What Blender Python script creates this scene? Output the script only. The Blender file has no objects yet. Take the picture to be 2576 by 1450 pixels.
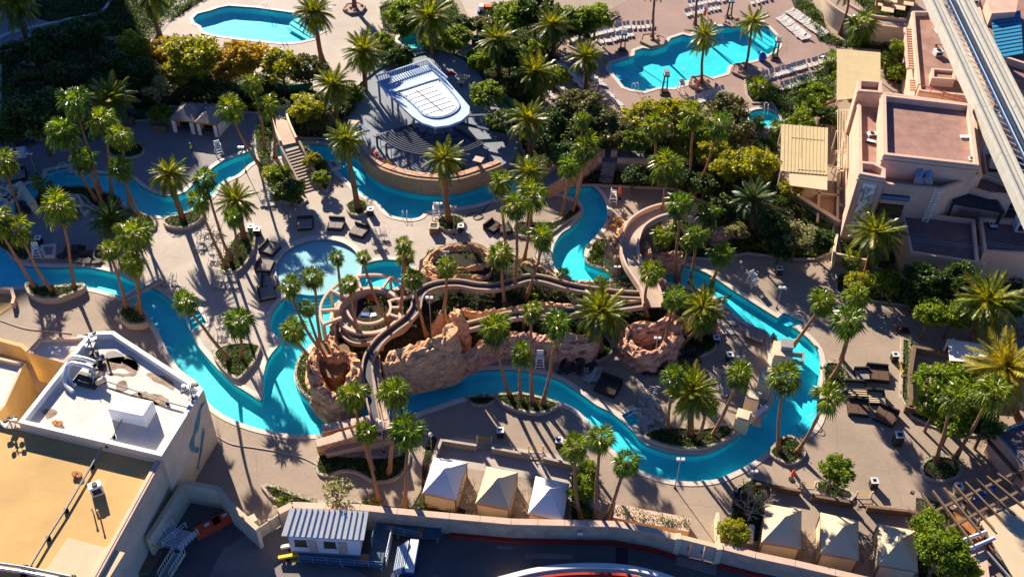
import bpy, math, random
from mathutils import Vector, Matrix, noise
from mathutils.geometry import delaunay_2d_cdt
R = random.Random(7)
SC = bpy.context.scene
COL = SC.collection
rad = math.radians
# ------------------------------------------------------------------ camera
TH, ROLL, CAMH = rad(43.5), rad(1.17), 93.6
CAMD = CAMH / math.tan(TH)
FP = 2650.0
cam = bpy.data.cameras.new('camera')
cam.lens = 36.0 * FP / 2575.0
cam.clip_start, cam.clip_end = 1.0, 3000.0
camo = bpy.data.objects.new('camera', cam)
COL.objects.link(camo)
CM = Matrix.Rotation(math.pi / 2 - TH, 4, 'X') @ Matrix.Rotation(ROLL, 4, 'Z')
CP = Vector((0, -CAMD, CAMH))
camo.matrix_world = Matrix.Translation(CP) @ CM
SC.camera = camo
# ------------------------------------------------------------------ light
SUN_AZ, SUN_EL = rad(-27.0), rad(25.5)
sundir = Vector((math.sin(SUN_AZ) * math.cos(SUN_EL), math.cos(SUN_AZ) * math.cos(SUN_EL), math.sin(SUN_EL)))
world = bpy.data.worlds.new('World')
SC.world = world
world.use_nodes = True
wn = world.node_tree.nodes
wl = world.node_tree.links
bg = wn['Background']
sky = wn.new('ShaderNodeTexSky')
sky.sky_type = 'NISHITA'
sky.sun_disc = False
sky.sun_elevation = SUN_EL
sky.sun_rotation = SUN_AZ
sky.altitude = 600
sky.air_density = 0.42
sky.dust_density = 0.1
sky.ozone_density = 10.0
wl.new(sky.outputs[0], bg.inputs[0])
bg.inputs[1].default_value = 0.09
sl = bpy.data.lights.new('sun', 'SUN')
sl.energy = 5.0
sl.angle = rad(0.5)
sl.color = (1.0, 0.86, 0.68)
slo = bpy.data.objects.new('sun', sl)
COL.objects.link(slo)
slo.rotation_euler = sundir.to_track_quat('Z', 'Y').to_euler()
SC.view_settings.view_transform = 'Standard'
SC.view_settings.look = 'None'
SC.view_settings.gamma = 1.0
SC.view_settings.use_curve_mapping = False
SC.view_settings.exposure = 1.2
SC.render.engine = 'CYCLES'
SC.cycles.max_bounces = 6
SC.cycles.transparent_max_bounces = 12

# ------------------------------------------------------------------ helpers
def W(px, py, z=0.0):
    """ground point (or point at height z) seen at map reading px,py"""
    d = CM.to_3x3() @ Vector(((px - 1287.5) / FP, -(py - 725.0) / FP, -1.0))
    t = (z - CP.z) / d.z
    p = CP + d * t
    return Vector((p.x, p.y, z))

def clamp(x, a, b):
    return max(a, min(b, x))

def NT(name):
    m = bpy.data.materials.new(name)
    m.use_nodes = True
    return m, m.node_tree.nodes, m.node_tree.links, m.node_tree.nodes['Principled BSDF']

def mat(name, c, rough=0.7, var=0.25, scale=1.2, bump=0.0, bscale=8.0, metal=0.0, c2=None, spec=0.3, detail=5):
    m, n, l, p = NT(name)
    g = n.new('ShaderNodeNewGeometry')
    t = n.new('ShaderNodeTexNoise')
    t.inputs['Scale'].default_value = scale
    t.inputs['Detail'].default_value = detail
    t.inputs['Roughness'].default_value = 0.65
    l.new(g.outputs['Position'], t.inputs['Vector'])
    r = n.new('ShaderNodeValToRGB')
    r.color_ramp.elements[0].position = 0.32
    r.color_ramp.elements[1].position = 0.68
    d = c2 if c2 else tuple(x * (1 - var) for x in c)
    r.color_ramp.elements[0].color = (*d, 1)
    r.color_ramp.elements[1].color = (*[min(0.95, x * (1 + (0 if c2 else var * 0.45))) for x in c], 1)
    l.new(t.outputs['Fac'], r.inputs['Fac'])
    l.new(r.outputs['Color'], p.inputs['Base Color'])
    p.inputs['Roughness'].default_value = rough
    p.inputs['Metallic'].default_value = metal
    p.inputs['Specular IOR Level'].default_value = spec
    if bump:
        t2 = n.new('ShaderNodeTexNoise')
        t2.inputs['Scale'].default_value = bscale
        t2.inputs['Detail'].default_value = 6
        l.new(g.outputs['Position'], t2.inputs['Vector'])
        b = n.new('ShaderNodeBump')
        b.inputs['Strength'].default_value = bump
        b.inputs['Distance'].default_value = 0.1
        l.new(t2.outputs['Fac'], b.inputs['Height'])
        l.new(b.outputs['Normal'], p.inputs['Normal'])
    return m

def deckmat(name, c, stain, scale=0.12, joints=0.0):
    """concrete: broad mottling, fine grain, darker stains and trowelled joints"""
    m, n, l, p = NT(name)
    g = n.new('ShaderNodeNewGeometry')
    def noi(s, d=6, ro=0.6):
        t = n.new('ShaderNodeTexNoise')
        t.inputs['Scale'].default_value = s
        t.inputs['Detail'].default_value = d
        t.inputs['Roughness'].default_value = ro
        l.new(g.outputs['Position'], t.inputs['Vector'])
        return t
    def ramp(src, a, b, ca, cb):
        r = n.new('ShaderNodeValToRGB')
        r.color_ramp.elements[0].position = a
        r.color_ramp.elements[1].position = b
        r.color_ramp.elements[0].color = (*ca, 1)
        r.color_ramp.elements[1].color = (*cb, 1)
        l.new(src, r.inputs['Fac'])
        return r.outputs['Color']
    base = ramp(noi(scale, 8, 0.7).outputs['Fac'], 0.35, 0.65, tuple(x * 0.84 for x in c), tuple(min(.95, x * 1.08) for x in c))
    fine = ramp(noi(3.0, 8, 0.75).outputs['Fac'], 0.3, 0.7, (0.82, 0.82, 0.82), (1.06, 1.06, 1.06))
    st = ramp(noi(0.45, 9, 0.8).outputs['Fac'], 0.6, 0.74, (0, 0, 0), (1, 1, 1))
    def mix(mode, a, b, f=1.0):
        x = n.new('ShaderNodeMix')
        x.data_type = 'RGBA'
        x.blend_type = mode
        if isinstance(f, float):
            x.inputs[0].default_value = f
        else:
            l.new(f, x.inputs[0])
        for i, v in ((6, a), (7, b)):
            if isinstance(v, tuple):
                x.inputs[i].default_value = (*v, 1)
            else:
                l.new(v, x.inputs[i])
        return x.outputs[2]
    col = mix('MULTIPLY', base, fine)
    sf = n.new('ShaderNodeMath')
    sf.operation = 'MULTIPLY'
    sf.inputs[1].default_value = 0.45
    l.new(st, sf.inputs[0])
    col = mix('MIX', col, stain, sf.outputs[0])
    if joints:
        v = n.new('ShaderNodeTexVoronoi')
        v.feature = 'DISTANCE_TO_EDGE'
        v.inputs['Scale'].default_value = joints
        v.inputs['Randomness'].default_value = 0.55
        l.new(g.outputs['Position'], v.inputs['Vector'])
        j = ramp(v.outputs['Distance'], 0.0, 0.012, (0.84, 0.84, 0.84), (1, 1, 1))
        col = mix('MULTIPLY', col, j)
    l.new(col, p.inputs['Base Color'])
    p.inputs['Roughness'].default_value = 0.75
    p.inputs['Specular IOR Level'].default_value = 0.25
    b = n.new('ShaderNodeBump')
    b.inputs['Strength'].default_value = 0.15
    b.inputs['Distance'].default_value = 0.05
    l.new(fine, b.inputs['Height'])
    l.new(b.outputs['Normal'], p.inputs['Normal'])
    return m

def rockmat(name, c1, c2, c3):
    """carved concrete rock: banded tones, lichen flecks, cut joints in the relief"""
    m, n, l, p = NT(name)
    g = n.new('ShaderNodeNewGeometry')
    mp = n.new('ShaderNodeMapping')
    mp.inputs['Scale'].default_value = (1, 1, 2.4)
    l.new(g.outputs['Position'], mp.inputs['Vector'])
    def noi(s, d, src, ro=.65):
        t = n.new('ShaderNodeTexNoise')
        t.inputs['Scale'].default_value = s
        t.inputs['Detail'].default_value = d
        t.inputs['Roughness'].default_value = ro
        l.new(src, t.inputs['Vector'])
        return t.outputs['Fac']
    r = n.new('ShaderNodeValToRGB')
    e = r.color_ramp.elements
    e[0].position, e[1].position = .34, .66
    e[0].color, e[1].color = (*c2, 1), (*c1, 1)
    k = e.new(.48); k.color = (*c3, 1)
    l.new(noi(.8, 9, mp.outputs['Vector'], .7), r.inputs['Fac'])
    l.new(r.outputs['Color'], p.inputs['Base Color'])
    p.inputs['Roughness'].default_value = .88
    p.inputs['Specular IOR Level'].default_value = .15
    v = n.new('ShaderNodeTexVoronoi')
    v.feature = 'DISTANCE_TO_EDGE'
    v.inputs['Scale'].default_value = .5
    l.new(mp.outputs['Vector'], v.inputs['Vector'])
    mr = n.new('ShaderNodeMapRange')
    mr.inputs['From Max'].default_value = .07
    l.new(v.outputs['Distance'], mr.inputs['Value'])
    b1 = n.new('ShaderNodeBump'); b1.inputs['Strength'].default_value = .65; b1.inputs['Distance'].default_value = .22
    l.new(mr.outputs[0], b1.inputs['Height'])
    b2 = n.new('ShaderNodeBump'); b2.inputs['Strength'].default_value = .9; b2.inputs['Distance'].default_value = .16
    l.new(noi(3.2, 9, mp.outputs['Vector'], .7), b2.inputs['Height'])
    l.new(b1.outputs['Normal'], b2.inputs['Normal'])
    l.new(b2.outputs['Normal'], p.inputs['Normal'])
    return m

def leafmat(name, c1, c2, trans=0.35, rough=0.5, c3=None):
    m, n, l, p = NT(name)
    g = n.new('ShaderNodeNewGeometry')
    r = n.new('ShaderNodeValToRGB')
    r.color_ramp.elements[0].color = (*c1, 1)
    r.color_ramp.elements[1].color = (*c2, 1)
    if c3:
        e = r.color_ramp.elements.new(0.9)
        e.color = (*c2, 1)
        r.color_ramp.elements[-1].color = (*c3, 1)
    l.new(g.outputs['Random Per Island'], r.inputs['Fac'])
    l.new(r.outputs['Color'], p.inputs['Base Color'])
    p.inputs['Roughness'].default_value = rough
    p.inputs['Specular IOR Level'].default_value = 0.35
    t = n.new('ShaderNodeBsdfTranslucent')
    hs = n.new('ShaderNodeHueSaturation')
    hs.inputs['Value'].default_value = 1.7
    hs.inputs['Saturation'].default_value = 1.1
    hs.inputs['Hue'].default_value = 0.485
    l.new(r.outputs['Color'], hs.inputs['Color'])
    l.new(hs.outputs['Color'], t.inputs['Color'])
    mx = n.new('ShaderNodeMixShader')
    mx.inputs[0].default_value = trans
    l.new(p.outputs[0], mx.inputs[1])
    l.new(t.outputs[0], mx.inputs[2])
    l.new(mx.outputs[0], n['Material Output'].inputs['Surface'])
    return m

def watermat(name, tint, bs=1.6):
    m, n, l, p = NT(name)
    n.remove(p)
    tr = n.new('ShaderNodeBsdfTransparent')
    tr.inputs[0].default_value = (*tint, 1)
    gl = n.new('ShaderNodeBsdfGlossy')
    gl.inputs['Roughness'].default_value = 0.03
    lw = n.new('ShaderNodeLayerWeight')
    pw = n.new('ShaderNodeMath'); pw.operation = 'POWER'; pw.inputs[1].default_value = 5.0
    fr = n.new('ShaderNodeMath'); fr.operation = 'MULTIPLY_ADD'; fr.inputs[1].default_value = .98; fr.inputs[2].default_value = .02
    l.new(lw.outputs['Facing'], pw.inputs[0]); l.new(pw.outputs[0], fr.inputs[0])
    g = n.new('ShaderNodeNewGeometry')
    t = n.new('ShaderNodeTexNoise')
    t.inputs['Scale'].default_value = bs
    t.inputs['Detail'].default_value = 4
    l.new(g.outputs['Position'], t.inputs['Vector'])
    b = n.new('ShaderNodeBump')
    b.inputs['Strength'].default_value = 0.25
    b.inputs['Distance'].default_value = 0.08
    l.new(t.outputs['Fac'], b.inputs['Height'])
    l.new(b.outputs['Normal'], gl.inputs['Normal'])
    l.new(b.outputs['Normal'], lw.inputs['Normal'])
    mx = n.new('ShaderNodeMixShader')
    l.new(fr.outputs[0], mx.inputs[0])
    l.new(tr.outputs[0], mx.inputs[1])
    l.new(gl.outputs[0], mx.inputs[2])
    l.new(mx.outputs[0], n['Material Output'].inputs['Surface'])
    return m

class MB:
    def __init__(s):
        s.v, s.f, s.m = [], [], []
    def add(s, vs, fs, mi=0):
        o = len(s.v)
        s.v += [tuple(x) for x in vs]
        s.f += [tuple(i + o for i in f) for f in fs]
        s.m += [mi] * len(fs)
    def box(s, c, sx, sy, sz, rz=0.0, mi=0, tilt=0.0):
        """c = centre of the bottom face"""
        co, si = math.cos(rz), math.sin(rz)
        vs = []
        for z in (0, sz):
            for x, y in ((-1, -1), (1, -1), (1, 1), (-1, 1)):
                a, b = x * sx / 2, y * sy / 2
                vs.append((c[0] + a * co - b * si, c[1] + a * si + b * co, c[2] + z + tilt * y))
        s.add(vs, [(3, 2, 1, 0), (4, 5, 6, 7), (0, 1, 5, 4), (1, 2, 6, 5), (2, 3, 7, 6), (3, 0, 4, 7)], mi)
    def bar(s, a, b, w, h=None, mi=0):
        """square bar between two points"""
        h = h or w
        a, b = Vector(a), Vector(b)
        d = (b - a)
        if d.length < 1e-5:
            return
        d.normalize()
        u = d.cross(Vector((0, 0, 1)))
        if u.length < 1e-3:
            u = Vector((1, 0, 0))
        u.normalize()
        v = u.cross(d).normalized()
        vs = []
        for p in (a, b):
            for x, y in ((-1, -1), (1, -1), (1, 1), (-1, 1)):
                vs.append(p + u * x * w / 2 + v * y * h / 2)
        s.add(vs, [(3, 2, 1, 0), (4, 5, 6, 7), (0, 1, 5, 4), (1, 2, 6, 5), (2, 3, 7, 6), (3, 0, 4, 7)], mi)
    def tube(s, pts, rs, n=8, mi=0, cap=True):
        pts = [Vector(p) for p in pts]
        if not isinstance(rs, (list, tuple)):
            rs = [rs] * len(pts)
        vs, fs = [], []
        for i, p in enumerate(pts):
            d = (pts[min(i + 1, len(pts) - 1)] - pts[max(i - 1, 0)]).normalized()
            u = d.cross(Vector((0.12, 0.9, 0.1))).normalized()
            v = d.cross(u).normalized()
            for k in range(n):
                a = 2 * math.pi * k / n
                vs.append(p + (u * math.cos(a) + v * math.sin(a)) * rs[i])
        for i in range(len(pts) - 1):
            for k in range(n):
                k2 = (k + 1) % n
                fs.append((i * n + k, i * n + k2, (i + 1) * n + k2, (i + 1) * n + k))
        if cap:
            fs.append(tuple(range(n))[::-1])
            fs.append(tuple((len(pts) - 1) * n + k for k in range(n)))
        s.add(vs, fs, mi)
    def prism(s, top, zb, mi=0, cap=True, bottom=False):
        """top: list of 3d points; straight sides down to zb"""
        top = [Vector(p) for p in top]
        a = sum(top[i].x * top[(i + 1) % len(top)].y - top[(i + 1) % len(top)].x * top[i].y for i in range(len(top)))
        if a < 0:
            top = top[::-1]
        k = len(top)
        vs = top + [Vector((p.x, p.y, zb)) for p in top]
        fs = [(i + k, (i + 1) % k + k, (i + 1) % k, i) for i in range(k)]
        if cap:
            fs.append(tuple(range(k)))
        if bottom:
            fs.append(tuple(range(k, 2 * k))[::-1])
        s.add(vs, fs, mi)
    def strip(s, a, b, mi=0, closed=False):
        """quads between two equal polylines"""
        k = len(a)
        fs = [(i, i + 1, k + i + 1, k + i) for i in range(k - 1)]
        if closed:
            fs.append((k - 1, 0, k, 2 * k - 1))
        s.add(list(a) + list(b), fs, mi)
    def build(s, name, mats, parent=None, smooth=False):
        me = bpy.data.meshes.new(name)
        if not isinstance(mats, (list, tuple)):
            mats = [mats]
        o = wpos(parent)
        me.from_pydata([(v[0] - o.x, v[1] - o.y, v[2] - o.z) for v in s.v], [], s.f)
        for m in mats:
            me.materials.append(m)
        if len(mats) > 1:
            me.polygons.foreach_set('material_index', s.m)
        if smooth:
            me.polygons.foreach_set('use_smooth', [True] * len(me.polygons))
        me.update()
        return link(name, me, parent)

WP = {}
def wpos(o):
    return WP.get(o.name, Vector((0, 0, 0))) if o else Vector((0, 0, 0))

def link(name, me, parent=None):
    o = bpy.data.objects.new(name, me)
    COL.objects.link(o)
    if parent:
        o.parent = parent
    WP[o.name] = wpos(parent).copy()
    return o

def tag(o, label=None, cat=None, group=None, kind=None):
    if label: o['label'] = label
    if cat: o['category'] = cat
    if group: o['group'] = group
    if kind: o['kind'] = kind
    return o

def thing(name, label, cat, loc, group=None, rz=0.0):
    o = bpy.data.objects.new(name, None)
    o.empty_display_size = 0.2
    COL.objects.link(o)
    o.location = loc
    o.rotation_euler = (0, 0, rz)
    WP[o.name] = Vector(loc)
    return tag(o, label, cat, group)

def struct(name, mb, m):
    return tag(mb.build(name, m), kind='structure')

def copy_tree(o, parent=None):
    c = o.copy()
    COL.objects.link(c)
    if parent:
        c.parent = parent
    for ch in KIDS.get(o.name) or [x for x in o.children]:
        copy_tree(ch, c)
    return c
KIDS = {}

def spawn(proto, loc, rz, label, group=None, scale=1.0):
    """move the prototype the first time, copy it afterwards"""
    if proto.name not in USED:
        USED[proto.name] = [ch for ch in COL.objects if ch.parent == proto]
        KIDS[proto.name] = USED[proto.name]
        for ch in KIDS[proto.name]:
            KIDS[ch.name] = [g for g in COL.objects if g.parent == ch]
        o = proto
    else:
        o = copy_tree(proto)
    o.location = loc
    o.rotation_euler = (0, 0, rz)
    o.scale = (scale,) * 3
    o['label'] = label
    if group:
        o['group'] = group
    return o
USED = {}

def crv(pts, closed=False, n=4):
    """Catmull-Rom through points"""
    P = [Vector(p) for p in pts]
    k = len(P)
    out = []
    rng = range(k) if closed else range(k - 1)
    for i in rng:
        p0 = P[(i - 1) % k] if closed or i > 0 else P[0]
        p1, p2 = P[i], P[(i + 1) % k]
        p3 = P[(i + 2) % k] if closed or i + 2 < k else P[-1]
        for j in range(n):
            t = j / n
            out.append(0.5 * ((2 * p1) + (p2 - p0) * t + (2 * p0 - 5 * p1 + 4 * p2 - p3) * t * t + (3 * p1 - p0 - 3 * p2 + p3) * t ** 3))
    if not closed:
        out.append(P[-1])
    return out

def WL(pts, z=0.0):
    return [W(p[0], p[1], p[2] if len(p) > 2 else z) for p in pts]

def CW(pts, z=0.0, closed=True, n=4):
    return crv(WL(pts, z), closed, n)

def area2(P):
    return sum(P[i].x * P[(i + 1) % len(P)].y - P[(i + 1) % len(P)].x * P[i].y for i in range(len(P))) / 2

def offset(P, d, closed=True):
    """d > 0 grows a closed polygon; for an open line moves it to its left"""
    P = [Vector(p) for p in P]
    k = len(P)
    s = -1 if (closed and area2(P) > 0) else 1
    out = []
    for i in range(k):
        a = P[(i - 1) % k] if closed or i > 0 else P[i]
        b = P[i]
        c = P[(i + 1) % k] if closed or i < k - 1 else P[i]
        d1, d2 = (b - a), (c - b)
        d1.z = d2.z = 0
        if d1.length < 1e-6: d1 = d2.copy()
        if d2.length < 1e-6: d2 = d1.copy()
        d1.normalize(); d2.normalize()
        n1, n2 = Vector((-d1.y, d1.x, 0)), Vector((-d2.y, d2.x, 0))
        m = n1 + n2
        if m.length < 1e-4: m = n1.copy()
        m.normalize()
        q = 1.0 / max(0.45, m.dot(n1))
        out.append(b + m * (d * s * q))
    return out

def inside(p, P):
    x, y = p[0], p[1]
    r = False
    j = len(P) - 1
    for i in range(len(P)):
        a, b = P[i], P[j]
        if (a[1] > y) != (b[1] > y) and x < (b[0] - a[0]) * (y - a[1]) / (b[1] - a[1]) + a[0]:
            r = not r
        j = i
    return r

def edge_dist(p, P):
    best = 1e9
    for i in range(len(P)):
        a, b = P[i], P[(i + 1) % len(P)]
        dx, dy = b[0] - a[0], b[1] - a[1]
        t = clamp(((p[0] - a[0]) * dx + (p[1] - a[1]) * dy) / (dx * dx + dy * dy + 1e-9), 0, 1)
        best = min(best, math.hypot(p[0] - a[0] - t * dx, p[1] - a[1] - t * dy))
    return best

def ring(P, w, z0, z1, mb, mi=0):
    """closed wall standing inside outline P: outer face, top, inner face"""
    P = [Vector((p.x, p.y, 0)) for p in P]
    Q = offset(P, -w)
    up = lambda L, z: [Vector((p.x, p.y, z)) for p in L]
    mb.strip(up(P, z0), up(P, z1), mi, True)
    mb.strip(up(P, z1), up(Q, z1), mi, True)
    mb.strip(up(Q, z1), up(Q, z0), mi, True)

def run(L, w, z0, z1, mb, mi=0):
    """open wall along a line, width w centred"""
    A, B = offset(L, w / 2, False), offset(L, -w / 2, False)
    P = A + B[::-1]
    mb.prism([Vector((p.x, p.y, z1)) for p in P], z0, mi, cap=False)
    k = len(A)
    for i in range(k - 1):
        mb.add([Vector((q.x, q.y, z1)) for q in (A[i], A[i + 1], B[i + 1], B[i])], [(3, 2, 1, 0)], mi)

# ------------------------------------------------------------------ materials
M = {}
M['deck'] = deckmat('tan_deck', (.375, .295, .23), (.20, .15, .12), 0.12, .16)
M['pale'] = deckmat('pale_deck', (.50, .435, .375), (.30, .23, .19), 0.15, .13)
M['pink'] = deckmat('pink_deck', (.36, .25, .215), (.24, .16, .14), 0.1, .12)
M['grey'] = deckmat('shade_grey_deck', (.27, .26, .27), (.16, .15, .15), 0.12, .12)  # greyed deck: the shade over its zones is put into the colour
M['coping'] = mat('coping', (.62, .55, .48), .6, .12, 2.0, .1)
M['curb'] = mat('planter_curb', (.46, .39, .32), .7, .18, 1.5, .1)
M['asphalt'] = deckmat('asphalt', (.15, .125, .12), (.08, .065, .06), 0.35)
M['conc'] = deckmat('service_concrete', (.26, .22, .2), (.1, .08, .07), 0.3)
M['soil'] = mat('planting_soil', (.028, .022, .014), .95, .5, 1.5, .5)  # near black takes in the deep shade under the planting
M['basin'] = mat('pool_plaster', (.05, .78, .84), .6, .13, .35, detail=3)
M['basin_step'] = mat('pool_step_plaster', (.05, .74, .84), .6, .05, .5)
M['basin_pale'] = mat('pale_pool_plaster', (.46, .64, .68), .6, .06, .5)
M['basin_band'] = mat('pool_waterline_tile', (.015, .34, .50), .4, .15, 3)
M['water'] = watermat('pool_water', (.78, .96, .99))
M['rock'] = rockmat('rockwork', (.84, .52, .30), (.50, .25, .13), (.70, .40, .22))
M['rock2'] = rockmat('rockwork_pink', (.80, .48, .33), (.46, .23, .16), (.66, .37, .25))
M['cream'] = mat('cream_stucco', (.70, .57, .40), .8, .15, .6, .1)
M['yellow'] = mat('yellow_stucco', (.66, .46, .20), .8, .15, .5, .1)
M['pinkw'] = mat('pink_stucco', (.64, .44, .33), .8, .16, .5, .12)
M['pinkt'] = mat('pale_pink_trim', (.64, .46, .35), .75, .12, .8)
M['wallt'] = mat('perimeter_stucco', (.50, .37, .26), .85, .28, .9, .25, 5)
M['redroof'] = mat('red_roof_membrane', (.37, .215, .175), .9, .3, .5, .2)
M['darkroof'] = mat('shade_dark_roof_membrane', (.16, .12, .13), .9, .3, .4, .2)  # building shadow on the right-hand flat roofs is put into this dark tone
M['whiteroof'] = mat('white_roof_membrane', (.66, .62, .58), .7, .16, .35, .05)
M['ochre'] = mat('gold_light_roof_membrane', (.62, .40, .15), .8, .22, .12, .05)  # golden light reflected on the hall roof is put into this base colour
M['white'] = mat('white_paint', (.80, .80, .78), .5, .06, 2)
M['whitem'] = mat('white_metal', (.74, .76, .78), .4, .06, 2, metal=0.2)
M['bluewhite'] = mat('white_steel_blue_shade', (.46, .62, .82), .5, .1, 1)  # white whose blue shading is put into the colour
M['bluesteel'] = mat('primed_steel_blue', (.16, .28, .46), .5, .2, 1)
M['navy'] = mat('navy_steel', (.035, .06, .11), .5, .2, 1)
M['canvas'] = mat('tan_canvas', (.54, .44, .25), .75, .08, .7)
M['canvas_w'] = mat('white_canvas', (.78, .76, .72), .75, .05, .7)
M['canvas_t'] = mat('cream_canvas', (.62, .50, .33), .75, .06, .7)
M['sling'] = mat('white_sling', (.56, .53, .51), .6, .05, 4)
M['cush'] = mat('grey_cushion', (.30, .26, .23), .9, .1, 3)
M['cushd'] = mat('brown_cushion', (.12, .07, .05), .9, .1, 3)
M['wick'] = mat('dark_wicker', (.035, .03, .03), .7, .3, 9)
M['frame'] = mat('chair_frame', (.22, .2, .19), .5, .1, 4)
M['dark'] = mat('dark_metal', (.03, .03, .035), .5, .2, 3)
M['greym'] = mat('grey_metal', (.30, .31, .32), .5, .15, 2)
M['orange'] = mat('orange_fabric', (.78, .12, .03), .8, .1, 4)
M['red'] = mat('red_paint', (.45, .03, .02), .6, .25, 3)
M['redbin'] = mat('red_plastic', (.78, .085, .025), .5, .12, 2)
M['yel'] = mat('yellow_plastic', (.75, .50, .02), .5, .08, 3)
M['blue'] = mat('blue_plastic', (.02, .10, .45), .5, .12, 3)
M['bluer'] = mat('blue_metal_roof', (.04, .28, .48), .45, .1, .5)
M['wood'] = mat('weathered_wood', (.19, .13, .085), .85, .25, 3)
M['woodo'] = mat('orange_wood', (.42, .17, .06), .8, .25, 2)
M['dirt'] = mat('bare_dirt', (.26, .16, .09), .95, .35, 1.2, .4)
M['brick'] = mat('tan_brick', (.42, .30, .18), .9, .25, 2.5, .6, 7)
M['flume'] = mat('flume_inner', (.075, .075, .10), .5, .2, .8)
M['flumew'] = mat('flume_rim', (.42, .31, .23), .6, .15, 1.5)
M['walk'] = mat('walkway_concrete', (.48, .37, .29), .8, .15, 1.0)
M['trunk'] = mat('palm_bark', (.34, .17, .08), .9, .35, 5, .6, 10)
M['trunkd'] = mat('date_palm_bark', (.24, .12, .06), .95, .45, 4, .9, 7)
M['bark'] = mat('tree_bark', (.16, .11, .07), .95, .3, 4, .4)
M['barew'] = mat('bare_branch_bark', (.42, .34, .27), .9, .2, 3)
M['skirt'] = leafmat('dead_fronds', (.16, .10, .035), (.30, .20, .07), .2)
M['fan'] = leafmat('fan_palm_leaf', (.05, .10, .008), (.24, .30, .02), .4, .3, (.62, .60, .10))
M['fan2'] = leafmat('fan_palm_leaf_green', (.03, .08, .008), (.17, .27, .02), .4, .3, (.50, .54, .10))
M['date'] = leafmat('date_palm_leaf', (.06, .10, .010), (.23, .26, .02), .4, .36, (.58, .50, .06))
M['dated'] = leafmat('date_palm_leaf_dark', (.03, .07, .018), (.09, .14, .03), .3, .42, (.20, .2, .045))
M['datey'] = leafmat('date_palm_leaf_golden', (.16, .17, .02), (.42, .36, .04), .4, .45, (.66, .46, .06))
M['shrub'] = leafmat('shrub_leaf', (.018, .05, .008), (.11, .19, .02), .3)
M['hedge'] = leafmat('hedge_leaf', (.03, .08, .01), (.14, .24, .03), .25)
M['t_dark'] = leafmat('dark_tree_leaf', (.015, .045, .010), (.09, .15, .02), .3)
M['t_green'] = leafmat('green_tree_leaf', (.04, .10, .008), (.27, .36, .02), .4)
M['t_yel'] = leafmat('yellow_green_leaf', (.13, .16, .012), (.44, .43, .03), .4)
M['t_org'] = leafmat('golden_leaf', (.24, .18, .015), (.54, .40, .04), .4)
M['t_olive'] = leafmat('olive_leaf', (.07, .08, .02), (.19, .19, .05), .25)
M['t_wisp'] = leafmat('pale_wispy_leaf', (.16, .16, .06), (.38, .36, .14), .3)
M['t_dry'] = leafmat('dry_leaf', (.22, .12, .04), (.42, .25, .10), .2)
M['skin'] = mat('skin', (.45, .27, .18), .6, .05, 5)
M['hivis'] = mat('hi_vis_vest', (.45, .8, .08), .7, .05, 5)
M['glass'] = mat('window_glass', (.10, .07, .03), .15, .2, 2, spec=.6)
M['haz'] = mat('tan_paving_brick', (.42, .27, .16), .85, .2, 2)

M['stagefloor'] = deckmat('stage_floor', (.25, .29, .35), (.3, .28, .26), .3)

M['fand'] = leafmat('fan_palm_leaf_old_shade', (.02, .05, .008), (.09, .13, .02), .35, .4, (.30, .26, .06))
M['beamw'] = mat('guideway_concrete', (.48, .47, .41), .7, .12, 1.0)

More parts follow.
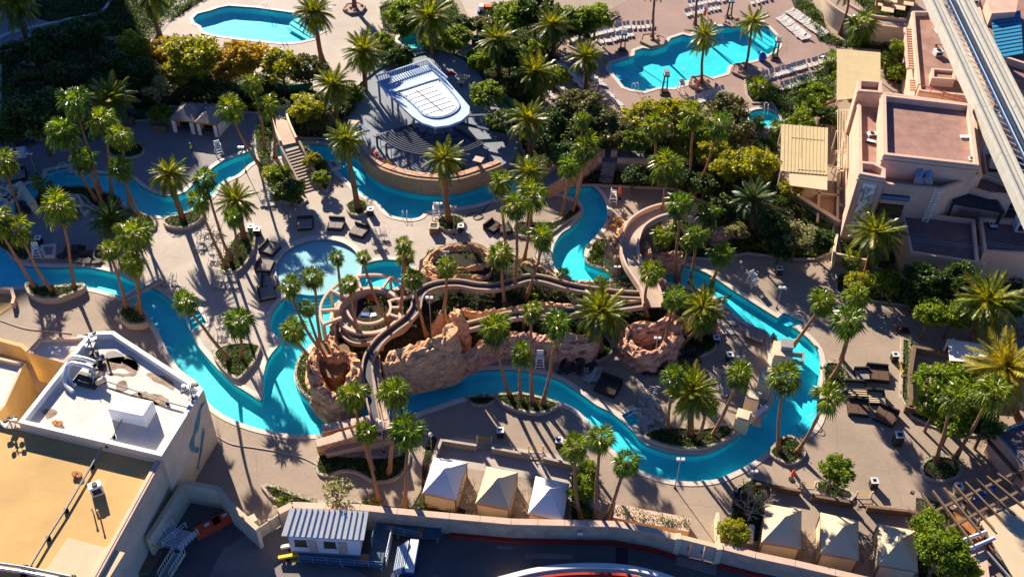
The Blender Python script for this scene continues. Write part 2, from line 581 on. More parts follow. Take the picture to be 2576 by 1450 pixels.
# ================================================================== GROUND, POOLS, BEDS
river_lower = [(-60,600),(0,617),(25,650),(57,667),(105,671),(150,672),(212,671),(250,677),(300,690),(345,710),(400,732),(450,775),(478,830),(495,865),(520,897),(550,930),(587,965),(612,980),(640,998),(656,1008),(662,990),(662,950),(671,910),(686,885),(706,860),(691,842),(681,822),(681,800),(691,775),(712,752),(729,742),(800,735),(890,715),(908,690),(912,668),(944,656),(981,653),(1014,659),(1034,675),(1030,700),(1000,720),(960,738),(880,748),(845,760),(829,795),(829,850),(804,860),(779,867),(768,885),(749,910),(741,935),(741,957),(754,985),(769,1002),(794,1017),(819,1025),(851,1029),(894,1029),(960,1010),(1026,984),(1069,970),(1119,952),(1169,937),(1219,930),(1287,929),(1337,935),(1382,945),(1412,957),(1447,980),(1475,1000),(1502,1020),(1537,1037),(1575,1068),(1595,1088),(1612,1110),(1650,1127),(1687,1137),(1737,1142),(1775,1139),(1807,1127),(1845,1105),(1867,1087),(1900,1055),(1930,1035),(1948,1000),(1940,950),(1944,900),(1931,837),(1900,822),(1862,800),(1845,787),(1800,745),(1750,725),(1692,712),(1630,700),(1572,697),(1537,697),(1525,711),(1472,703),(1442,707),(1427,699),(1397,675),(1391,657),(1390,632),(1397,610),(1412,587),(1437,570),(1460,547),(1467,530),(1462,512),(1447,502),(1407,487),(1350,492),(1300,492),(1256,497),(1206,512),(1156,521),(1091,529),(1069,534),(1056,545),(1034,550),(1006,547),(981,540),(966,527),(951,510),(926,497),(901,482),(881,462),(869,450),(844,427),(824,412),(804,400),(751,386),(695,396),(640,405),(600,438),(575,450),(550,467),(532,492),(510,512),(490,527),(462,540),(425,543),(382,541),(350,532),(325,525),(304,502),(287,492),(252,482),(225,472),(175,471),(140,474),(107,482),(87,502),(60,512),(42,525),(10,552),(-40,580),
 (-60,540),(0,500),(40,478),(75,462),(108,455),(120,440),(150,436),(175,435),(225,435),(262,437),(312,442),(337,452),(357,470),(387,485),(412,492),(445,490),(470,480),(487,462),(512,445),(535,422),(562,405),(600,390),(644,376),(691,365),(751,361),(815,364),(860,374),(890,393),(914,412),(926,435),(956,457),(994,472),(1044,484),(1106,489),(1156,485),(1206,470),(1245,458),(1287,446),(1340,432),(1400,436),(1442,452),(1472,460),(1500,477),(1517,500),(1527,525),(1525,550),(1512,577),(1487,605),(1475,620),(1469,635),(1472,650),(1487,665),(1507,677),(1530,684),(1570,685),(1620,675),(1657,664),(1687,665),(1725,669),(1762,680),(1800,700),(1837,726),(1887,757),(1931,785),(1956,800),(1990,820),(2026,845),(2051,872),(2061,895),(2063,925),(2058,965),(2062,1000),(2064,1035),(2056,1060),(2046,1075),(2031,1089),(2013,1095),(1988,1105),(1950,1120),(1925,1137),(1887,1165),(1837,1190),(1800,1204),(1750,1210),(1700,1208),(1662,1200),(1610,1182),(1575,1160),(1550,1137),(1522,1112),(1500,1087),(1492,1072),(1462,1040),(1437,1022),(1407,1010),(1372,1000),(1337,992),(1287,987),(1244,990),(1194,994),(1144,1005),(1094,1022),(1054,1035),(1026,1047),(980,1065),(900,1083),(814,1091),(744,1092),(694,1086),(644,1075),(600,1060),(562,1042),(527,1015),(512,985),(497,962),(457,932),(435,905),(420,880),(400,837),(385,812),(370,790),(355,770),(322,752),(295,742),(262,732),(232,725),(195,720),(150,719),(100,715),(62,719),(0,722),(-60,724)]
# split the long outline: the lower loop plus the upper river are one sheet of water
river = river_lower
inset1 = [(470,786),(498,776),(520,812),(480,832)]
inset2 = [(1563,1044),(1588,1031),(1612,1058),(1585,1074)]
inset3 = [(1954,801),(1971,786),(2024,812),(1990,822)]
alcove = [(117,440),(119,430),(172,419),(173,432),(150,440)]
T = 2 * math.pi
kc = W(800, 670)
kiddie = [(kc.x + 5.45 * math.cos(T * i / 48), kc.y + 5.45 * math.sin(T * i / 48)) for i in range(48)]
pool_a = [(485,47),(497,35),(530,27),(550,20),(575,15),(600,17),(644,20),(694,27),(744,34),(794,55),(814,77),(794,87),(789,97),(751,106),(711,108),(644,101),(600,96),(537,88),(513,80),(505,66),(490,58)]
pool_b = [(999,100),(1009,87),(1044,86),(1066,100),(1071,112),(1059,121),(1034,123),(1014,113)]
pool_c = [(1537,160),(1570,149),(1595,140),(1597,128),(1617,121),(1642,125),(1677,112),(1687,97),(1717,87),(1737,92),(1807,67),(1832,66),(1875,57),(1931,69),(1953,92),(1958,115),(1948,128),(1931,138),(1897,152),(1832,165),(1825,185),(1792,194),(1740,200),(1722,203),(1722,212),(1692,221),(1657,219),(1620,230),(1587,225),(1570,219),(1552,197),(1532,173)]
hc = W(1921, 297)
tub = [(hc.x + 2.45 * math.cos(T * i / 32), hc.y + 2.45 * math.sin(T * i / 32)) for i in range(32)]

def c2(pts, closed=True, n=3):
    return [(p.x, p.y) for p in CW(pts, 0, closed, n)]
def l2(pts):
    return [(p.x, p.y) for p in WL(pts)]

POOLS = [('river', c2(river, n=3)), ('river', l2(inset1)), ('river', l2(inset2)), ('river', l2(inset3)), ('river', l2(alcove)),
         ('kid', kiddie), ('pool_a', l2(pool_a)), ('pool_b', l2(pool_b)), ('pool_c', l2(pool_c)), ('tub', tub)]
# planting beds: outline, wall height, smooth?, phrase, leaf, cover height
BEDS = [
 ([(270,378),(282,362),(315,356),(350,362),(365,378),(352,394),(315,401),(282,395)],.3,1,'oval planter on the shaded deck near the upper river','shrub',.5),
 ([(87,502),(107,482),(140,474),(175,471),(225,472),(252,482),(287,492),(304,503),(290,516),(262,527),(240,525),(225,515),(215,502),(195,494),(170,497),(150,510),(110,522),(86,522),(85,510)],.3,1,'curved bed of dark planting along the upper river island','shrub',.5),
 ([(-30,592),(37,590),(72,595),(87,617),(85,637),(67,660),(37,652),(12,632),(-30,612)],.3,1,'bed at the left river bend with three leaning palms','shrub',.4),
 ([(295,520),(325,530),(355,537),(384,550),(394,570),(375,585),(325,597),(285,600),(280,580)],.35,1,'planter below the upper river at the left plaza edge','hedge',.7),
 ([(410,562),(425,549),(450,545),(487,533),(512,528),(513,547),(497,567),(462,579),(425,576)],.5,1,'half moon planter with one date palm on the left plaza','shrub',.8),
 ([(575,625),(590,600),(605,588),(640,590),(642,620),(634,645),(620,668),(600,687),(575,693),(553,683),(556,660)],.5,1,'long planter with a palm clump in the plaza middle','shrub',.7),
 ([(70,722),(110,728),(150,729),(215,724),(212,738),(185,750),(150,762),(112,763),(82,753),(70,740)],.9,1,'raised half round planter left of the footbridge','shrub',.5),
 ([(310,775),(333,777),(362,797),(378,817),(362,827),(332,828),(312,818),(300,798)],.9,1,'raised teardrop planter beside the footbridge','hedge',.5),
 ([(537,893),(565,872),(612,865),(644,869),(656,876),(642,914),(622,938),(600,958),(575,946),(550,920)],.5,1,'diamond hedged planter on the river point','hedge',.3),
 ([(870,525),(876,511),(899,504),(922,510),(928,525),(920,540),(899,546),(878,540)],.4,1,'round planter under the tall date palm','hedge',.4),
 ([(1097,562),(1106,549),(1134,543),(1160,549),(1169,563),(1158,579),(1134,585),(1108,578)],.4,1,'round planter under the date palm below the stage wall','shrub',.6),
 ([(770,885),(750,908),(742,935),(743,957),(756,985),(771,1001),(796,1016),(820,1024),(850,1027),(850,1010),(830,980),(800,950),(785,910)],.45,1,'hedge bed wrapped round the left rock island','hedge',.8),
 ([(1172,998),(1200,995),(1242,996),(1246,1008),(1225,1021),(1195,1022),(1178,1012)],.2,1,'small bed beside the middle river bank','shrub',.4),
 ([(1248,996),(1287,994),(1312,992),(1375,1007),(1406,1022),(1387,1037),(1350,1045),(1312,1040),(1280,1030),(1255,1015)],.5,1,'river bank planter with three fan palms','shrub',.5),
 ([(1615,1100),(1640,1083),(1700,1076),(1760,1080),(1825,1070),(1846,1093),(1808,1119),(1772,1131),(1735,1134),(1690,1129),(1650,1119)],.45,1,'curved planter at the south tip of the river island','shrub',.5),
 ([(1290,850),(1400,865),(1500,840),(1535,860),(1541,880),(1530,900),(1500,913),(1455,910),(1420,903),(1370,905),(1310,893)],.35,1,'dark bed under the rock wall facing the river','shrub',.4),
 ([(1560,825),(1640,850),(1700,800),(1795,840),(1803,870),(1785,890),(1745,905),(1720,913),(1650,918),(1610,905),(1585,880),(1568,855)],.35,1,'dark bed in front of the horseshoe rocks','shrub',.4),
 ([(2071,917),(2098,913),(2122,925),(2130,958),(2125,985),(2085,992),(2068,968)],.35,1,'planter on the east bank under two fan palms','hedge',.7),
 ([(1931,1140),(1945,1120),(1965,1102),(1990,1098),(2015,1118),(2025,1143),(2010,1162),(1985,1170),(1955,1160)],.35,1,'oval planter at the lower right river bank','shrub',.5),
 ([(2313,1180),(2325,1157),(2365,1147),(2405,1157),(2418,1182),(2405,1205),(2365,1214),(2325,1204)],.3,1,'round planter of clipped hedge on the right deck','hedge',1.3),
 ([(1943,840),(1955,860),(1958,885),(1950,905),(1938,895),(1934,865)],.35,1,'small bed beside the river booth','t_dry',.8),
 ([(2048,1212),(2068,1208),(2140,1235),(2150,1250),(2140,1262),(2050,1245)],.3,0,'hedge bed under the round green tree','hedge',.8),
 ([(800,1147),(830,1143),(986,1150),(1014,1125),(1031,1137),(1029,1165),(1014,1192),(989,1210),(956,1217),(931,1212),(906,1197),(881,1189),(856,1190),(820,1200),(796,1187)],.3,1,'wavy shaded bed below the slide ramp','shrub',.3),
 ([(656,1225),(676,1218),(720,1235),(799,1262),(900,1262),(960,1270),(950,1277),(750,1274),(710,1268),(680,1255)],.3,0,'strip bed along the perimeter wall behind the trailer','shrub',.7),
 ([(960,1271),(1035,1275),(1060,1230),(1062,1165),(1075,1110),(1090,1095),(1100,1102),(1085,1150),(1060,1245),(1200,1290),(1320,1305),(1420,1312),(1425,1316),(1250,1313),(950,1279)],0,0,'planted strip round the white roofed cabanas','shrub',.9),
 ([(1430,1200),(1460,1150),(1495,1160),(1503,1200),(1500,1250),(1505,1312),(1430,1314)],.2,0,'leafy bed right of the third cabana','hedge',.9),
 ([(1830,1310),(1850,1225),(1890,1200),(1935,1210),(1930,1260),(1912,1368),(1835,1366)],.2,0,'bed of bare trees at the left of the right cabanas','shrub',.8),
 ([(2303,1250),(2360,1262),(2400,1320),(2440,1360),(2440,1460),(2310,1460),(2305,1340)],0,0,'dense planting right of the last cabana','hedge',1.2),
 ([(2290,855),(2265,850),(2262,1000),(2290,1050),(2380,1090),(2470,1100),(2500,1020),(2420,1010),(2390,1020),(2292,1022)],.2,0,'hedge bed round the tan terrace','hedge',.9),
 ([(2260,700),(2100,690),(2100,735),(2150,752),(2270,770),(2400,780),(2575,790),(2575,660),(2270,640)],.2,0,'deep shade bed below the pink building','shrub',1.0),
 ([(1340,300),(1430,330),(1500,330),(1660,320),(1760,330),(1860,330),(1900,345),(1960,350),(1960,470),(2100,560),(2090,640),(2050,655),(1990,655),(1880,640),(1800,655),(1700,650),(1655,640),(1690,560),(1830,540),(1700,478),(1490,468),(1400,470),(1340,430),(1310,380),(1290,300)],.25,0,'shaded shrub bank between the pools','shrub',1.1),
 ([(1180,150),(1200,60),(1240,10),(1340,0),(1420,25),(1560,40),(1500,75),(1420,95),(1400,120),(1410,160),(1370,240),(1350,290),(1290,300),(1255,240),(1200,190)],.2,0,'dense planting between the stage and the angular pool','shrub',1.0),
 ([(950,20),(1000,0),(1140,0),(1170,60),(1175,120),(1120,150),(1090,155),(1060,130),(1075,112),(1062,96),(1045,82),(1005,82),(960,75)],.2,0,'tropical planting round the small plunge pool','hedge',1.0),
 ([(0,130),(120,110),(300,100),(420,130),(560,160),(700,200),(830,240),(830,300),(760,300),(720,320),(700,290),(560,280),(430,270),(420,300),(300,310),(100,330),(0,320)],.2,0,'dark planting in the hotel shade at the top left','shrub',1.0),
 ([(640,320),(700,300),(690,345),(685,410),(720,480),(775,505),(755,520),(690,505),(660,450),(640,380)],.3,0,'tall green clump left of the bridge stairs','hedge',1.8),
 ([(748,370),(775,375),(800,395),(830,420),(832,460),(820,485),(800,465),(775,430),(755,395)],.3,1,'shrubs right of the bridge stairs','hedge',1.1),
 ([(730,280),(760,250),(810,260),(840,330),(850,350),(760,350),(735,340)],.2,0,'planting at the head of the bridge','t_olive',1.0),
 ([(0,0),(0,-30),(560,-30),(420,60),(395,95),(300,90),(180,100),(150,60),(60,40)],0,0,'dark lawn and hedge beyond the trees at the top left','shrub',.6),
 ([(1390,560),(1420,540),(1440,520),(1455,520),(1462,532),(1450,545),(1420,565),(1395,585),(1380,590),(1330,600),(1290,590),(1300,560)],.35,1,'dark bed inside the middle river bend','shrub',.5),
 ([(1470,660),(1480,640),(1490,610),(1520,600),(1540,615),(1550,670),(1540,682),(1500,675)],.3,1,'bed of shrubs at the foot of the slide rock','hedge',1.0),
 ([(1290,655),(1335,650),(1352,660),(1345,680),(1300,690)],.3,1,'small bed with two fan palms by the rocks','t_dry',.6),
 ([(2100,560),(2130,565),(2260,580),(2262,655),(2240,690),(2110,640)],.2,0,'hedge courtyard under the relief tower','hedge',.8),
 ([(1870,190),(1900,205),(1960,225),(2050,180),(2105,150),(2103,250),(1965,310),(1958,290),(1940,262),(1890,262),(1875,240)],.2,0,'hedged garden between the pool and the tan canopy','hedge',1.1),
 ([(2060,20),(2080,80),(2110,100),(2240,110),(2270,90),(2285,160),(2290,220),(2225,200),(2215,125),(2110,118),(2060,105),(2035,60),(2000,25),(1990,0),(2200,-20),(2300,0),(2270,60),(2200,50),(2140,-10)],0,0,'planting round the curved cream building','shrub',.9),
]
W2L = lambda p: Vector((p[0], p[1], 0))
bed_w = []
for b in BEDS:
    bed_w.append(c2(b[0], n=3) if b[2] else l2(b[0]))

ZONES = [  # other ground surfaces, later ones win
 ('pale', [(380,560),(520,440),(620,400),(700,380),(760,480),(900,470),(1080,520),(1250,560),(1300,640),(1160,700),(1050,720),(900,760),(700,800),(690,1010),(640,1010),(500,880),(430,760),(330,700)]),
 ('pale', [(380,90),(560,-80),(1000,-80),(960,70),(930,200),(900,270),(700,215),(560,190),(420,150)]),
 ('pale', [(1130,-60),(1400,-60),(1330,0),(1240,40),(1180,45)]),
 ('pink', [(1380,110),(1500,40),(1700,-60),(2000,-60),(2110,110),(2115,260),(1980,320),(1800,420),(1380,420)]),
 ('pale', [(1090,1105),(1150,1098),(1440,1150),(1445,1215),(1320,1200),(1200,1180),(1085,1160)]),
 ('haz', [(1965,465),(2100,480),(2120,560),(2095,560),(1960,520)]),
 ('haz', [(2150,520),(2290,540),(2290,640),(2150,600)]),
 ('asphalt', [(640,1330),(740,1360),(900,1330),(1180,1330),(1290,1345),(1560,1345),(1700,1372),(1810,1400),(2100,1460),(2600,1600),(2600,1900),(-200,1900),(-200,1200),(440,1215),(640,1320)]),
 ('conc', [(640,1330),(705,1275),(740,1275),(740,1360),(950,1460),(950,1500),(500,1500),(560,1380)]),
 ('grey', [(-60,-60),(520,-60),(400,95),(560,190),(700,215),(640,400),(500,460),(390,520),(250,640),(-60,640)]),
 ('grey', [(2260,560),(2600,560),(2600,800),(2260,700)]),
]
verts2, faces2, cls = [], [], []
def addface(P, c):
    o = len(verts2)
    verts2.extend([Vector((p[0], p[1])) for p in P])
    faces2.append(list(range(o, o + len(P))))
    cls.append(c)
addface([(-700, -300), (700, -300), (700, 900), (-700, 900)], 'deck')
for c, z in ZONES:
    addface(l2(z), 'z_' + c)
for i, b in enumerate(bed_w):
    addface(b, 'bed%d' % i)
for c, P in POOLS:
    addface(P, c)
    V = [W2L(p) for p in P]
    Q = offset(V, 0.62 if c != 'kid' else 0.8)
    k = len(V)
    for j in range(k):
        a, b2, c2_, d = V[j], V[(j + 1) % k], Q[(j + 1) % k], Q[j]
        addface([a, b2, c2_, d], 'coping')
edges2 = [(f[k], f[(k + 1) % len(f)]) for f in faces2 for k in range(len(f))]
rv, re_, rf, _, _, _ = delaunay_2d_cdt(verts2, edges2, [], 0, 1e-4, False)
bbs = []
for f in faces2:
    q = [verts2[i] for i in f]
    bbs.append((min(p.x for p in q), max(p.x for p in q), min(p.y for p in q), max(p.y for p in q), q))
rf = [f if (rv[f[1]].x - rv[f[0]].x) * (rv[f[2]].y - rv[f[0]].y) - (rv[f[1]].y - rv[f[0]].y) * (rv[f[2]].x - rv[f[0]].x) > 0 else f[::-1] for f in rf]
rof = []
for f in rf:
    cx, cy = sum(rv[i].x for i in f) / 3, sum(rv[i].y for i in f) / 3
    rof.append([k for k, (x0, x1, y0, y1, q) in enumerate(bbs) if x0 <= cx <= x1 and y0 <= cy <= y1 and inside((cx, cy), q)])
PR = ['kid', 'river', 'pool_a', 'pool_b', 'pool_c', 'tub']
groups = {}
tri_cls = []
zrank = {}
for idx, c in enumerate(cls):
    zrank.setdefault(c, idx)
for fi, f in enumerate(rf):
    cs = [cls[k] for k in rof[fi]]
    if not cs:
        tri_cls.append(None)
        continue
    beds = [c for c in cs if c.startswith('bed')]
    pl = [c for c in PR if c in cs]
    zs = [(k, cls[k]) for k in rof[fi] if cls[k].startswith('z_')]
    if pl and not beds: g = pl[0]
    elif beds: g = beds[0]
    elif 'coping' in cs: g = 'coping'
    elif zs: g = max(zs)[1]
    else: g = 'deck'
    tri_cls.append(g)
    groups.setdefault(g, []).append(fi)
def tri_mesh(fis, z, name, m, kind='structure'):
    ids, vs, fs = {}, [], []
    for fi in fis:
        t = []
        for i in rf[fi]:
            if i not in ids:
                ids[i] = len(vs)
                vs.append((rv[i].x, rv[i].y, z))
            t.append(ids[i])
        fs.append(tuple(t))
    mb = MB()
    mb.add(vs, fs)
    o = mb.build(name, m)
    if kind: tag(o, kind=kind)
    return o
def border(fis):
    S, E = set(fis), {}
    for fi in fis:
        f = rf[fi]
        for k in range(len(f)):
            a, b = f[k], f[(k + 1) % len(f)]
            if (b, a) in E: del E[(b, a)]
            else: E[(a, b)] = 1
    return list(E)
tri_mesh(groups['deck'], 0, 'deck_ground', M['deck'])
for c, m, n in (('pale', 'pale', 'pale_plaza'), ('pink', 'pink', 'pool_terrace'), ('asphalt', 'asphalt', 'service_road'), ('conc', 'conc', 'service_yard'), ('grey', 'grey', 'shade_toned_deck'), ('haz', 'haz', 'paved_court')):
    if 'z_' + c in groups:
        tri_mesh(groups['z_' + c], 0, n, M[m])
bedf = [fi for g, l in groups.items() if g.startswith('bed') for fi in l]
tri_mesh(bedf, 0.02, 'planting_soil', M['soil'])
# raised coping slab
mb = MB()
vs = {}
cf = groups['coping']
for fi in cf:
    mb.add([(rv[i].x, rv[i].y, .06) for i in rf[fi]], [(0, 1, 2)])
for a, b in border(cf):
    mb.add([(rv[a].x, rv[a].y, -.25), (rv[b].x, rv[b].y, -.25), (rv[b].x, rv[b].y, .06), (rv[a].x, rv[a].y, .06)], [(0, 1, 2, 3)])
struct('pool_coping', mb, M['coping'])
DEPTH = {'river': 1.15, 'kid': .35, 'pool_a': 1.3, 'pool_b': .9, 'pool_c': 1.4, 'tub': .9}
for g in PR:
    if g not in groups: continue
    d = DEPTH[g]
    nm = {'river': 'lazy_river', 'kid': 'wading_pool', 'pool_a': 'upper_pool', 'pool_b': 'plunge_pool', 'pool_c': 'angular_pool', 'tub': 'hot_tub'}[g]
    mb = MB()
    mb.add([], [])
    for fi in groups[g]:
        mb.add([(rv[i].x, rv[i].y, -d) for i in rf[fi]], [(0, 1, 2)], 0)
    for a, b in border(groups[g]):
        A, B = rv[a], rv[b]
        mb.add([(A.x, A.y, .02), (B.x, B.y, .02), (B.x, B.y, -.34), (A.x, A.y, -.34)], [(0, 1, 2, 3)], 1)
        mb.add([(A.x, A.y, -.34), (B.x, B.y, -.34), (B.x, B.y, -d), (A.x, A.y, -d)], [(0, 1, 2, 3)], 0)
    tag(mb.build(nm + '_basin', [M['basin_pale' if g == 'kid' else 'basin'], M['basin_band']]), kind='structure')
    tri_mesh(groups[g], -.14, nm + '_water', M['water'])
def steps(poly_lines, z0, dz, name):
    """underwater treads: lines (near -> far) at rising depth"""
    mb = MB()
    z = z0
    for a, b in zip(poly_lines[:-1], poly_lines[1:]):
        A, B = WL(a), WL(b)
        up = lambda L, h: [Vector((p.x, p.y, h)) for p in L]
        mb.strip(up(A, z), up(B, z))
        mb.strip(up(B, z), up(B, z - dz))
        z -= dz
    struct(name, mb, M['basin_step'])
steps([[(480,832),(520,812)],[(477,822),(513,803)],[(474,812),(508,794)],[(472,802),(503,786)],[(470,794),(498,778)]][::-1], -.3, .2, 'pool_steps')
steps([[(1563,1044),(1588,1031)],[(1568,1050),(1594,1037)],[(1573,1057),(1600,1044)],[(1579,1064),(1606,1051)],[(1585,1073),(1612,1058)]], -.3, .2, 'pool_steps')
steps([[(1954,801),(1971,786)],[(1963,805),(1984,792)],[(1972,810),(1998,798)],[(1980,815),(2010,805)]][::-1], -.4, .2, 'pool_steps')
# rounded steps between the wading pool and the lagoon
mb = MB()
for k, (r0, r1) in enumerate([(5.5, 5.95), (5.95, 6.4), (6.4, 6.85), (6.85, 7.3)]):
    A = [Vector((kc.x + r0 * math.cos(a), kc.y + r0 * math.sin(a), -.25 - k * .2)) for a in [rad(-118 + 5 * i) for i in range(22)]]
    B = [Vector((kc.x + r1 * math.cos(a), kc.y + r1 * math.sin(a), -.25 - k * .2)) for a in [rad(-118 + 5 * i) for i in range(22)]]
    mb.strip(A, B)
    mb.strip(B, [p - Vector((0, 0, .2)) for p in B])
struct('pool_steps', mb, M['basin_step'])
steps([[(1540,165),(1556,200)],[(1550,163),(1564,196)],[(1560,162),(1573,192)],[(1568,162),(1580,188)],[(1574,163),(1586,184)]], -.3, .22, 'pool_steps')
steps([[(1900,64),(1950,98)],[(1893,68),(1945,104)],[(1886,73),(1938,110)],[(1879,78),(1930,115)]], -.3, .22, 'pool_steps')
steps([[(745,38),(812,78)],[(735,45),(795,82)],[(727,52),(783,88)],[(720,60),(775,92)]], -.3, .22, 'pool_steps')
steps([[(2056,1000),(2054,1062),(2030,1085)],[(2044,1000),(2042,1056),(2022,1076)],[(2033,1000),(2031,1050),(2014,1066)],[(2022,1000),(2020,1044),(2006,1058)]], -.3, .2, 'pool_steps')
# lane stripes and drains on the pool floors
def floor_line(pts, w, z, name, m=None):
    mb = MB()
    L = CW(pts, z, False, 3)
    A, B = offset(L, w / 2, False), offset(L, -w / 2, False)
    mb.strip(A, B)
    struct(name, mb, m or M['basin_band'])
floor_line([(1602,165),(1672,212)], .25, -1.39, 'pool_lane_line')
floor_line([(1773,105),(1845,158)], .3, -1.39, 'pool_lane_line')
floor_line([(1880,100),(1915,128)], .2, -1.39, 'pool_lane_line')
floor_line([(652,22),(768,100)], .22, -1.29, 'pool_lane_line')

def cover(name, label, P, z, dens, m, h=.6, size=.2, seed=1, inset=.35, kind='stuff'):
    """leafy ground cover that fills an outline"""
    r = random.Random(seed)
    xs, ys = [p[0] for p in P], [p[1] for p in P]
    x0, x1, y0, y1 = min(xs), max(xs), min(ys), max(ys)
    A = abs(area2([W2L(p) for p in P]))
    n = int((x1 - x0) * (y1 - y0) * dens)
    vs, fs = [], []
    for _ in range(n):
        x, y = r.uniform(x0, x1), r.uniform(y0, y1)
        if not inside((x, y), P): continue
        if edge_dist((x, y), P) < inset * .6: continue
        hh = h * (.35 + .9 * clamp(noise.noise(Vector((x * .45, y * .45, seed))) + .5, 0, 1))
        for k in range(9):
            a = r.uniform(0, T); e = r.random()
            rr = r.uniform(.05, .42)
            c = Vector((x + math.cos(a) * rr, y + math.sin(a) * rr, z + hh * (1 - rr * rr * 2.2) * r.uniform(.5, 1.0)))
            u = Vector((r.gauss(0, 1), r.gauss(0, 1), r.gauss(0, .6))).normalized() * size * r.uniform(.6, 1.3)
            v = u.cross(Vector((r.gauss(0, 1), r.gauss(0, 1), r.gauss(0, 1)))).normalized() * size * .55
            o = len(vs)
            vs += [c - u * .5 - v * .5, c + u * .6, c - u * .5 + v * .5]
            fs.append((o, o + 1, o + 2))
    if not vs: return
    mb = MB()
    mb.v, mb.f, mb.m = [tuple(q) for q in vs], fs, [0] * len(fs)
    return tag(mb.build(name, m), kind=kind)

for i, b in enumerate(BEDS):
    P, h, phrase = bed_w[i], b[1], b[3]
    V = [W2L(p) for p in P]
    A = abs(area2(V))
    if h > 0:
        t = thing('planter', 'low curb wall of the ' + phrase, 'planter', (sum(p.x for p in V) / len(V), sum(p.y for p in V) / len(V), 0))
        mb = MB()
        ring(V, .3 if h < .6 else .4, 0, h, mb)
        mb.build('planter_wall', M['curb'], t)
        if h > .25 and A < 200:
            mb = MB()
            S = [(x.x, x.y, h - .12) for x in offset(V, -.28)]
            from mathutils.geometry import tessellate_polygon
            mb.add(S, [tuple(q) for q in tessellate_polygon([[Vector(s) for s in S]])])
            mb.build('soil', M['soil'], t)
    cover('ground_cover', None, P, max(h - .12, .02), 9.0 if A < 120 else (5.5 if A < 500 else 3.6), M[b[4]], b[5], .19 if A < 120 else .28, i + 3)

# ================================================================== ISLAND: HILL, ROCKWORK, FLUMES
hill = c2([(1045,735),(1060,690),(1070,640),(1120,625),(1180,612),(1240,640),(1300,660),(1350,665),(1400,700),(1480,712),(1560,705),(1640,715),(1740,740),(1800,780),(1800,830),(1740,850),(1640,860),(1540,850),(1440,862),(1340,860),(1200,870),(1080,900),(960,945),(900,960),(870,930),(840,900),(835,860),(845,800),(850,765),(900,735),(1000,730)])
hx = [p[0] for p in hill]; hy = [p[1] for p in hill]
def hill_z(x, y):
    if not inside((x, y), hill): return 0
    d = edge_dist((x, y), hill)
    return 2.0 * min(1, d / 3.5) + .3 * noise.noise(Vector((x * .2, y * .2, 0)))
mb = MB()
st = .8
nx, ny = int((max(hx) - min(hx)) / st) + 2, int((max(hy) - min(hy)) / st) + 2
hv = [[(min(hx) + i * st, min(hy) + j * st) for i in range(nx)] for j in range(ny)]
hz = [[hill_z(*hv[j][i]) for i in range(nx)] for j in range(ny)]
for j in range(ny - 1):
    for i in range(nx - 1):
        if max(hz[j][i], hz[j][i + 1], hz[j + 1][i], hz[j + 1][i + 1]) > 0.05:
            mb.add([(*hv[b][a], hz[b][a] + .03 if hz[b][a] > 0 else -.06) for a, b in ((i, j), (i + 1, j), (i + 1, j + 1), (i, j + 1))], [(0, 1, 2, 3)])
struct('planted_hill', mb, M['soil'])
def hill_cover(name, P, dens, m, h, size, seed, top=0.0):
    """shrubs following the hill"""
    r = random.Random(seed)
    xs, ys = [p[0] for p in P], [p[1] for p in P]
    vs, fs = [], []
    for _ in range(int((max(xs) - min(xs)) * (max(ys) - min(ys)) * dens)):
        x, y = r.uniform(min(xs), max(xs)), r.uniform(min(ys), max(ys))
        if not inside((x, y), P): continue
        k = noise.noise(Vector((x * .35, y * .35, seed)))
        if k < -.12: continue
        z = max(hill_z(x, y), top)
        hh = h * (.4 + clamp(k + .4, 0, 1))
        for q in range(9):
            a = r.uniform(0, T); rr = r.uniform(.05, .45)
            c = Vector((x + math.cos(a) * rr, y + math.sin(a) * rr, z + hh * (1 - rr * rr * 2) * r.uniform(.4, 1.0)))
            u = Vector((r.gauss(0, 1), r.gauss(0, 1), r.gauss(0, .6))).normalized() * size * r.uniform(.6, 1.3)
            v = u.cross(Vector((r.gauss(0, 1), r.gauss(0, 1), r.gauss(0, 1)))).normalized() * size * .55
            o = len(vs)
            vs += [c - u * .5 - v * .5, c + u * .6, c - u * .5 + v * .5]
            fs.append((o, o + 1, o + 2))
    mb = MB(); mb.v, mb.f, mb.m = [tuple(q) for q in vs], fs, [0] * len(fs)
    tag(mb.build(name, m), kind='stuff')
hill_cover('ground_cover', hill, 2.6, M['shrub'], .9, .22, 5)
hill_cover('ground_cover', c2([(1100,735),(1200,745),(1290,735),(1400,715),(1470,722),(1440,745),(1370,765),(1290,775),(1200,765),(1110,760)]), 5, M['hedge'], 1.2, .22, 9)
hill_cover('ground_cover', c2([(1290,830),(1230,820),(1330,790),(1330,830),(1310,850)]), 5, M['hedge'], 1.3, .22, 10)
hill_cover('ground_cover', c2([(840,800),(870,850),(920,865),(960,850),(1010,820),(1040,790),(1020,760),(990,800),(940,835),(880,830),(850,790)]), 5, M['t_olive'], .8, .18, 12)

def rocky(p, nrm, amp=.35, s=.55, seed=0.0):
    """blocky displacement with recessed cracks"""
    q = Vector((p.x * s + seed, p.y * s, p.z * s * 1.7))
    d, _ = noise.voronoi(q)
    crack = clamp((d[1] - d[0]) / .16, 0, 1)
    n1 = noise.noise(q * 1.3) * .6 + noise.noise(q * 3.1) * .34 + noise.noise(q * 7.0) * .26 + .22 * math.sin(p.z * 5.0 + 2.2 * noise.noise(q * .7))
    cell = noise.cell(Vector((round(q.x * 1.1), round(q.y * 1.1), round(q.z * 1.1))))
    return p + nrm * (amp * (n1 + .35 * cell) - (1 - crack) * amp * .9)

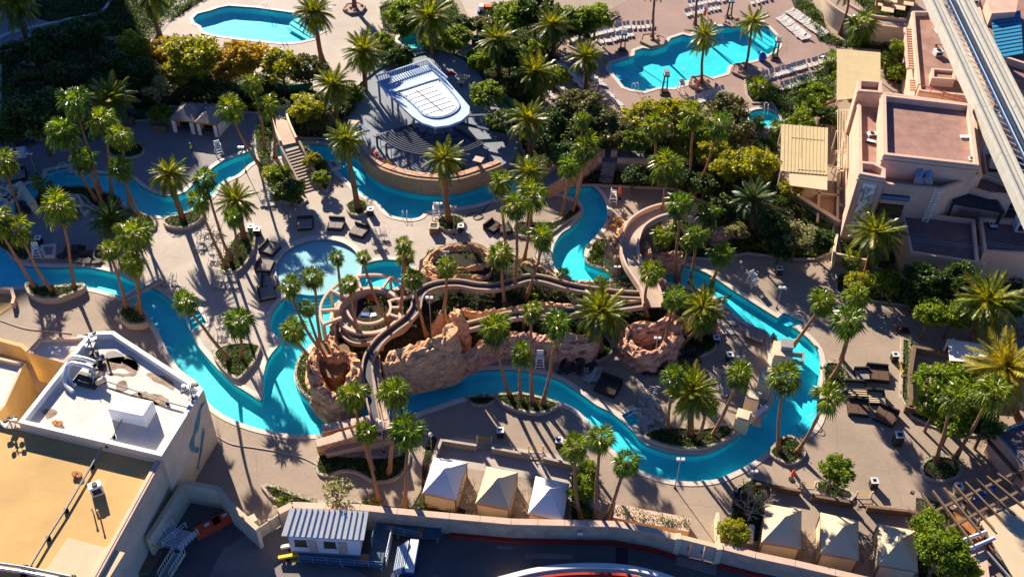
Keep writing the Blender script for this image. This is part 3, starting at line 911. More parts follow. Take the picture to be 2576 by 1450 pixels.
def rock_ridge(name, label, pts, parent_cat='rock formation', m='rock', amp=.4, seed=0.0, closed=False):
    """pts: (px, py, z of the crest, half width at top, half width at base)"""
    line = [Vector((*W(p[0], p[1], p[2]).xy, 0)) for p in pts]
    prm = [Vector((p[2], p[3], p[4])) for p in pts]
    n = 10
    C = crv(line, closed, n)
    Q = crv(prm, closed, n)
    # resample near 0.35 m
    pts2, q2 = [C[0]], [Q[0]]
    acc = 0
    for i in range(1, len(C)):
        acc += (C[i] - C[i - 1]).length
        if acc > .27:
            pts2.append(C[i]); q2.append(Q[i]); acc = 0
    C, Q = pts2, q2
    k = len(C)
    vs, fs = [], []
    prof = [(-1, 0), (-1, .12), (-.96, .25), (-.95, .38), (-.88, .5), (-.87, .62), (-.82, .75), (-.76, .87), (-.62, .97), (-.3, 1.0), (0, 1.02), (.3, 1.0), (.62, .97), (.76, .87), (.82, .75), (.87, .62), (.88, .5), (.95, .38), (.96, .25), (1, .12), (1, 0)]
    for i in range(k):
        a, b = C[(i - 1) % k if closed else max(i - 1, 0)], C[(i + 1) % k if closed else min(i + 1, k - 1)]
        d = (b - a); d.z = 0; d.normalize()
        nn = Vector((-d.y, d.x, 0))
        h, wt, wb = Q[i]
        e = 1.0
        if not closed:
            e = min(1, .35 + min(i, k - 1 - i) * .22)
        for t, zz in prof:
            w = wb + (wt - wb) * zz ** .7
            s = (t / .82 if abs(t) > .82 and zz > .7 else t)
            s = math.copysign(min(1, abs(t) / .9), t) if zz < .8 else t
            p = C[i] + nn * (w * s * e) + Vector((0, 0, h * zz))
            no = (nn * s * (1 - zz * .4) + Vector((0, 0, .25 + zz * .6))).normalized()
            vs.append(rocky(p, no, amp, .55, seed) if zz > 0 else p - Vector((0, 0, .1)))
    m_ = len(prof)
    for i in range(k - (0 if closed else 1)):
        for j in range(m_ - 1):
            i2 = (i + 1) % k
            fs.append((i * m_ + j, i * m_ + j + 1, i2 * m_ + j + 1, i2 * m_ + j))
    if not closed:
        fs.append(tuple(range(m_)))
        fs.append(tuple((k - 1) * m_ + j for j in range(m_))[::-1])
    mb = MB(); mb.add(vs, fs)
    return tag(mb.build(name, M[m]), label, parent_cat)

rock_ridge('rock_formation', 'tall layered sandstone rock cliff between the slide flume and the middle river', [(962,912,4.4,1.3,1.7),(1000,890,5.0,1.5,1.9),(1050,872,5.6,1.6,2.0),(1095,852,6.2,1.6,2.1),(1125,832,6.8,1.5,2.2),(1140,808,7.0,1.2,1.9)], amp=.55, seed=1)
rock_ridge('rock_formation', 'jagged rock spire topping the cliff left of the striped flumes', [(1145,812,5.2,1.0,1.6),(1150,785,6.2,1.0,1.6),(1140,765,5.6,.8,1.4)], amp=.6, seed=8)
rock_ridge('rock_formation', 'broken rock pinnacle beside the small palm above the cliff', [(1085,815,4.0,.6,1.0),(1110,790,5.2,.6,1.0),(1122,770,5.6,.5,1.0)], amp=.5, seed=14)
rock_ridge('rock_formation', 'left island rock crater with leaning palms rising from its hollow', [(785,905,3.4,.7,1.2),(800,960,3.6,.8,1.3),(835,990,3.6,.9,1.5),(870,975,3.8,.9,1.4),(890,940,4.2,.8,1.4),(893,900,4.2,.7,1.1),(868,880,3.6,.5,.9),(830,895,3.2,.5,1.0),(800,880,3.2,.6,1.0)], amp=.45, seed=3, closed=True)
rock_ridge('rock_formation', 'low front face of the left rock island above the water', [(820,1005,1.6,1.0,1.4),(850,1012,1.9,1.0,1.4),(880,1000,2.0,1.0,1.4),(900,985,2.0,.8,1.2)], amp=.45, seed=17)
rock_ridge('rock_formation', 'rock grotto wall beneath the round pergola facing the lagoon', [(838,790,2.6,.5,.8),(836,820,2.8,.5,.9),(836,850,3.0,.5,.9),(842,875,3.2,.6,1.0),(850,900,3.4,.6,1.0)], amp=.4, seed=5)
rock_ridge('rock_formation', 'low rock lip under the palms at the lagoon edge', [(795,868,1.6,.6,.9),(815,858,1.7,.5,.8),(833,853,1.8,.5,.8)], amp=.35, seed=6)
rock_ridge('rock_formation', 'oval rock crater holding pump boxes above the upper flume', [(1075,655,2.2,.5,.9),(1095,630,2.3,.5,.9),(1140,618,2.4,.5,.9),(1190,617,2.4,.5,.9),(1222,630,2.4,.5,.9),(1232,650,2.6,.5,.9),(1200,668,2.5,.5,.9),(1150,675,2.5,.5,.9),(1100,676,2.4,.5,.9)], amp=.35, seed=21, closed=True)
rock_ridge('rock_formation', 'row of pale boulders below the oval rock crater', [(1075,690,1.9,.6,1.0),(1110,692,2.1,.6,1.0),(1150,690,2.4,.7,1.0),(1190,693,2.6,.7,1.1),(1225,690,2.6,.7,1.0),(1240,670,2.4,.6,.9)], amp=.5, seed=23)
rock_ridge('rock_formation', 'long knobbly rock wall facing the river bend under the fan palms', [(1160,905,2.4,.8,1.2),(1195,872,3.0,.7,1.1),(1240,850,3.0,.7,1.1),(1300,838,3.0,.8,1.2),(1360,842,3.0,.9,1.3),(1420,845,3.2,1.0,1.5),(1470,848,3.4,1.1,1.6),(1510,842,3.2,.9,1.4)], m='rock2', amp=.6, seed=31)
rock_ridge('rock_formation', 'horseshoe of rounded boulders round a dark hollow', [(1570,815,2.6,.7,1.1),(1580,850,2.6,.8,1.2),(1605,878,2.6,.8,1.3),(1640,885,2.6,.8,1.3),(1675,865,2.8,.8,1.2),(1695,830,3.4,.9,1.3),(1705,790,4.0,.9,1.4)], m='rock2', amp=.55, seed=41)
rock_ridge('rock_formation', 'upper rock shoulder between the flumes and the horseshoe boulders', [(1575,808,3.4,.7,1.1),(1610,815,3.4,.9,1.2),(1650,812,3.6,.9,1.2),(1690,790,4.2,.9,1.4),(1690,765,4.6,.8,1.3)], m='rock2', amp=.55, seed=43)
rock_ridge('rock_formation', 'rock bank under the big palm pair at the island east end', [(1715,800,3.0,.8,1.2),(1750,795,2.8,.8,1.2),(1790,800,2.4,.7,1.1),(1808,825,2.0,.6,1.0)], m='rock2', amp=.5, seed=45)
rock_ridge('rock_formation', 'cave like boulder at the outer foot of the curved slide walkway', [(1535,590,2.8,.8,1.1),(1548,620,3.2,1.1,1.5),(1550,655,3.0,1.1,1.5)], amp=.6, seed=51)
rock_ridge('rock_formation', 'line of boulders along the outer rim of the curved walkway', [(1660,522,3.2,.5,.8),(1610,540,3.4,.6,1.0),(1572,565,3.6,.6,1.0),(1558,600,3.6,.6,1.0)], amp=.55, seed=53)
rock_ridge('rock_formation', 'boulders lining the inner side of the curved walkway', [(1622,600,3.2,.5,.9),(1630,630,3.2,.5,.9),(1632,665,3.0,.5,.9)], amp=.5, seed=55)
rock_ridge('rock_formation', 'low sloping rock bank inside the walkway curve', [(1640,640,2.2,.9,1.4),(1680,640,2.2,.9,1.4),(1715,630,2.0,.8,1.2)], m='rock2', amp=.5, seed=57)
rock_ridge('rock_formation', 'broad pink rock slab at the far end of the walkway planting', [(1790,590,1.8,.9,1.3),(1820,575,2.2,.9,1.3),(1845,565,2.0,.7,1.0)], m='rock2', amp=.5, seed=59)
rock_ridge('rock_formation', 'small rocks where the upper river meets the flumes', [(1305,665,1.2,.4,.7),(1330,660,1.5,.5,.8),(1355,672,1.2,.5,.8),(1400,690,1.0,.4,.6),(1445,706,1.0,.4,.6)], m='rock2', amp=.4, seed=61)
rock_ridge('rock_formation', 'rock bank below the river steps under the white railing', [(1470,712,1.0,.3,.5),(1510,722,1.0,.3,.6),(1550,715,1.2,.4,.6),(1600,710,1.5,.4,.7)], m='rock2', amp=.3, seed=63)
rock_ridge('rock_formation', 'rock slope right of the walkway where it meets the east river', [(1650,690,2.0,.6,1.0),(1668,710,2.2,.6,1.1),(1690,735,2.2,.6,1.1)], m='rock2', amp=.45, seed=65)
rock_ridge('rock_formation', 'rock terrace wall stepping along the upper flume', [(1160,775,3.0,.5,.8),(1210,782,3.0,.4,.7),(1270,775,3.0,.4,.7),(1330,765,3.0,.4,.7),(1390,762,3.0,.4,.7),(1450,770,3.0,.4,.7)], amp=.3, seed=67)

# flumes and the curved walkway: path points are (px, py, height)
def channel(name, label, cat, pts, w, wall, m_in, m_rim, rim=.22, n=5, th=.16, legs=True, body='bed'):
    L = [W(*p) for p in pts]
    C = crv(L, False, n)
    k = len(C)
    flat = [Vector((p.x, p.y, 0)) for p in C]
    def off(d, dz):
        O = offset(flat, d, False)
        return [Vector((O[i].x, O[i].y, C[i].z + dz)) for i in range(k)]
    t = thing(name, label, cat, (L[0].x, L[0].y, 0))
    mb = MB()
    a, b = off(w / 2, 0), off(-w / 2, 0)
    mb.strip(a, b)
    mb.strip(off(w / 2, -.25), off(-w / 2, -.25))
    mb.build(body, M[m_in], t)
    for s in (1, -1):
        mb = MB()
        i0, i1 = off(s * w / 2, -.25), off(s * w / 2, wall)
        o0, o1 = off(s * (w / 2 + rim), -.25), off(s * (w / 2 + rim), wall)
        mb.strip(i0, i1); mb.strip(i1, o1); mb.strip(o1, o0); mb.strip(o0, i0)
        mb.build('side_wall', M[m_rim], t)
    if legs:
        acc = 0
        for i in range(2, k - 2):
            acc += (C[i] - C[i - 1]).length
            if acc > 4.5 and C[i].z > 1.2:
                acc = 0
                mb = MB()
                mb.box((C[i].x, C[i].y, -.2), .5, .5, C[i].z - .1)
                mb.build('support', M[m_rim], t)
    return t
channel('curved_walkway', 'wide cream walkway curving up from the slides to the upper garden', 'walkway', [(1800,552,2.6),(1742,543,2.8),(1690,533,3.0),(1642,543,3.2),(1602,568,3.4),(1585,602,3.6),(1582,635,3.8),(1592,668,4.0),(1612,700,4.0),(1634,735,4.0),(1642,772,3.9)], 1.9, .75, 'walk', 'pinkt', .3)
channel('water_flume', 'long dark slide flume winding from the walkway down to the splash ramp', 'water slide', [(1620,745,3.7),(1560,742,3.6),(1500,734,3.5),(1430,722,3.5),(1370,705,3.5),(1330,701,3.4),(1290,712,3.4),(1250,723,3.4),(1200,722,3.3),(1150,714,3.3),(1100,718,3.3),(1065,732,3.2),(1050,753,3.2),(1045,778,3.1),(1025,803,3.1),(985,833,3.0),(952,862,3.0),(930,897,2.9),(924,932,2.8),(930,970,2.7),(936,1010,2.6),(946,1050,2.5),(955,1092,2.4)], .95, .35, 'flume', 'flumew', .2)
channel('water_flume', 'middle flume running left from the walkway foot to the cliff', 'water slide', [(1618,765,3.5),(1540,776,3.4),(1470,785,3.2),(1400,788,3.1),(1330,791,3.0),(1280,797,2.9),(1220,812,2.8),(1165,826,2.6)], .9, .4, 'flume', 'flumew', .28)
channel('stair_walk', 'pale service path beside the lower end of the long flume', 'walkway', [(944,900,2.6),(947,940,2.6),(952,985,2.5),(960,1030,2.5),(970,1075,2.4),(975,1098,2.3)], .8, .5, 'walk', 'flumew', .15)
channel('water_flume', 'pale inner loop flume under the round pergola', 'water slide', [(1035,800,2.6),(1010,830,2.5),(960,850,2.4),(910,862,2.3),(880,855,2.2),(862,835,2.1),(868,815,2.1)], .5, .35, 'walk', 'flumew', .15, legs=False)
# landing ramp of the slide: two stepped pink walls
t = thing('splash_ramp', 'pink block walls where the long flume lands below the river', 'ramp', W(890, 1150))
for nm, pts, h0, h1 in (('upper_wall', [(815,1110),(870,1100),(920,1092),(984,1088)], 1.6, 2.4), ('lower_wall', [(803,1150),(860,1132),(920,1122),(984,1118)], 1.8, 3.0)):
    L = WL(pts)
    D = offset(L, .9, False)
    mb = MB()
    k = len(L)
    for i in range(k - 1):
        za, zb = h0 + (h1 - h0) * i / (k - 1), h0 + (h1 - h0) * (i + 1) / (k - 1)
        A, B, C_, D_ = L[i], L[i + 1], D[i + 1], D[i]
        mb.prism([(A.x, A.y, za), (B.x, B.y, zb), (C_.x, C_.y, zb), (D_.x, D_.y, za)], 0)
    mb.build(nm, M['rock2'], t)
    for i in range(14):
        f = (i + .5) / 14
        a, b = L[0].lerp(L[-1], f), D[0].lerp(D[-1], f)
        mb = MB()
        mb.box(((a.x + b.x) / 2, (a.y + b.y) / 2, h0 + (h1 - h0) * f + .02), 1.05 * (L[-1] - L[0]).length / 15, 1.05, .22, math.atan2(L[-1].y - L[0].y, L[-1].x - L[0].x))
        mb.build('coping_stone', M['pinkt'], t)
mb = MB()
mb.prism(WL([(820,1140),(984,1105),(984,1090),(815,1125)], 1.0), 0)
mb.build('landing', M['walk'], t)

# ------------------------------------------------------------------ round pergola
pc = W(928, 772, 3.4)
t = thing('round_pergola', 'round cream concrete pergola over the slide pump pit', 'pergola', (pc.x, pc.y, 0))
def arc_beam(r, w, z, h, a0, a1, n=40):
    mb = MB()
    I = [Vector((pc.x + r * math.cos(rad(a0 + (a1 - a0) * i / n)), pc.y + r * math.sin(rad(a0 + (a1 - a0) * i / n)), 0)) for i in range(n + 1)]
    run(I, w, z, z + h, mb)
    return mb
arc_beam(3.9, .45, 0, 3.0, 0, 360).build('ring_wall', M['pinkt'], t)
arc_beam(2.6, .3, 3.0, .3, 190, 390).build('inner_ring_beam', M['pinkt'], t)
arc_beam(5.9, .28, 3.1, .35, 20, 212).build('outer_ring_beam', M['pinkt'], t)
for a in (24, 70, 112, 150, 186, 210):
    mb = MB()
    mb.bar((pc.x + 3.6 * math.cos(rad(a)), pc.y + 3.6 * math.sin(rad(a)), 3.28), (pc.x + 6.0 * math.cos(rad(a)), pc.y + 6.0 * math.sin(rad(a)), 3.28), .3, .36)
    mb.build('beam', M['pinkt'], t)
    mb = MB()
    mb.box((pc.x + 5.9 * math.cos(rad(a)), pc.y + 5.9 * math.sin(rad(a)), -1.1), .35, .35, 4.2)
    mb.build('post', M['pinkt'], t)
for a in (340, 5, 30):
    mb = MB()
    mb.bar((pc.x + 2.5 * math.cos(rad(a)), pc.y + 2.5 * math.sin(rad(a)), 3.15), (pc.x + 3.8 * math.cos(rad(a)), pc.y + 3.8 * math.sin(rad(a)), 3.1), .3, .3)
    mb.build('beam', M['pinkt'], t)
mb = MB()
mb.prism([(pc.x + 3.7 * math.cos(T * i / 24), pc.y + 3.7 * math.sin(T * i / 24), 1.6) for i in range(24)], 0)
mb.build('floor', M['walk'], t)
def simple_box(name, label, cat, px, py, z, sx, sy, sz, rz, m, group=None):
    mb = MB()
    p = W(px, py, z)
    mb.box((0, 0, 0), sx, sy, sz, rz, 0)
    # softened rim so that it does not read as a bare cube
    mb.box((0, 0, sz), sx * .94, sy * .94, .05, rz, 0)
    o = mb.build(name, M[m])
    o.location = p
    return tag(o, label, cat, group)
simple_box('raft_stack', 'folded red raft lying inside the round pergola', 'raft', 942, 758, 1.65, 1.9, .7, .5, -.5, 'orange')
simple_box('tarp_bundle', 'bright blue tarp bundle inside the round pergola', 'tarp', 921, 796, 1.65, 1.2, .6, .4, -.1, 'blue')
simple_box('tool_crate', 'pale tool crate beside the blue tarp bundle', 'crate', 938, 797, 1.65, .9, .6, .4, .3, 'white')
simple_box('pump_box', 'white pump box with fan at the left of the oval crater', 'pump box', 1122, 638, 1.4, .9, .8, .7, 0, 'white')
simple_box('pump_box', 'plain cream pump box at the right of the oval crater', 'pump box', 1167, 634, 1.4, 1.0, .6, .7, -.1, 'cream')
simple_box('access_hatch', 'small white hatch box among shrubs left of the lamp', 'hatch', 1401, 716, .8, .9, .7, .5, .2, 'white')
mb = MB(); mb.prism([(x, y, 1.3) for x, y in c2([(1085,655),(1110,637),(1150,628),(1195,628),(1222,640),(1222,655),(1180,663),(1120,668)])], 0)
struct('crater_floor', mb, M['dirt'])
mb = MB(); mb.prism([(x, y, 2.1) for x, y in c2([(795,905),(812,960),(840,980),(865,965),(882,930),(880,900),(850,890),(815,895)])], 0)
struct('crater_floor', mb, M['dirt'])

# ------------------------------------------------------------------ stage platform with bar roof
stage = [(914,402),(926,425),(956,446),(994,462),(1044,474),(1106,479),(1156,475),(1206,460),(1260,440),(1300,400),(1290,350),(1250,290),(1200,200),(1120,150),(1060,150),(960,180),(925,215),(900,262),(880,320),(890,370)]
SH = 1.6
P = [(x, y) for x, y in c2(stage)]
t = thing('stage_platform', 'raised curved construction platform with tan brick river wall', 'platform', (*W(1080, 380).xy, 0))
mb = MB(); mb.prism([(x, y, SH) for x, y in P], 0, cap=True)
mb.build('floor', M['stagefloor'], t)
wall = CW([(912,411),(926,434),(956,456),(994,471),(1044,483),(1106,488),(1156,484),(1206,469),(1240,458),(1262,448)], 0, False, 5)
mb = MB(); run(wall, .5, 0, 2.6, mb); mb.build('brick_wall', M['brick'], t)
mb = MB(); run(offset(wall, -.25, False), .12, .0, .0 + .01, mb)
inner = offset(wall, .75, False)
mb = MB(); run(inner, .9, SH, 2.75, mb); mb.build('parapet', M['rock2'], t)
# courses of the brick wall: individual blocks along the visible face
bm = None
cum = [0]
for a, b in zip(wall[:-1], wall[1:]): cum.append(cum[-1] + (b - a).length)
def along(L, cum, s):
    for i in range(len(L) - 1):
        if cum[i + 1] >= s:
            f = (s - cum[i]) / max(1e-6, cum[i + 1] - cum[i])
            return L[i].lerp(L[i + 1], f), (L[i + 1] - L[i]).normalized()
    return L[-1].copy(), (L[-1] - L[-2]).normalized()
bb = MB(); bb.box((0, 0, 0), .76, .10, .37)
brick0 = None
face = offset(wall, -.27, False)
fc = [0]
for a, b in zip(face[:-1], face[1:]): fc.append(fc[-1] + (b - a).length)
cnt = 0
for row in range(6):
    s = .2 + (row % 2) * .4
    while s < fc[-1] - .3 and cnt < 290:
        p, d = along(face, fc, s)
        if brick0 is None:
            brick0 = bb.build('brick', M['brick'], t)
            bo = brick0
            me = brick0.data
            me.transform(Matrix.Translation(wpos(t)))
        else:
            bo = brick0.copy(); COL.objects.link(bo); bo.parent = t
        bo.location = Vector((p.x, p.y, .05 + row * .41)) - wpos(t)
        bo.rotation_euler = (0, 0, math.atan2(d.y, d.x))
        s += .8; cnt += 1
t = thing('bar_pavilion', 'white and blue steel bar roof with rounded end above curved trellis', 'pavilion', (*W(1080, 330, SH).xy, SH))
RZ = 5.6
roof = [(948,205),(1074,164),(1120,198),(1160,243),(1181,268),(1180,286),(1160,303),(1128,315),(1094,319),(1062,309),(1036,292),(1000,258)]
mb = MB(); mb.prism(WL(roof, RZ), RZ - .35); mb.build('roof_deck', M['bluewhite'], t)
# stadium shaped recess outline standing proud
stad = CW([(990,235),(1010,228),(1098,200),(1112,205),(1150,250),(1156,272),(1135,290),(1100,299),(1066,292),(1045,272),(1015,245)], RZ, True, 4)
mb = MB(); ring([Vector((p.x, p.y, 0)) for p in stad], .16, RZ, RZ + .16, mb); mb.build('recess_rim', M['bluesteel'], t)
inn = offset([Vector((p.x, p.y, 0)) for p in stad], -.5)
mb = MB()
mb.prism([(p.x, p.y, RZ + .06) for p in inn], RZ); mb.build('recess_floor', M['whitem'], t)
# roof sheets of the recess: seams as thin battens
a0, a1, b0, b1 = W(1005, 240, RZ + .1), W(1075, 292, RZ + .1), W(1085, 212, RZ + .1), W(1150, 268, RZ + .1)
for i in range(6):
    f = (i + .5) / 6
    mb = MB(); mb.bar(a0.lerp(a1, f), b0.lerp(b1, f), .05, .04); mb.build('seam', M['bluewhite'], t)
mb = MB(); mb.bar(a0.lerp(b0, .5), a1.lerp(b1, .5), .08, .08); mb.build('ridge_cable', M['dark'], t)
# louvred frame along the back and right edges
q0, q1, q2 = W(946, 192, RZ + .9), W(1074, 150, RZ + .9), W(1125, 196, RZ + .9)
mb = MB(); mb.bar(q0, q1, .16); mb.bar(q1, q2, .16); mb.bar(q0, W(975, 243, RZ + .9), .16); mb.build('rail_top', M['bluewhite'], t)
p0, p1, p2 = W(950, 206, RZ), W(1074, 165, RZ), W(1122, 205, RZ)
for i in range(22):
    f = (i + .5) / 22
    mb = MB(); mb.bar(q0.lerp(q1, f), p0.lerp(p1, f), .10); mb.build('louver', M['bluewhite'], t)
for i in range(14):
    f = (i + .5) / 14
    mb = MB(); mb.bar(q1.lerp(q2, f), p1.lerp(p2, f), .08); mb.build('louver', M['bluewhite'], t)
for i in range(20):
    f = (i + .5) / 20
    a, b = W(950, 206, RZ + .06).lerp(W(1074, 165, RZ + .06), f), W(972, 224, RZ + .06).lerp(W(1086, 181, RZ + .06), f)
    mb = MB(); mb.bar(a, b, .07, .06); mb.build('roof_slat', M['bluesteel'], t)
for x, y in ((952,208),(1074,168),(1000,256),(1120,200),(1040,292),(1175,282),(1094,315),(985,240)):
    q = W(x, y, RZ - .3)
    mb = MB(); mb.box((q.x, q.y, SH), .3, .3, RZ - .3 - SH); mb.build('column', M['greym'], t)
cx, cy = W(1100, 290, 4).xy
# curved trellis fan below the rounded end
def arcp(r, a): return Vector((cx + r * math.cos(rad(a)), cy + r * math.sin(rad(a)), 0))
for k in range(13):
    r = 4.6 + k * .42
    mb = MB()
    run([arcp(r, -150 + 3.4 * i) for i in range(33)], .1, 3.7, 3.85, mb)
    mb.build('trellis_slat', M['navy'], t)
for a in (-150, -135, -112, -90, -68, -45, -20, 8):
    d0, d1 = arcp(3.6, a), arcp(9.9 + (a > -50) * 1.0, a)
    d0.z = d1.z = 3.55
    mb = MB(); mb.bar(d0, d1, .5 if a > -60 or a < -140 else .18, .22); mb.build('trellis_beam', M['navy'], t)
    mb = MB(); mb.box((d1.x, d1.y, SH), .28, .28, 3.5 - SH); mb.build('trellis_post', M['navy'], t)
for x in range(9):
    a = -150 + x * 7
    q = arcp(9.9, a)
    mb = MB(); mb.box((q.x, q.y, SH), .1, .1, 2.0); mb.build('baluster', M['bluesteel'], t)
mb = MB(); run([arcp(2.6, -180 + i * 12) for i in range(31)], .6, SH, SH + 1.1, mb); mb.build('bar_counter', M['bluesteel'], t)
# green construction fence screens
def fence(name, label, pts, h, m, post=1.9, z=0.0, tilt=0):
    L = WL(pts)
    t = thing(name, label, 'fence', (*L[0].xy, z))
    for a, b in zip(L[:-1], L[1:]):
        a = Vector((a.x, a.y, z)); b = Vector((b.x, b.y, z))
        n = max(1, int((b - a).length / post))
        for i in range(n):
            p, q = a.lerp(b, i / n), a.lerp(b, (i + 1) / n)
            mb = MB(); d = (q - p).normalized() * .04
            mb.bar(p + d + Vector((0, 0, h / 2)), q - d + Vector((0, 0, h / 2)), .05, h - .1)
            mb.build('screen_panel', M[m], t)
            mb = MB(); mb.box((p.x, p.y, z), .09, .09, h + .12); mb.build('post', M['greym'], t)
    return t
M['screen'] = mat('green_screen', (.02, .20, .10), .8, .3, 1)
fence('construction_fence', 'green screened fence curving behind the bar pavilion', [(895,252),(910,232),(950,200),(1000,175),(1060,158),(1110,156),(1150,160),(1192,178),(1215,210),(1245,245),(1285,275),(1300,300)], 1.9, 'screen')
fence('construction_fence', 'green screened fence above the hut roofs at the top left', [(545,215),(600,238),(650,240),(700,232),(730,240),(790,232)], 1.9, 'screen')
# clutter on the platform
def tarp(name, label, px, py, z, r, h, m):
    mb = MB(); p = W(px, py, z)
    n = 12
    vs = [(0, 0, h)]
    for k in (0.5, 1.0):
        for i in range(n):
            rr = r * k * R.uniform(.8, 1.15)
            vs.append((rr * math.cos(T * i / n), rr * .6 * math.sin(T * i / n), (h * .75 if k < 1 else 0) * R.uniform(.7, 1.1)))
    fs = [(0, 1 + i, 1 + (i + 1) % n) for i in range(n)] + [(1 + i, 1 + n + i, 1 + n + (i + 1) % n, 1 + (i + 1) % n) for i in range(n)]
    mb.add(vs, fs); o = mb.build(name, M[m]); o.location = p
    return tag(o, label, 'tarp')
tarp('tarp_pile', 'crumpled yellow tarp by the left end of the stage wall', 969, 411, SH, 1.25, .7, 'yel')
tarp('debris_pile', 'heap of purple red rubble bags near the fence', 1133, 186, SH, .9, .5, 'red')
tarp('debris_pile', 'dark bagged debris behind the date palm on the stage', 1160, 425, SH, .8, .5, 'dark')
def beams(label, pts, m, n, w=.12, z=SH):
    t = thing('lumber_stack', label, 'building material', (*W(*pts[0], z).xy, z))
    a, b = W(*pts[0], z + .08), W(*pts[1], z + .08)
    d = (b - a).normalized().cross(Vector((0, 0, 1)))
    for i in range(n):
        mb = MB(); o = d * (i - n / 2) * w * 1.6
        mb.bar(a + o + (b - a) * R.uniform(0, .08), b + o - (b - a) * R.uniform(0, .08), w, .12); mb.build('beam', M[m], t)
    return t
beams('red steel beam pointing at the yellow tarp', [(928,372),(955,400)], 'redbin', 2, .2)
beams('blue pipes laid behind the stage parapet', [(1000,436),(1035,430)], 'bluesteel', 4)
beams('loose pale boards right of the blue pipes', [(1045,440),(1140,445)], 'bluewhite', 5, .14)
beams('long blue pipes leaning left of the bar pavilion', [(893,305),(925,330)], 'bluesteel', 4)
beams('blue planks under the left date palm', [(825,268),(875,276)], 'bluesteel', 5, .2, .1)
def board(name, label, px, py, z, sx, sy, rz, m, cat='board', leg=.0):
    p = W(px, py, z)
    t = thing(name, label, cat, (p.x, p.y, z - leg))
    mb = MB(); mb.box((p.x, p.y, z), sx, sy, .08, rz); mb.build('top', M[m], t)
    if leg:
        mb = MB(); mb.box((p.x, p.y, z - leg), sx * .35, sy * .35, leg, rz); mb.build('base', M['dark'], t)
    return t
board('plywood_cover', 'peach plywood sheet left of the bar', 889, 308, SH + .5, 1.6, 1.0, -.1, 'pinkt')
board('work_table', 'peach topped stand at the right end of the stage wall', 1203, 401, SH + 2.0, 1.3, 1.2, -.35, 'pinkt', 'stand', 1.9)
board('work_table', 'peach plywood table beside the trellis left posts', 1010, 352, SH + .7, .7, 1.6, .2, 'pinkt', 'stand', .6)
board('plywood_cover', 'plywood lean-to sheet by the fence right of the roof', 1164, 193, SH + 1.0, 2.0, 1.2, -.4, 'canvas')
board('work_table', 'yellowish crate table next to the plywood lean-to', 1160, 206, SH + .8, 1.1, .9, -.3, 'canvas_t', 'stand', .7)
board('work_table', 'orange plank trestle at the right edge of the platform', 1250, 285, SH + .6, .8, 2.2, .5, 'pinkt', 'stand', .5)

# ------------------------------------------------------------------ bridge with stairs over the upper river
t = thing('stair_bridge', 'cream walled footbridge with wide stairs down to the plaza', 'bridge', W(720, 330))
top = [(703,300,1.6),(712,330,1.8),(730,365,1.8)]
def ribbon_walls(L, w, mb_floor, parent, hw=.9, rim=.3):
    flat = [Vector((p.x, p.y, 0)) for p in L]
    A, B = offset(flat, w / 2, False), offset(flat, -w / 2, False)
    k = len(L)
    a = [Vector((A[i].x, A[i].y, L[i].z)) for i in range(k)]
    b = [Vector((B[i].x, B[i].y, L[i].z)) for i in range(k)]
    mb = MB(); mb.strip(a, b); mb.strip([p - Vector((0, 0, .4)) for p in a], [p - Vector((0, 0, .4)) for p in b])
    mb.build('deck', M['walk'], parent)
    for s, O in ((1, a), (-1, b)):
        o2 = offset(flat, s * (w / 2 + rim), False)
        mb = MB()
        i0 = [p - Vector((0, 0, .45)) for p in O]; i1 = [p + Vector((0, 0, hw)) for p in O]
        q0 = [Vector((o2[i].x, o2[i].y, L[i].z - .45)) for i in range(k)]; q1 = [Vector((o2[i].x, o2[i].y, L[i].z + hw)) for i in range(k)]
        mb.strip(i0, i1); mb.strip(i1, q1); mb.strip(q1, q0)
        mb.build('side_wall', M['cream'], parent)
ribbon_walls(crv([W(708,268,1.2), W(703,295,1.7), W(711,325,2.0), W(727,362,2.1)], False, 5), 2.0, None, t)
s0, s1 = W(731, 372, 2.1), W(786, 478, 0)
dd = (s1 - s0); dd.z = 0; L_ = dd.length; dd.normalize(); nn = Vector((-dd.y, dd.x, 0))
NS = 14
for i in range(NS):
    z = 2.1 * (1 - (i + .5) / NS)
    c = Vector((s0.x, s0.y, 0)) + dd * (L_ * (i + .5) / NS)
    mb = MB(); mb.box((c.x, c.y, max(0, z - .5)), 2.5, L_ / NS * .985, min(z, .5) + .07, math.atan2(nn.y, nn.x)); mb.build('step', M['walk'], t)
for s in (1, -1):
    a = Vector((s0.x, s0.y, 0)) + nn * s * 1.42; b = Vector((s1.x, s1.y, 0)) + nn * s * 1.42
    mb = MB(); w2 = nn * .15
    mb.add([a - w2 + Vector((0, 0, 2.9)), a + w2 + Vector((0, 0, 2.9)), b + w2 + Vector((0, 0, .8)), b - w2 + Vector((0, 0, .8)), a - w2, a + w2, b + w2, b - w2], [(0, 1, 2, 3), (0, 4, 5, 1), (1, 5, 6, 2), (2, 6, 7, 3), (3, 7, 4, 0)])
    mb.build('side_wall', M['cream'], t)
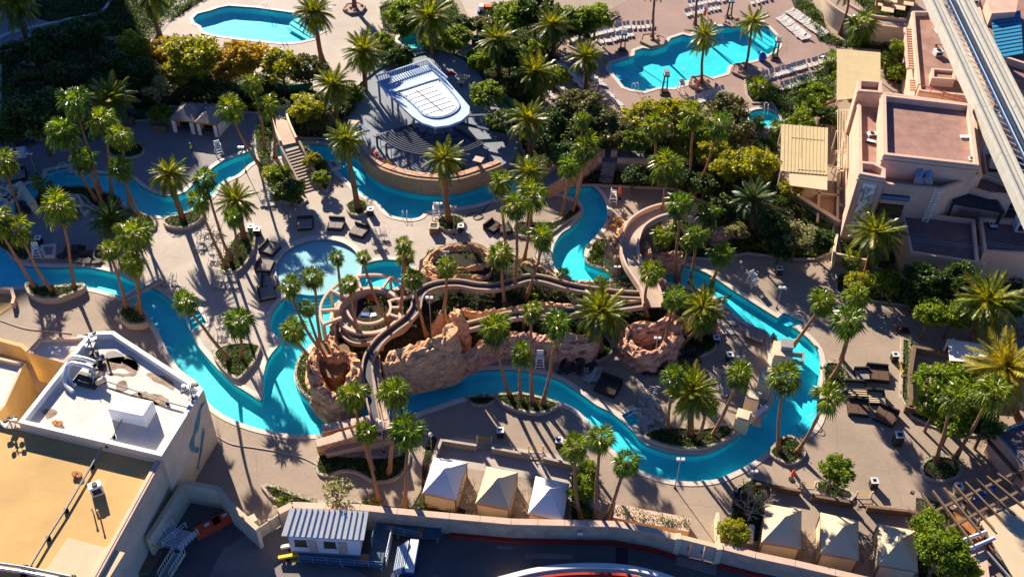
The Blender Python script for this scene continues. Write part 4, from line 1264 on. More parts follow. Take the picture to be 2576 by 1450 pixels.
# ramp bridge with pink brick parapet between stage and middle bend
t = thing('ramp_bridge', 'pink brick ramp bridge rising over the river to the upper terrace', 'bridge', W(1420, 460))
L = crv([W(1362,470,1.2), W(1390,450,1.6), W(1430,425,2.0), W(1465,400,2.3), W(1500,375,2.4)], False, 4)
flat = [Vector((p.x, p.y, 0)) for p in L]
A, B = offset(flat, 1.2, False), offset(flat, -1.2, False)
mb = MB(); mb.strip([Vector((A[i].x, A[i].y, L[i].z)) for i in range(len(L))], [Vector((B[i].x, B[i].y, L[i].z)) for i in range(len(L))]); mb.build('deck', M['grey'], t)
for s, O in ((1, A), (-1, B)):
    O2 = offset(flat, s * 1.55, False); mb = MB()
    k = len(L)
    f0 = [Vector((O[i].x, O[i].y, max(-.2, L[i].z - 2))) for i in range(k)]; f1 = [Vector((O[i].x, O[i].y, L[i].z + .8)) for i in range(k)]
    g0 = [Vector((O2[i].x, O2[i].y, max(-.2, L[i].z - 2))) for i in range(k)]; g1 = [Vector((O2[i].x, O2[i].y, L[i].z + .8)) for i in range(k)]
    mb.strip(f0, f1); mb.strip(f1, g1); mb.strip(g1, g0)
    mb.build('parapet', M['rock2'], t)
# far stairs with flanking walls
t = thing('garden_stairs', 'straight grey stairs climbing the dark bank to the upper terrace', 'stairs', W(1425 + 0, 560))
a, b = W(1502 + 24, 462, 0), W(1540 + 0, 405, 1.9)
a = W(1522, 460, 0); b = W(1534, 407, 1.7)
dd = (b - a); dd.z = 0; L_ = dd.length; dd.normalize()
for i in range(11):
    c = Vector((a.x, a.y, 0)) + dd * (L_ * (i + .5) / 11)
    mb = MB(); mb.box((c.x, c.y, 0), 1.9, L_ / 11 * .98, 1.7 * (i + 1) / 11, math.atan2(dd.y, dd.x) - math.pi / 2); mb.build('step', M['grey'], t)
mb = MB(); mb.prism(WL([(1455,370),(1690,378),(1700,415),(1455,404)], 1.7), 0); struct('upper_terrace', mb, M['grey'])
for lab, x0, x1 in (('low cream wall left of the garden stairs', 1448, 1512), ('low cream wall right of the garden stairs', 1552, 1640)):
    mb = MB(); run([W(x0, 402 + (x0 - 1448) * .05, 1.7), W(x1, 402 + (x1 - 1448) * .05, 1.7)], .35, 1.6, 2.5, mb)
    tag(mb.build('garden_wall', M['cream']), lab, 'wall')
for x, y, lab in ((1500,388,'pale cube pillar with dark lamp left of the stairs top'),(1543,392,'pale cube pillar with dark lamp right of the stairs top')):
    t = thing('gate_pillar', lab, 'pillar', W(x, y, 1.7))
    p = W(x, y, 1.7)
    mb = MB(); mb.box(p, .9, .7, 1.1); mb.box((p.x, p.y, p.z + 1.1), 1.0, .8, .1); mb.build('pillar', M['pinkt'], t)
    mb = MB(); mb.box((p.x, p.y + .9, p.z), .9, .7, 1.0); mb.build('cap', M['dark'], t)

# left coral pergola bridge
t = thing('pergola_bridge', 'cream beamed bridge pergola crossing the river at the left edge', 'pergola', W(40, 510))
for (ax, ay), (bx, by) in (((-40,476),(58,468)),((-40,540),(20,530)),((58,468),(82,520)),((20,530),(-20,560)),((58,478),(-20,545)),((-20,476),(30,510)),((10,472),(45,495)),((-30,500),(40,500))):
    mb = MB(); mb.bar(W(ax, ay, 1.8), W(bx, by, 1.8), .45, .5); mb.build('beam', M['cream'], t)
mb = MB(); run([W(50,470,1.2), W(66,490,1.2), W(80,512,1.2), W(88,520,1.2)], .8, 0, 2.1, mb); mb.build('abutment', M['cream'], t)
for x, y in ((-10,545),(58,470),(20,532),(0,478)):
    p = W(x, y, 1.6); mb = MB(); mb.box((p.x, p.y, -1.1), .5, .5, 2.7); mb.build('post', M['cream'], t)

# plank footbridge / weir over the west river
t = thing('footbridge', 'slim pale footbridge crossing the west river by the palms', 'bridge', W(370, 722))
mb = MB(); mb.bar(W(308,757,.35), W(408,704,.35), .75, .22); mb.build('deck', M['walk'], t)
for s in (0, 1):
    a, b = W(310, 748 + s * 18, .35), W(402, 698 + s * 16, .35)
    mb = MB(); mb.bar(a + Vector((0, 0, .35)), b + Vector((0, 0, .35)), .08); mb.build('rail', M['cream'], t)

# ================================================================== BUILDINGS
def up(L, z): return [Vector((p.x, p.y, z)) for p in L]
def parapet_block(t, pts, h, ph=.6, pw=.35, wall='pinkw', roof='redroof', trim='pinkt', z0=0.0, bands=0, names=('wall', 'roof', 'parapet')):
    """pts read at the parapet top (height h + ph)"""
    L = WL(pts, h + ph)
    mb = MB(); mb.prism(up(L, h + ph), z0, cap=False); mb.build(names[0], M[wall], t)
    I = offset(up(L, 0), -pw)
    mb = MB()
    mb.strip(up(L, h + ph), up(I, h + ph), 0, True); mb.strip(up(I, h + ph), up(I, h), 0, True)
    mb.build(names[2], M[trim], t)
    from mathutils.geometry import tessellate_polygon
    mb = MB(); S = up(I, h)
    mb.add(S, [tuple(q) for q in tessellate_polygon([S])]); mb.build(names[1], M[roof], t)
    for b in range(bands):
        O = offset(up(L, 0), .1 + .06 * b); z = h + ph - .25 - b * .55
        mb = MB(); mb.strip(up(O, z), up(O, z - .28), 0, True); mb.strip(up(O, z), up(L, z), 0, True); mb.strip(up(O, z - .28), up(L, z - .28), 0, True)
        mb.build('cornice', M[trim], t)
    return L
def bthing(name, label, cat, px, py, z=0):
    return thing(name, label, cat, W(px, py, z))
def pbox(t, name, m, px, py, z0, sx, sy, sz, rz=0.0, z_read=None):
    p = W(px, py, z0 if z_read is None else z_read)
    mb = MB(); mb.box((p.x, p.y, z0), sx, sy, sz, rz); return mb.build(name, M[m], t)
def ac(label, px, py, z, sx, sy, sz, rz, m='greym', fans=1):
    p = W(px, py, z)
    t = thing('rooftop_unit', label, 'air conditioner', p, None, rz)
    mb = MB(); mb.box(p, sx, sy, sz); mb.build('housing', M[m], t)
    mb = MB(); mb.box((p.x, p.y, p.z + sz), sx * .96, sy * .96, .05); mb.build('lid', M['whitem' if m != 'white' else 'white'], t)
    for i in range(fans):
        x = p.x + sx * ((i + .5) / fans - .5)
        mb = MB(); mb.tube([(x, p.y, p.z + sz + .05), (x, p.y, p.z + sz + .16)], min(sx / fans, sy) * .33, 14); mb.build('fan', M['dark'], t)
    if fans: mb = MB(); mb.box((p.x, p.y - sy / 2 - .02, p.z + sz * .2), sx * .7, .05, sz * .6); mb.build('grille', M['dark'], t)
    for s in (-1, 1):
        mb = MB(); mb.box((p.x + s * sx * .35, p.y, p.z - .12), .15, sy, .12); mb.build('foot', M['dark'], t)
    return t

# ---- left foreground: white roofed show building
t = bthing('show_building', 'white roofed building with dirty roof patches and swirl painted wall', 'building', 300, 1000)
ZW = 8.0
L = parapet_block(t, [(222,838),(240,833),(287,832),(305,845),(512,978),(487,1016),(406,1146),(45,1061)], ZW, .8, .45, 'cream', 'whiteroof', 'white')
# dirt stains with a shape of their own
M['stain'] = mat('roof_dirt', (.36, .26, .19), .9, .5, 1.3)
M['stain2'] = mat('roof_puddle', (.05, .05, .06), .5, .5, 1.6)
for pts, m in (([(232,915),(262,905),(300,895),(330,895),(352,925),(340,935),(300,925),(270,935),(240,925)], 'stain'), ([(260,892),(285,880),(305,885),(312,900),(300,915),(270,905)], 'stain2'),
               ([(372,940),(400,938),(440,965),(430,978),(400,965),(380,955)], 'stain'), ([(330,990),(380,985),(425,1005),(420,1020),(395,1018),(350,1008)], 'stain'), ([(295,965),(315,960),(320,975),(300,985)], 'stain'), ([(310,900),(335,905),(350,930),(330,925),(312,915)], 'stain2'), ([(345,1005),(375,1000),(400,1015),(370,1025)], 'stain'), ([(110,1030),(135,1025),(140,1045),(115,1048)], 'stain'), ([(270,935),(300,940),(345,935),(330,948),(285,945)], 'stain')):
    S = CW(pts, ZW + .012, True, 4)
    S = [p + Vector((noise.noise(p * 1.3) * .35, noise.noise(p * 1.3 + Vector((9, 3, 1))) * .35, 0)) for p in S]
    mb = MB(); mb.add(S, [tuple(q) for q in __import__('mathutils').geometry.tessellate_polygon([S])])
    mb.build('roof_stain', M[m], t)
# swirl lines painted on the east wall
def wallpt(A, B, u, z):
    p = A.lerp(B, u); d = (B - A); n = Vector((d.y, -d.x, 0)).normalized() * -.03
    return Vector((p.x, p.y, z)) + n
fa, fb = Vector((*L[4].xy, 0)), Vector((*L[6].xy, 0))
if (Vector((fb.y - fa.y, -(fb.x - fa.x), 0))).x < 0: sgn = 1
else: sgn = -1
def wallcurve(pts, r=.06):
    d = (fb - fa).normalized(); n = Vector((d.y, -d.x, 0))
    if n.x < 0: n = -n
    C = crv([fa + (fb - fa) * u + Vector((0, 0, z)) + n * .06 for u, z in pts], False, 6)
    mb = MB(); mb.tube(C, r, 5); return mb
M['teal'] = mat('teal_paint', (.16, .34, .36), .6, .15, 3)
for k in range(4):
    o = k * .035
    wallcurve([(.04 + o, 7.2), (.14 + o, 7.4 - k * .2), (.22 + o, 6.3), (.30 + o, 5.5), (.40 + o, 5.2), (.46 + o * .5, 4.0), (.44, 3.0 + k * .3), (.38, 3.1)]).build('painted_swirl', M['teal'], t)
for k in range(2):
    wallcurve([(.20, 4.0 + k * .5), (.28, 3.2 + k * .4), (.36, 2.2 + k * .3), (.44, 1.6), (.50, 1.0 + k * .2), (.48, .6)], .07).build('painted_swirl', M['teal'], t)
# ---- hall at the corner, golden reflected light in its ochre roof colour
t = bthing('hall_building', 'large hall with golden light in its ochre roof colour, lower left corner', 'building', 150, 1300)
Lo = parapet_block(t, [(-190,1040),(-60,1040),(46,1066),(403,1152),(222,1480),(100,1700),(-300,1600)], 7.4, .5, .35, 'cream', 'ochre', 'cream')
mb = MB(); A = W(402, 1160, 7.0); B = W(230, 1470, 7.0)
mb.bar(W(408,1150,7.6), W(240,1455,7.6), .5, .5); mb.build('ledge', M['pinkt'], t)
pbox(t, 'skylight_patch', 'canvas_t', 210, 1420, 7.41, 6.0, 4.4, .05, -.25)
def pipe_run(name, label, pts, z, r, m, px=4.0, cat='pipe'):
    L = WL(pts, z + .35)
    t = thing(name, label, cat, (*L[0].xy, z))
    mb = MB(); mb.tube(L, r, 8); mb.build('pipe', M[m], t)
    for a, b in zip(L[:-1], L[1:]):
        n = max(1, int((b - a).length / px))
        for i in range(n + 1):
            p = a.lerp(b, i / n)
            mb = MB(); mb.box((p.x, p.y, z + .01), r * 3.4, r * 3.4, .33); mb.build('support', M['dark'], t)
    return t
pipe_run('roof_pipe', 'long conduit crossing the ochre roof diagonally', [(262,1112),(230,1170),(165,1280),(120,1350),(75,1425)], 7.4, .1, 'greym')
pipe_run('roof_pipe', 'conduit across the white roof toward its east corner', [(262,956),(350,985),(420,1010),(480,1026)], ZW, .08, 'greym')
pipe_run('roof_pipe', 'pair of thin pipes from the box unit to the roof edge', [(308,1052),(285,1095),(268,1118)], ZW, .08, 'greym')
pipe_run('roof_pipe', 'grey pipe bundle along the bottom left roof edge', [(-30,1412),(60,1425),(180,1450)], 7.4, .16, 'greym')
pipe_run('roof_pipe', 'second pipe of the bundle at the bottom left corner', [(-30,1424),(60,1437),(150,1455)], 7.4, .16, 'whitem')
ac('white box unit standing on the white roof', 338, 1045, ZW, 4.0, 2.1, 1.7, -.22, 'white', 0)
ac('small beige unit on the ochre roof beside a ladder rail', 246, 1238, 7.4, 1.2, .8, 1.3, .5, 'canvas_w', 1)
def vent(label, px, py, z, r, h, m='dark'):
    p = W(px, py, z); t = thing('roof_vent', label, 'roof vent', p)
    mb = MB(); mb.tube([p, p + Vector((0, 0, h))], r, 10); mb.build('stack', M[m], t)
    mb = MB(); mb.tube([p + Vector((0, 0, h)), p + Vector((0, 0, h + .12))], r * 1.5, 10); mb.build('cap', M[m], t)
vent('left one of two brown roof vents on the ochre roof', 190, 1195, 7.4, .22, .25, 'woodo')
vent('right one of two brown roof vents on the ochre roof', 201, 1198, 7.4, .22, .25, 'woodo')
vent('left one of two rusty vents low on the white roof', 140, 1066, ZW, .22, .2, 'woodo')
vent('right one of two rusty vents low on the white roof', 152, 1068, ZW, .22, .2, 'woodo')
vent('thin pale pipe vent left of its pair near the roof edge', 236, 1292, 7.4, .07, .9, 'canvas')
vent('thin pale pipe vent right of its pair near the roof edge', 252, 1300, 7.4, .07, 1.1, 'canvas')
vent('squat vent between dark roof stains', 272, 912, ZW, .12, .8)
# machinery with ducts on the white roof
p = W(222, 960, ZW); t = thing('duct_machine', 'yellow and white duct machinery with curved pipes on the white roof', 'ductwork', p)
mb = MB(); mb.box(p, 2.6, 1.6, .5, -.25); mb.build('skid', M['dark'], t)
for k in range(2):
    a = p + Vector((-2.0, 1.0 + k * .9, 1.0)); mb = MB()
    mb.tube(crv([a + Vector((2.6, -.3, .4)), a + Vector((1.4, 0, .6)), a + Vector((.1, .2, .5)), a + Vector((-.3, -.4, .1)), a + Vector((-.2, -1.6, -.6)), a + Vector((.9, -2.6, -.75))], False, 5), .24, 8); mb.build('duct', M['whitem'], t)
for k in range(2):
    q = p + Vector((.5 + k * .7, .3 - k * .8, .5)); mb = MB(); mb.tube([q, q + Vector((.9, .1, .5))], .32, 10); mb.build('motor', M['canvas_t'], t)
for i in range(6):
    mb = MB(); q = p + Vector((R.uniform(-.9, 1.2), R.uniform(-.8, .8), .4)); mb.bar(q, q + Vector((R.uniform(-.8, .8), R.uniform(-.3, .3), R.uniform(.5, 1.0))), .07); mb.build('strut', M['greym'], t)
def antenna(label, px, py, z, n=8, s=1.0):
    p = W(px, py, z); t = thing('roof_light_cluster', label, 'spotlights', p)
    mb = MB(); mb.box(p, .8 * s, .8 * s, .12); mb.build('base', M['greym'], t)
    mb = MB(); mb.tube([p, p + Vector((0, 0, 1.5 * s))], .07, 6); mb.build('mast', M['greym'], t)
    for i in range(n):
        a = R.uniform(0, T); q = p + Vector((math.cos(a) * .8 * s, math.sin(a) * .8 * s, R.uniform(.6, 1.5) * s))
        mb = MB(); mb.bar(p + Vector((0, 0, q.z - p.z)), q, .06); mb.box(q - Vector((0, 0, .12)), .38, .3, .26, a); mb.build('lamp_head', M['dark' if i % 2 else 'whitem'], t)
antenna('cluster of spotlights on the north corner of the white roof', 229, 868, ZW + .4, 9, 1.0)
antenna('cluster of spotlights on the east corner of the white roof', 484, 1000, ZW + .5, 10, 1.0)
antenna('cluster of spotlights at the west corner between both roofs', 30, 1072, 7.9, 6, .8)
pipe_run('roof_pipe', 'fat dark hose lying behind the roof spotlights', [(235,885),(245,912),(250,920)], ZW, .22, 'dark')
# annex and neighbours
t = bthing('annex_building', 'small yellow walled annex with white roof left of the white roof', 'building', 150, 900)
parapet_block(t, [(66,884),(98,850),(210,846),(222,846),(160,912)], 4.6, .4, .3, 'yellow', 'whiteroof', 'pinkt')
t = bthing('side_building', 'yellow walled low building cut by the left picture edge', 'building', 10, 950)
parapet_block(t, [(-60,884),(62,912),(12,1020),(-60,1100)], 4.6, .5, .3, 'yellow', 'whiteroof', 'canvas_t')
mb = MB(); run([W(-20,848,2.4), W(55,868,2.4), W(100,905,2.4)], .5, 0, 2.4, mb)
tag(mb.build('garden_wall', M['yellow']), 'orange lit yellow garden wall at the left edge', 'wall')
# compound wall
t = bthing('compound_wall', 'cream compound wall bent round the service yard', 'wall', 500, 1230)
CW_ = [W(x, y, 3.3) for x, y in ((372,1352),(463,1212),(548,1228),(580,1268),(648,1330))]
for i, (a, b) in enumerate(zip(CW_[:-1], CW_[1:])):
    mb = MB(); a = Vector((a.x, a.y, 0)); b = Vector((b.x, b.y, 0)); e = (b - a).normalized() * .14
    run([a - e, b + e * (1 if i < 3 else 0)], .38 + i * .01, 0, 3.3 + i * .004, mb); mb.build('wall_section', M['cream'], t)
    mb = MB(); run([a, b], .5, 3.31 + i * .004, 3.42 + i * .004, mb); mb.build('cap', M['canvas_t'], t)
pbox(t, 'end_pillar', 'cream', 640, 1330, 0, .9, .9, 3.4, .6, 1.5)
t = bthing('panel_fence', 'short cream panel fence linking the compound pillar to the trailer wall', 'fence', 670, 1315)
q0, q1 = Vector((*W(650,1326,1.9).xy, 0)), Vector((*W(704,1290,1.9).xy, 0))
for i in range(2):
    a, b = q0.lerp(q1, i / 2), q0.lerp(q1, (i + 1) / 2); e = (b - a).normalized() * .12
    mb = MB(); run([a + e, b - e], .1, .1, 1.9, mb); mb.build('fence_panel', M['cream'], t)
for i in range(3):
    a = q0.lerp(q1, i / 2); mb = MB(); mb.box(a, .25, .25, 2.1); mb.build('post', M['canvas_t'], t)
# perimeter wall along the road with red kerb
t = bthing('perimeter_wall', 'long weathered stucco wall with pale cap along the service road', 'wall', 1100, 1330)
pw = [(700,1287),(735,1270),(905,1276),(1000,1286),(1130,1298),(1285,1312),(1420,1315),(1550,1318),(1640,1334),(1704,1352)]
pw2 = [(1808,1372),(1900,1396),(2000,1417),(2100,1440),(2250,1475)]
for seg, j in ((pw, 0), (pw2, 1)):
    L = WL(seg, 2.7)
    for i, (a, b) in enumerate(zip(L[:-1], L[1:])):
        a = Vector((a.x, a.y, 0)); b = Vector((b.x, b.y, 0))
        mb = MB(); run([a, b], .55, 0, 2.7 + .003 * (i % 2), mb); mb.build('wall_section', M['wallt'], t)
        n = max(1, int((b - a).length / 2.4))
        for k in range(n):
            mb = MB(); p, q = a.lerp(b, k / n), a.lerp(b, (k + 1) / n); e = (q - p).normalized() * .02
            run([p + e, q - e], .72, 2.71, 2.84, mb); mb.build('cap_stone', M['pinkt'], t)
for seg, lab in ((pw[4:], 'red painted kerb along the foot of the middle wall'), (pw2, 'red painted kerb at the right end of the wall')):
    kl = [Vector((p.x, p.y - .5, 0)) for p in WL(seg, 2.7)]
    mb = MB(); run(kl, .4, 0, .32, mb); tag(mb.build('red_kerb', M['red']), lab, 'kerb')
for i, (x, y, lab) in enumerate(((1458,1335,'small white notice plate in the middle of the perimeter wall'),(1686,1358,'small white notice plate left of the pink gate'),(1972,1415,'small white notice plate right of the pink gate'))):
    p = W(x, y, 1.6); mb = MB(); mb.box((p.x, p.y - .42, p.z), .55, .06, .42)
    tag(mb.build('notice_plate', M['white']), lab, 'sign')
t = bthing('service_gate', 'pink three panel metal gate box set in the perimeter wall', 'gate', 1755, 1390)
g0, g1 = W(1705, 1352, 2.6), W(1808, 1378, 2.6)
d = (g1 - g0).normalized()
for i in range(3):
    a, b = g0.lerp(g1, i / 3), g0.lerp(g1, (i + 1) / 3)
    mb = MB(); run([Vector((*a.xy, 0)) + d * .05, Vector((*b.xy, 0)) - d * .05], .18, .15, 2.7, mb); mb.build('gate_panel', M['pinkt'], t)
    mb = MB(); q = a.lerp(b, .85); mb.box((q.x, q.y - .16, 1.3), .1, .1, .35); mb.build('handle', M['dark'], t)
mb = MB(); run([Vector((*g0.xy, 0)), Vector((*g1.xy, 0))], .5, 2.75, 2.95, mb); mb.build('lintel', M['canvas_t'], t)
mb = MB(); run([Vector((g0.x, g0.y - 1.0, 0)), Vector((g1.x, g1.y - 1.0, 0))], .9, 0, .16, mb); mb.build('threshold', M['conc'], t)
for q, nm in ((g0, 'g0'), (g1, 'g1')):
    mb = MB(); mb.box((q.x, q.y, 0), .6, .7, 2.98); mb.build('pier', M['cream'], t)
# white and red curved barrier roof at the bottom edge
t = bthing('curved_barrier', 'white topped curved barrier with red stripe at the bottom edge', 'barrier', 1450, 1440)
C = CW([(1250,1456),(1330,1435),(1400,1424),(1480,1420),(1570,1424),(1650,1440),(1720,1464)], .9, False, 6)
flat = [Vector((p.x, p.y, 0)) for p in C]
mb = MB(); run(flat, .55, 0, .9, mb); mb.build('barrier', M['white'], t)
mb = MB(); run(offset(flat, -.48, False), .35, 0, .7, mb); mb.build('inner_ledge', M['pinkw'], t)
mb = MB(); run(offset(flat, -.82, False), .25, 0, .75, mb); mb.build('red_stripe', M['red'], t)

# ---- site trailer
def seam_roof(t, c00, c10, c11, c01, n, m, seam, name='roof_panel', th=.08, sh=.08):
    """corner points (3d); n standing seam panels along c00->c10"""
    for i in range(n):
        f0, f1 = i / n, (i + 1) / n
        a, b, c, d = c00.lerp(c10, f0), c00.lerp(c10, f1), c01.lerp(c11, f1), c01.lerp(c11, f0)
        e = (b - a) * .02
        mb = MB(); dn = Vector((0, 0, -th))
        mb.add([a + e, b - e, c - e, d + e, a + e + dn, b - e + dn, c - e + dn, d + e + dn], [(0, 1, 2, 3), (7, 6, 5, 4), (0, 4, 5, 1), (1, 5, 6, 2), (2, 6, 7, 3), (3, 7, 4, 0)])
        mb.build(name, M[m], t)
        if i: 
            mb = MB(); mb.bar(a + Vector((0, 0, sh / 2)), d + Vector((0, 0, sh / 2)), .07, sh); mb.build('seam', M[seam], t)
t = bthing('site_trailer', 'site trailer with pale seamed metal roof and two doors', 'trailer', 810, 1380)
c00, c10, c11, c01 = W(729,1276,4.4), W(927,1285,4.4), W(915,1357,3.7), W(707,1346,3.7)
seam_roof(t, c00, c10, c11, c01, 14, 'whitem', 'greym')
w0, w1 = Vector((*W(724,1348,3.6).xy, 0)), Vector((*W(900,1358,3.6).xy, 0))
d = (w1 - w0).normalized(); nb = Vector((-d.y, d.x, 0))
mb = MB(); mb.prism([Vector((*q.xy, 3.55)) for q in (w0, w1, w1 + nb * 3.3, w0 + nb * 3.3)], .9); mb.build('body', M['canvas_w'], t)
Lw = (w1 - w0).length
def onwall(name, m, u0, u1, z0, z1, pr=.05, par=None):
    a, b = w0 + d * (u0 * Lw), w0 + d * (u1 * Lw)
    mb = MB(); q = -nb * pr
    mb.add([a + q + Vector((0, 0, z0)), b + q + Vector((0, 0, z0)), b + q + Vector((0, 0, z1)), a + q + Vector((0, 0, z1)), a + Vector((0, 0, z0)), b + Vector((0, 0, z0)), b + Vector((0, 0, z1)), a + Vector((0, 0, z1))], [(0, 1, 2, 3), (4, 5, 1, 0), (3, 2, 6, 7), (0, 3, 7, 4), (1, 5, 6, 2)])
    return mb.build(name, M[m], par or t)
for u in (.08, .50):
    w = onwall('window', 'dark', u, u + .17, 2.1, 3.1)
    onwall('pane', 'glass', u + .01, u + .08, 2.2, 3.0, .08, w); onwall('pane', 'glass', u + .09, u + .16, 2.2, 3.0, .08, w)
    onwall('window_sill', 'woodo', u - .01, u + .18, 2.0, 2.09, .12)
for u in (.27, .70):
    dr = onwall('door', 'pinkw', u, u + .13, 1.1, 3.2)
    onwall('handle', 'dark', u + .115, u + .122, 2.0, 2.2, .1, dr)
onwall('skirt_panel', 'greym', 0, 1, .9, 1.05, .06)
# steel walkway platform round the trailer
M['bluedeck'] = mat('blue_grey_decking', (.07, .12, .17), .7, .3, 1.2)
t = bthing('steel_platform', 'blue grey metal platform with rails in front of the trailer', 'platform', 860, 1400)
for k, pts in enumerate(([(752,1385),(965,1392),(962,1425),(752,1408)], [(932,1393),(965,1395),(990,1335),(1045,1318),(945,1312)], [(990,1318),(1110,1325),(1110,1352),(1052,1352),(985,1340)])):
    mb = MB(); mb.prism(WL(pts, .9 + .005 * k), .75 + .005 * k, bottom=True); mb.build('deck_section', M['bluedeck'], t)
for pts in ([(905,1392),(928,1392),(925,1415),(903,1412)], [(978,1320),(992,1320),(990,1342),(976,1342)], [(1050,1325),(1064,1327),(1062,1350),(1047,1350)]):
    mb = MB(); mb.prism(WL(pts, .93), .9); mb.build('orange_mat', M['woodo'], t)
def railing(t, pts, z, h=1.0, m='bluesteel', sp=1.3, r=.05):
    L = WL(pts, z)
    for a, b in zip(L[:-1], L[1:]):
        for hh in (h, h * .55):
            mb = MB(); mb.bar(a + Vector((0, 0, hh)), b + Vector((0, 0, hh)), r); mb.build('rail', M[m], t)
        n = max(1, int((b - a).length / sp))
        for i in range(n + 1):
            p = a.lerp(b, i / n); mb = MB(); mb.box(p, r * 1.2, r * 1.2, h); mb.build('post', M[m], t)
railing(t, [(752,1410),(962,1426)], .9, 1.0, 'bluesteel')
railing(t, [(975,1335),(1060,1352)], .9, 1.0, 'bluesteel')
railing(t, [(935,1375),(945,1320)], .9, 1.0, 'bluesteel')
for x, y in ((755,1400),(860,1412),(958,1422),(1000,1340),(1100,1350)):
    p = W(x, y, .75); mb = MB(); mb.box((p.x, p.y, 0), .15, .15, .75); mb.build('leg', M['greym'], t)
# flatbed cart with boards
t = bthing('board_cart', 'blue cart stacked with white boards beside the platform', 'cart', 1018, 1405)
for i in range(6):
    a, b = W(992 + i * 5, 1440 - i * 2, .9), W(1003 + i * 5, 1380 - i * 3, 1.3)
    mb = MB(); mb.bar(a, b, .12, 1.4); mb.build('board', M['white' if i % 2 else 'bluewhite'], t)
mb = MB(); p = W(1034, 1403, .4); mb.box(p, 1.2, 3.6, .6, -.08); mb.build('bed', M['blue'], t)
mb = MB(); p = W(1037, 1400, 1.0); mb.box(p, .85, 3.4, .7, -.08); mb.build('load', M['whitem'], t)
for x, y in ((1022,1430),(1045,1432),(1028,1385),(1050,1388)):
    p = W(x, y, .22); mb = MB(); mb.tube([p - Vector((.08, 0, 0)), p + Vector((.08, 0, 0))], .22, 12); mb.build('wheel', M['dark'], t)
t = bthing('wire_gate', 'pale wire mesh gate leaf standing left of the cart', 'gate', 985, 1400)
a, b = W(972, 1425, 0), W(987, 1355, 0)
for z in (.2, 1.0, 1.9):
    mb = MB(); mb.bar(a + Vector((0, 0, z)), b + Vector((0, 0, z)), .08); mb.build('rail', M['whitem'], t)
for i in range(10):
    p = a.lerp(b, i / 9); mb = MB(); mb.bar(p + Vector((0, 0, .2)), p + Vector((0, 0, 1.9)), .05); mb.build('bar', M['whitem'], t)
for (x, y, lab, m) in ((733,1380,'white and yellow compactor trolley by the trailer corner','white'), (727,1407,'yellow pallet jack at the platform end','yel')):
    p = W(x, y, 0); t = thing('hand_truck', lab, 'pallet jack', p)
    mb = MB(); mb.bar(p + Vector((-1.0, -.1, .5)), p + Vector((1.0, .25, .7)), .35, .3); mb.build('body', M[m], t)
    for k in (-1, 1):
        mb = MB(); mb.bar(p + Vector((.4, k * .3, .2)), p + Vector((1.9, k * .3 + .3, .2)), .16, .1); mb.build('fork', M['yel'], t)
    mb = MB(); mb.tube([p + Vector((-.1, -.3, .2)), p + Vector((-.1, .3, .2))], .2, 10); mb.build('wheel', M['dark'], t)
# red bins
for k, (x, y, lab) in enumerate(((526,1334,'left red dumpster with white label in the yard'), (570,1310,'right red dumpster with white label in the yard'))):
    p = W(x, y, 0); rz = .42
    t = thing('red_dumpster', lab, 'dumpster', p, 'red dumpsters in the yard', .62)
    mb = MB(); mb.box(p, 2.7, .9, .95); mb.build('body', M['redbin'], t)
    mb = MB(); mb.box((p.x, p.y, p.z + .95), 2.75, .95, .08); mb.build('lid', M['redbin'], t)
    mb = MB(); mb.box((p.x, p.y + .1, p.z + 1.03), .5, .3, .03); mb.build('sticker', M['white'], t)
    for s in (-.7, 0, .7):
        mb = MB(); mb.box((p.x + s, p.y - .51, p.z + .1), .12, .08, .8); mb.build('rib', M['redbin'], t)
# stair tower with landing at the yard
t = bthing('steel_stairs', 'white railed steel landing and stairs in the service yard', 'stairs', 440, 1340)
mb = MB(); mb.prism(WL([(422,1322),(495,1342),(455,1382),(385,1365)], 1.6), 1.45, bottom=True); mb.build('landing', M['greym'], t)
for i in range(9):
    f = i / 9; a, b = W(422, 1322, 1.62).lerp(W(385, 1365, 1.62), f), W(495, 1342, 1.62).lerp(W(455, 1382, 1.62), f)
    mb = MB(); mb.bar(a, b, .05, .04); mb.build('slat', M['whitem'], t)
railing(t, [(385,1366),(438,1318)], 1.6, 1.0, 'white', .5, .04)
railing(t, [(412,1374),(470,1326)], 1.6, 1.0, 'white', 1.4, .04)
railing(t, [(455,1384),(500,1343)], 1.6, 1.0, 'white', .35, .04)
a, b = W(452, 1390, 1.5), W(415, 1450, 0)
for s in (-.55, .55):
    mb = MB(); o = Vector((s, 0, 0)); mb.bar(a + o, b + o, .12, .25); mb.build('stringer', M['canvas_t'], t)
    mb = MB(); mb.bar(a + o + Vector((0, 0, 1)), b + o + Vector((0, 0, 1)), .05); mb.build('rail', M['white'], t)
    for i in range(9):
        p = a.lerp(b, i / 8) + o; mb = MB(); mb.bar(p, p + Vector((0, 0, 1)), .04); mb.build('baluster', M['white'], t)
for i in range(9):
    p = a.lerp(b, (i + .5) / 9); mb = MB(); mb.box(p, 1.05, .3, .05); mb.build('tread', M['greym'], t)
t = bthing('loading_dock', 'brown loading dock pit with cross braced frame at the hall wall', 'loading dock', 350, 1400)
mb = MB(); mb.prism(WL([(355,1368),(408,1378),(370,1440),(300,1440)], .5), 0); mb.build('dock_floor', M['wood'], t)
for a, b in (((290,1420),(332,1350)),((290,1420),(300,1450)),((300,1440),(330,1380)),((352,1362),(392,1372))):
    mb = MB(); mb.bar(W(*a, 2.2), W(*b, 2.2), .14); mb.build('frame_bar', M['yel'], t)
for i in range(5):
    mb = MB(); mb.bar(W(312 + i * 5, 1354, 3.2), W(310 + i * 5, 1372, 3.2), .06); mb.build('grate_bar', M['yel'], t)

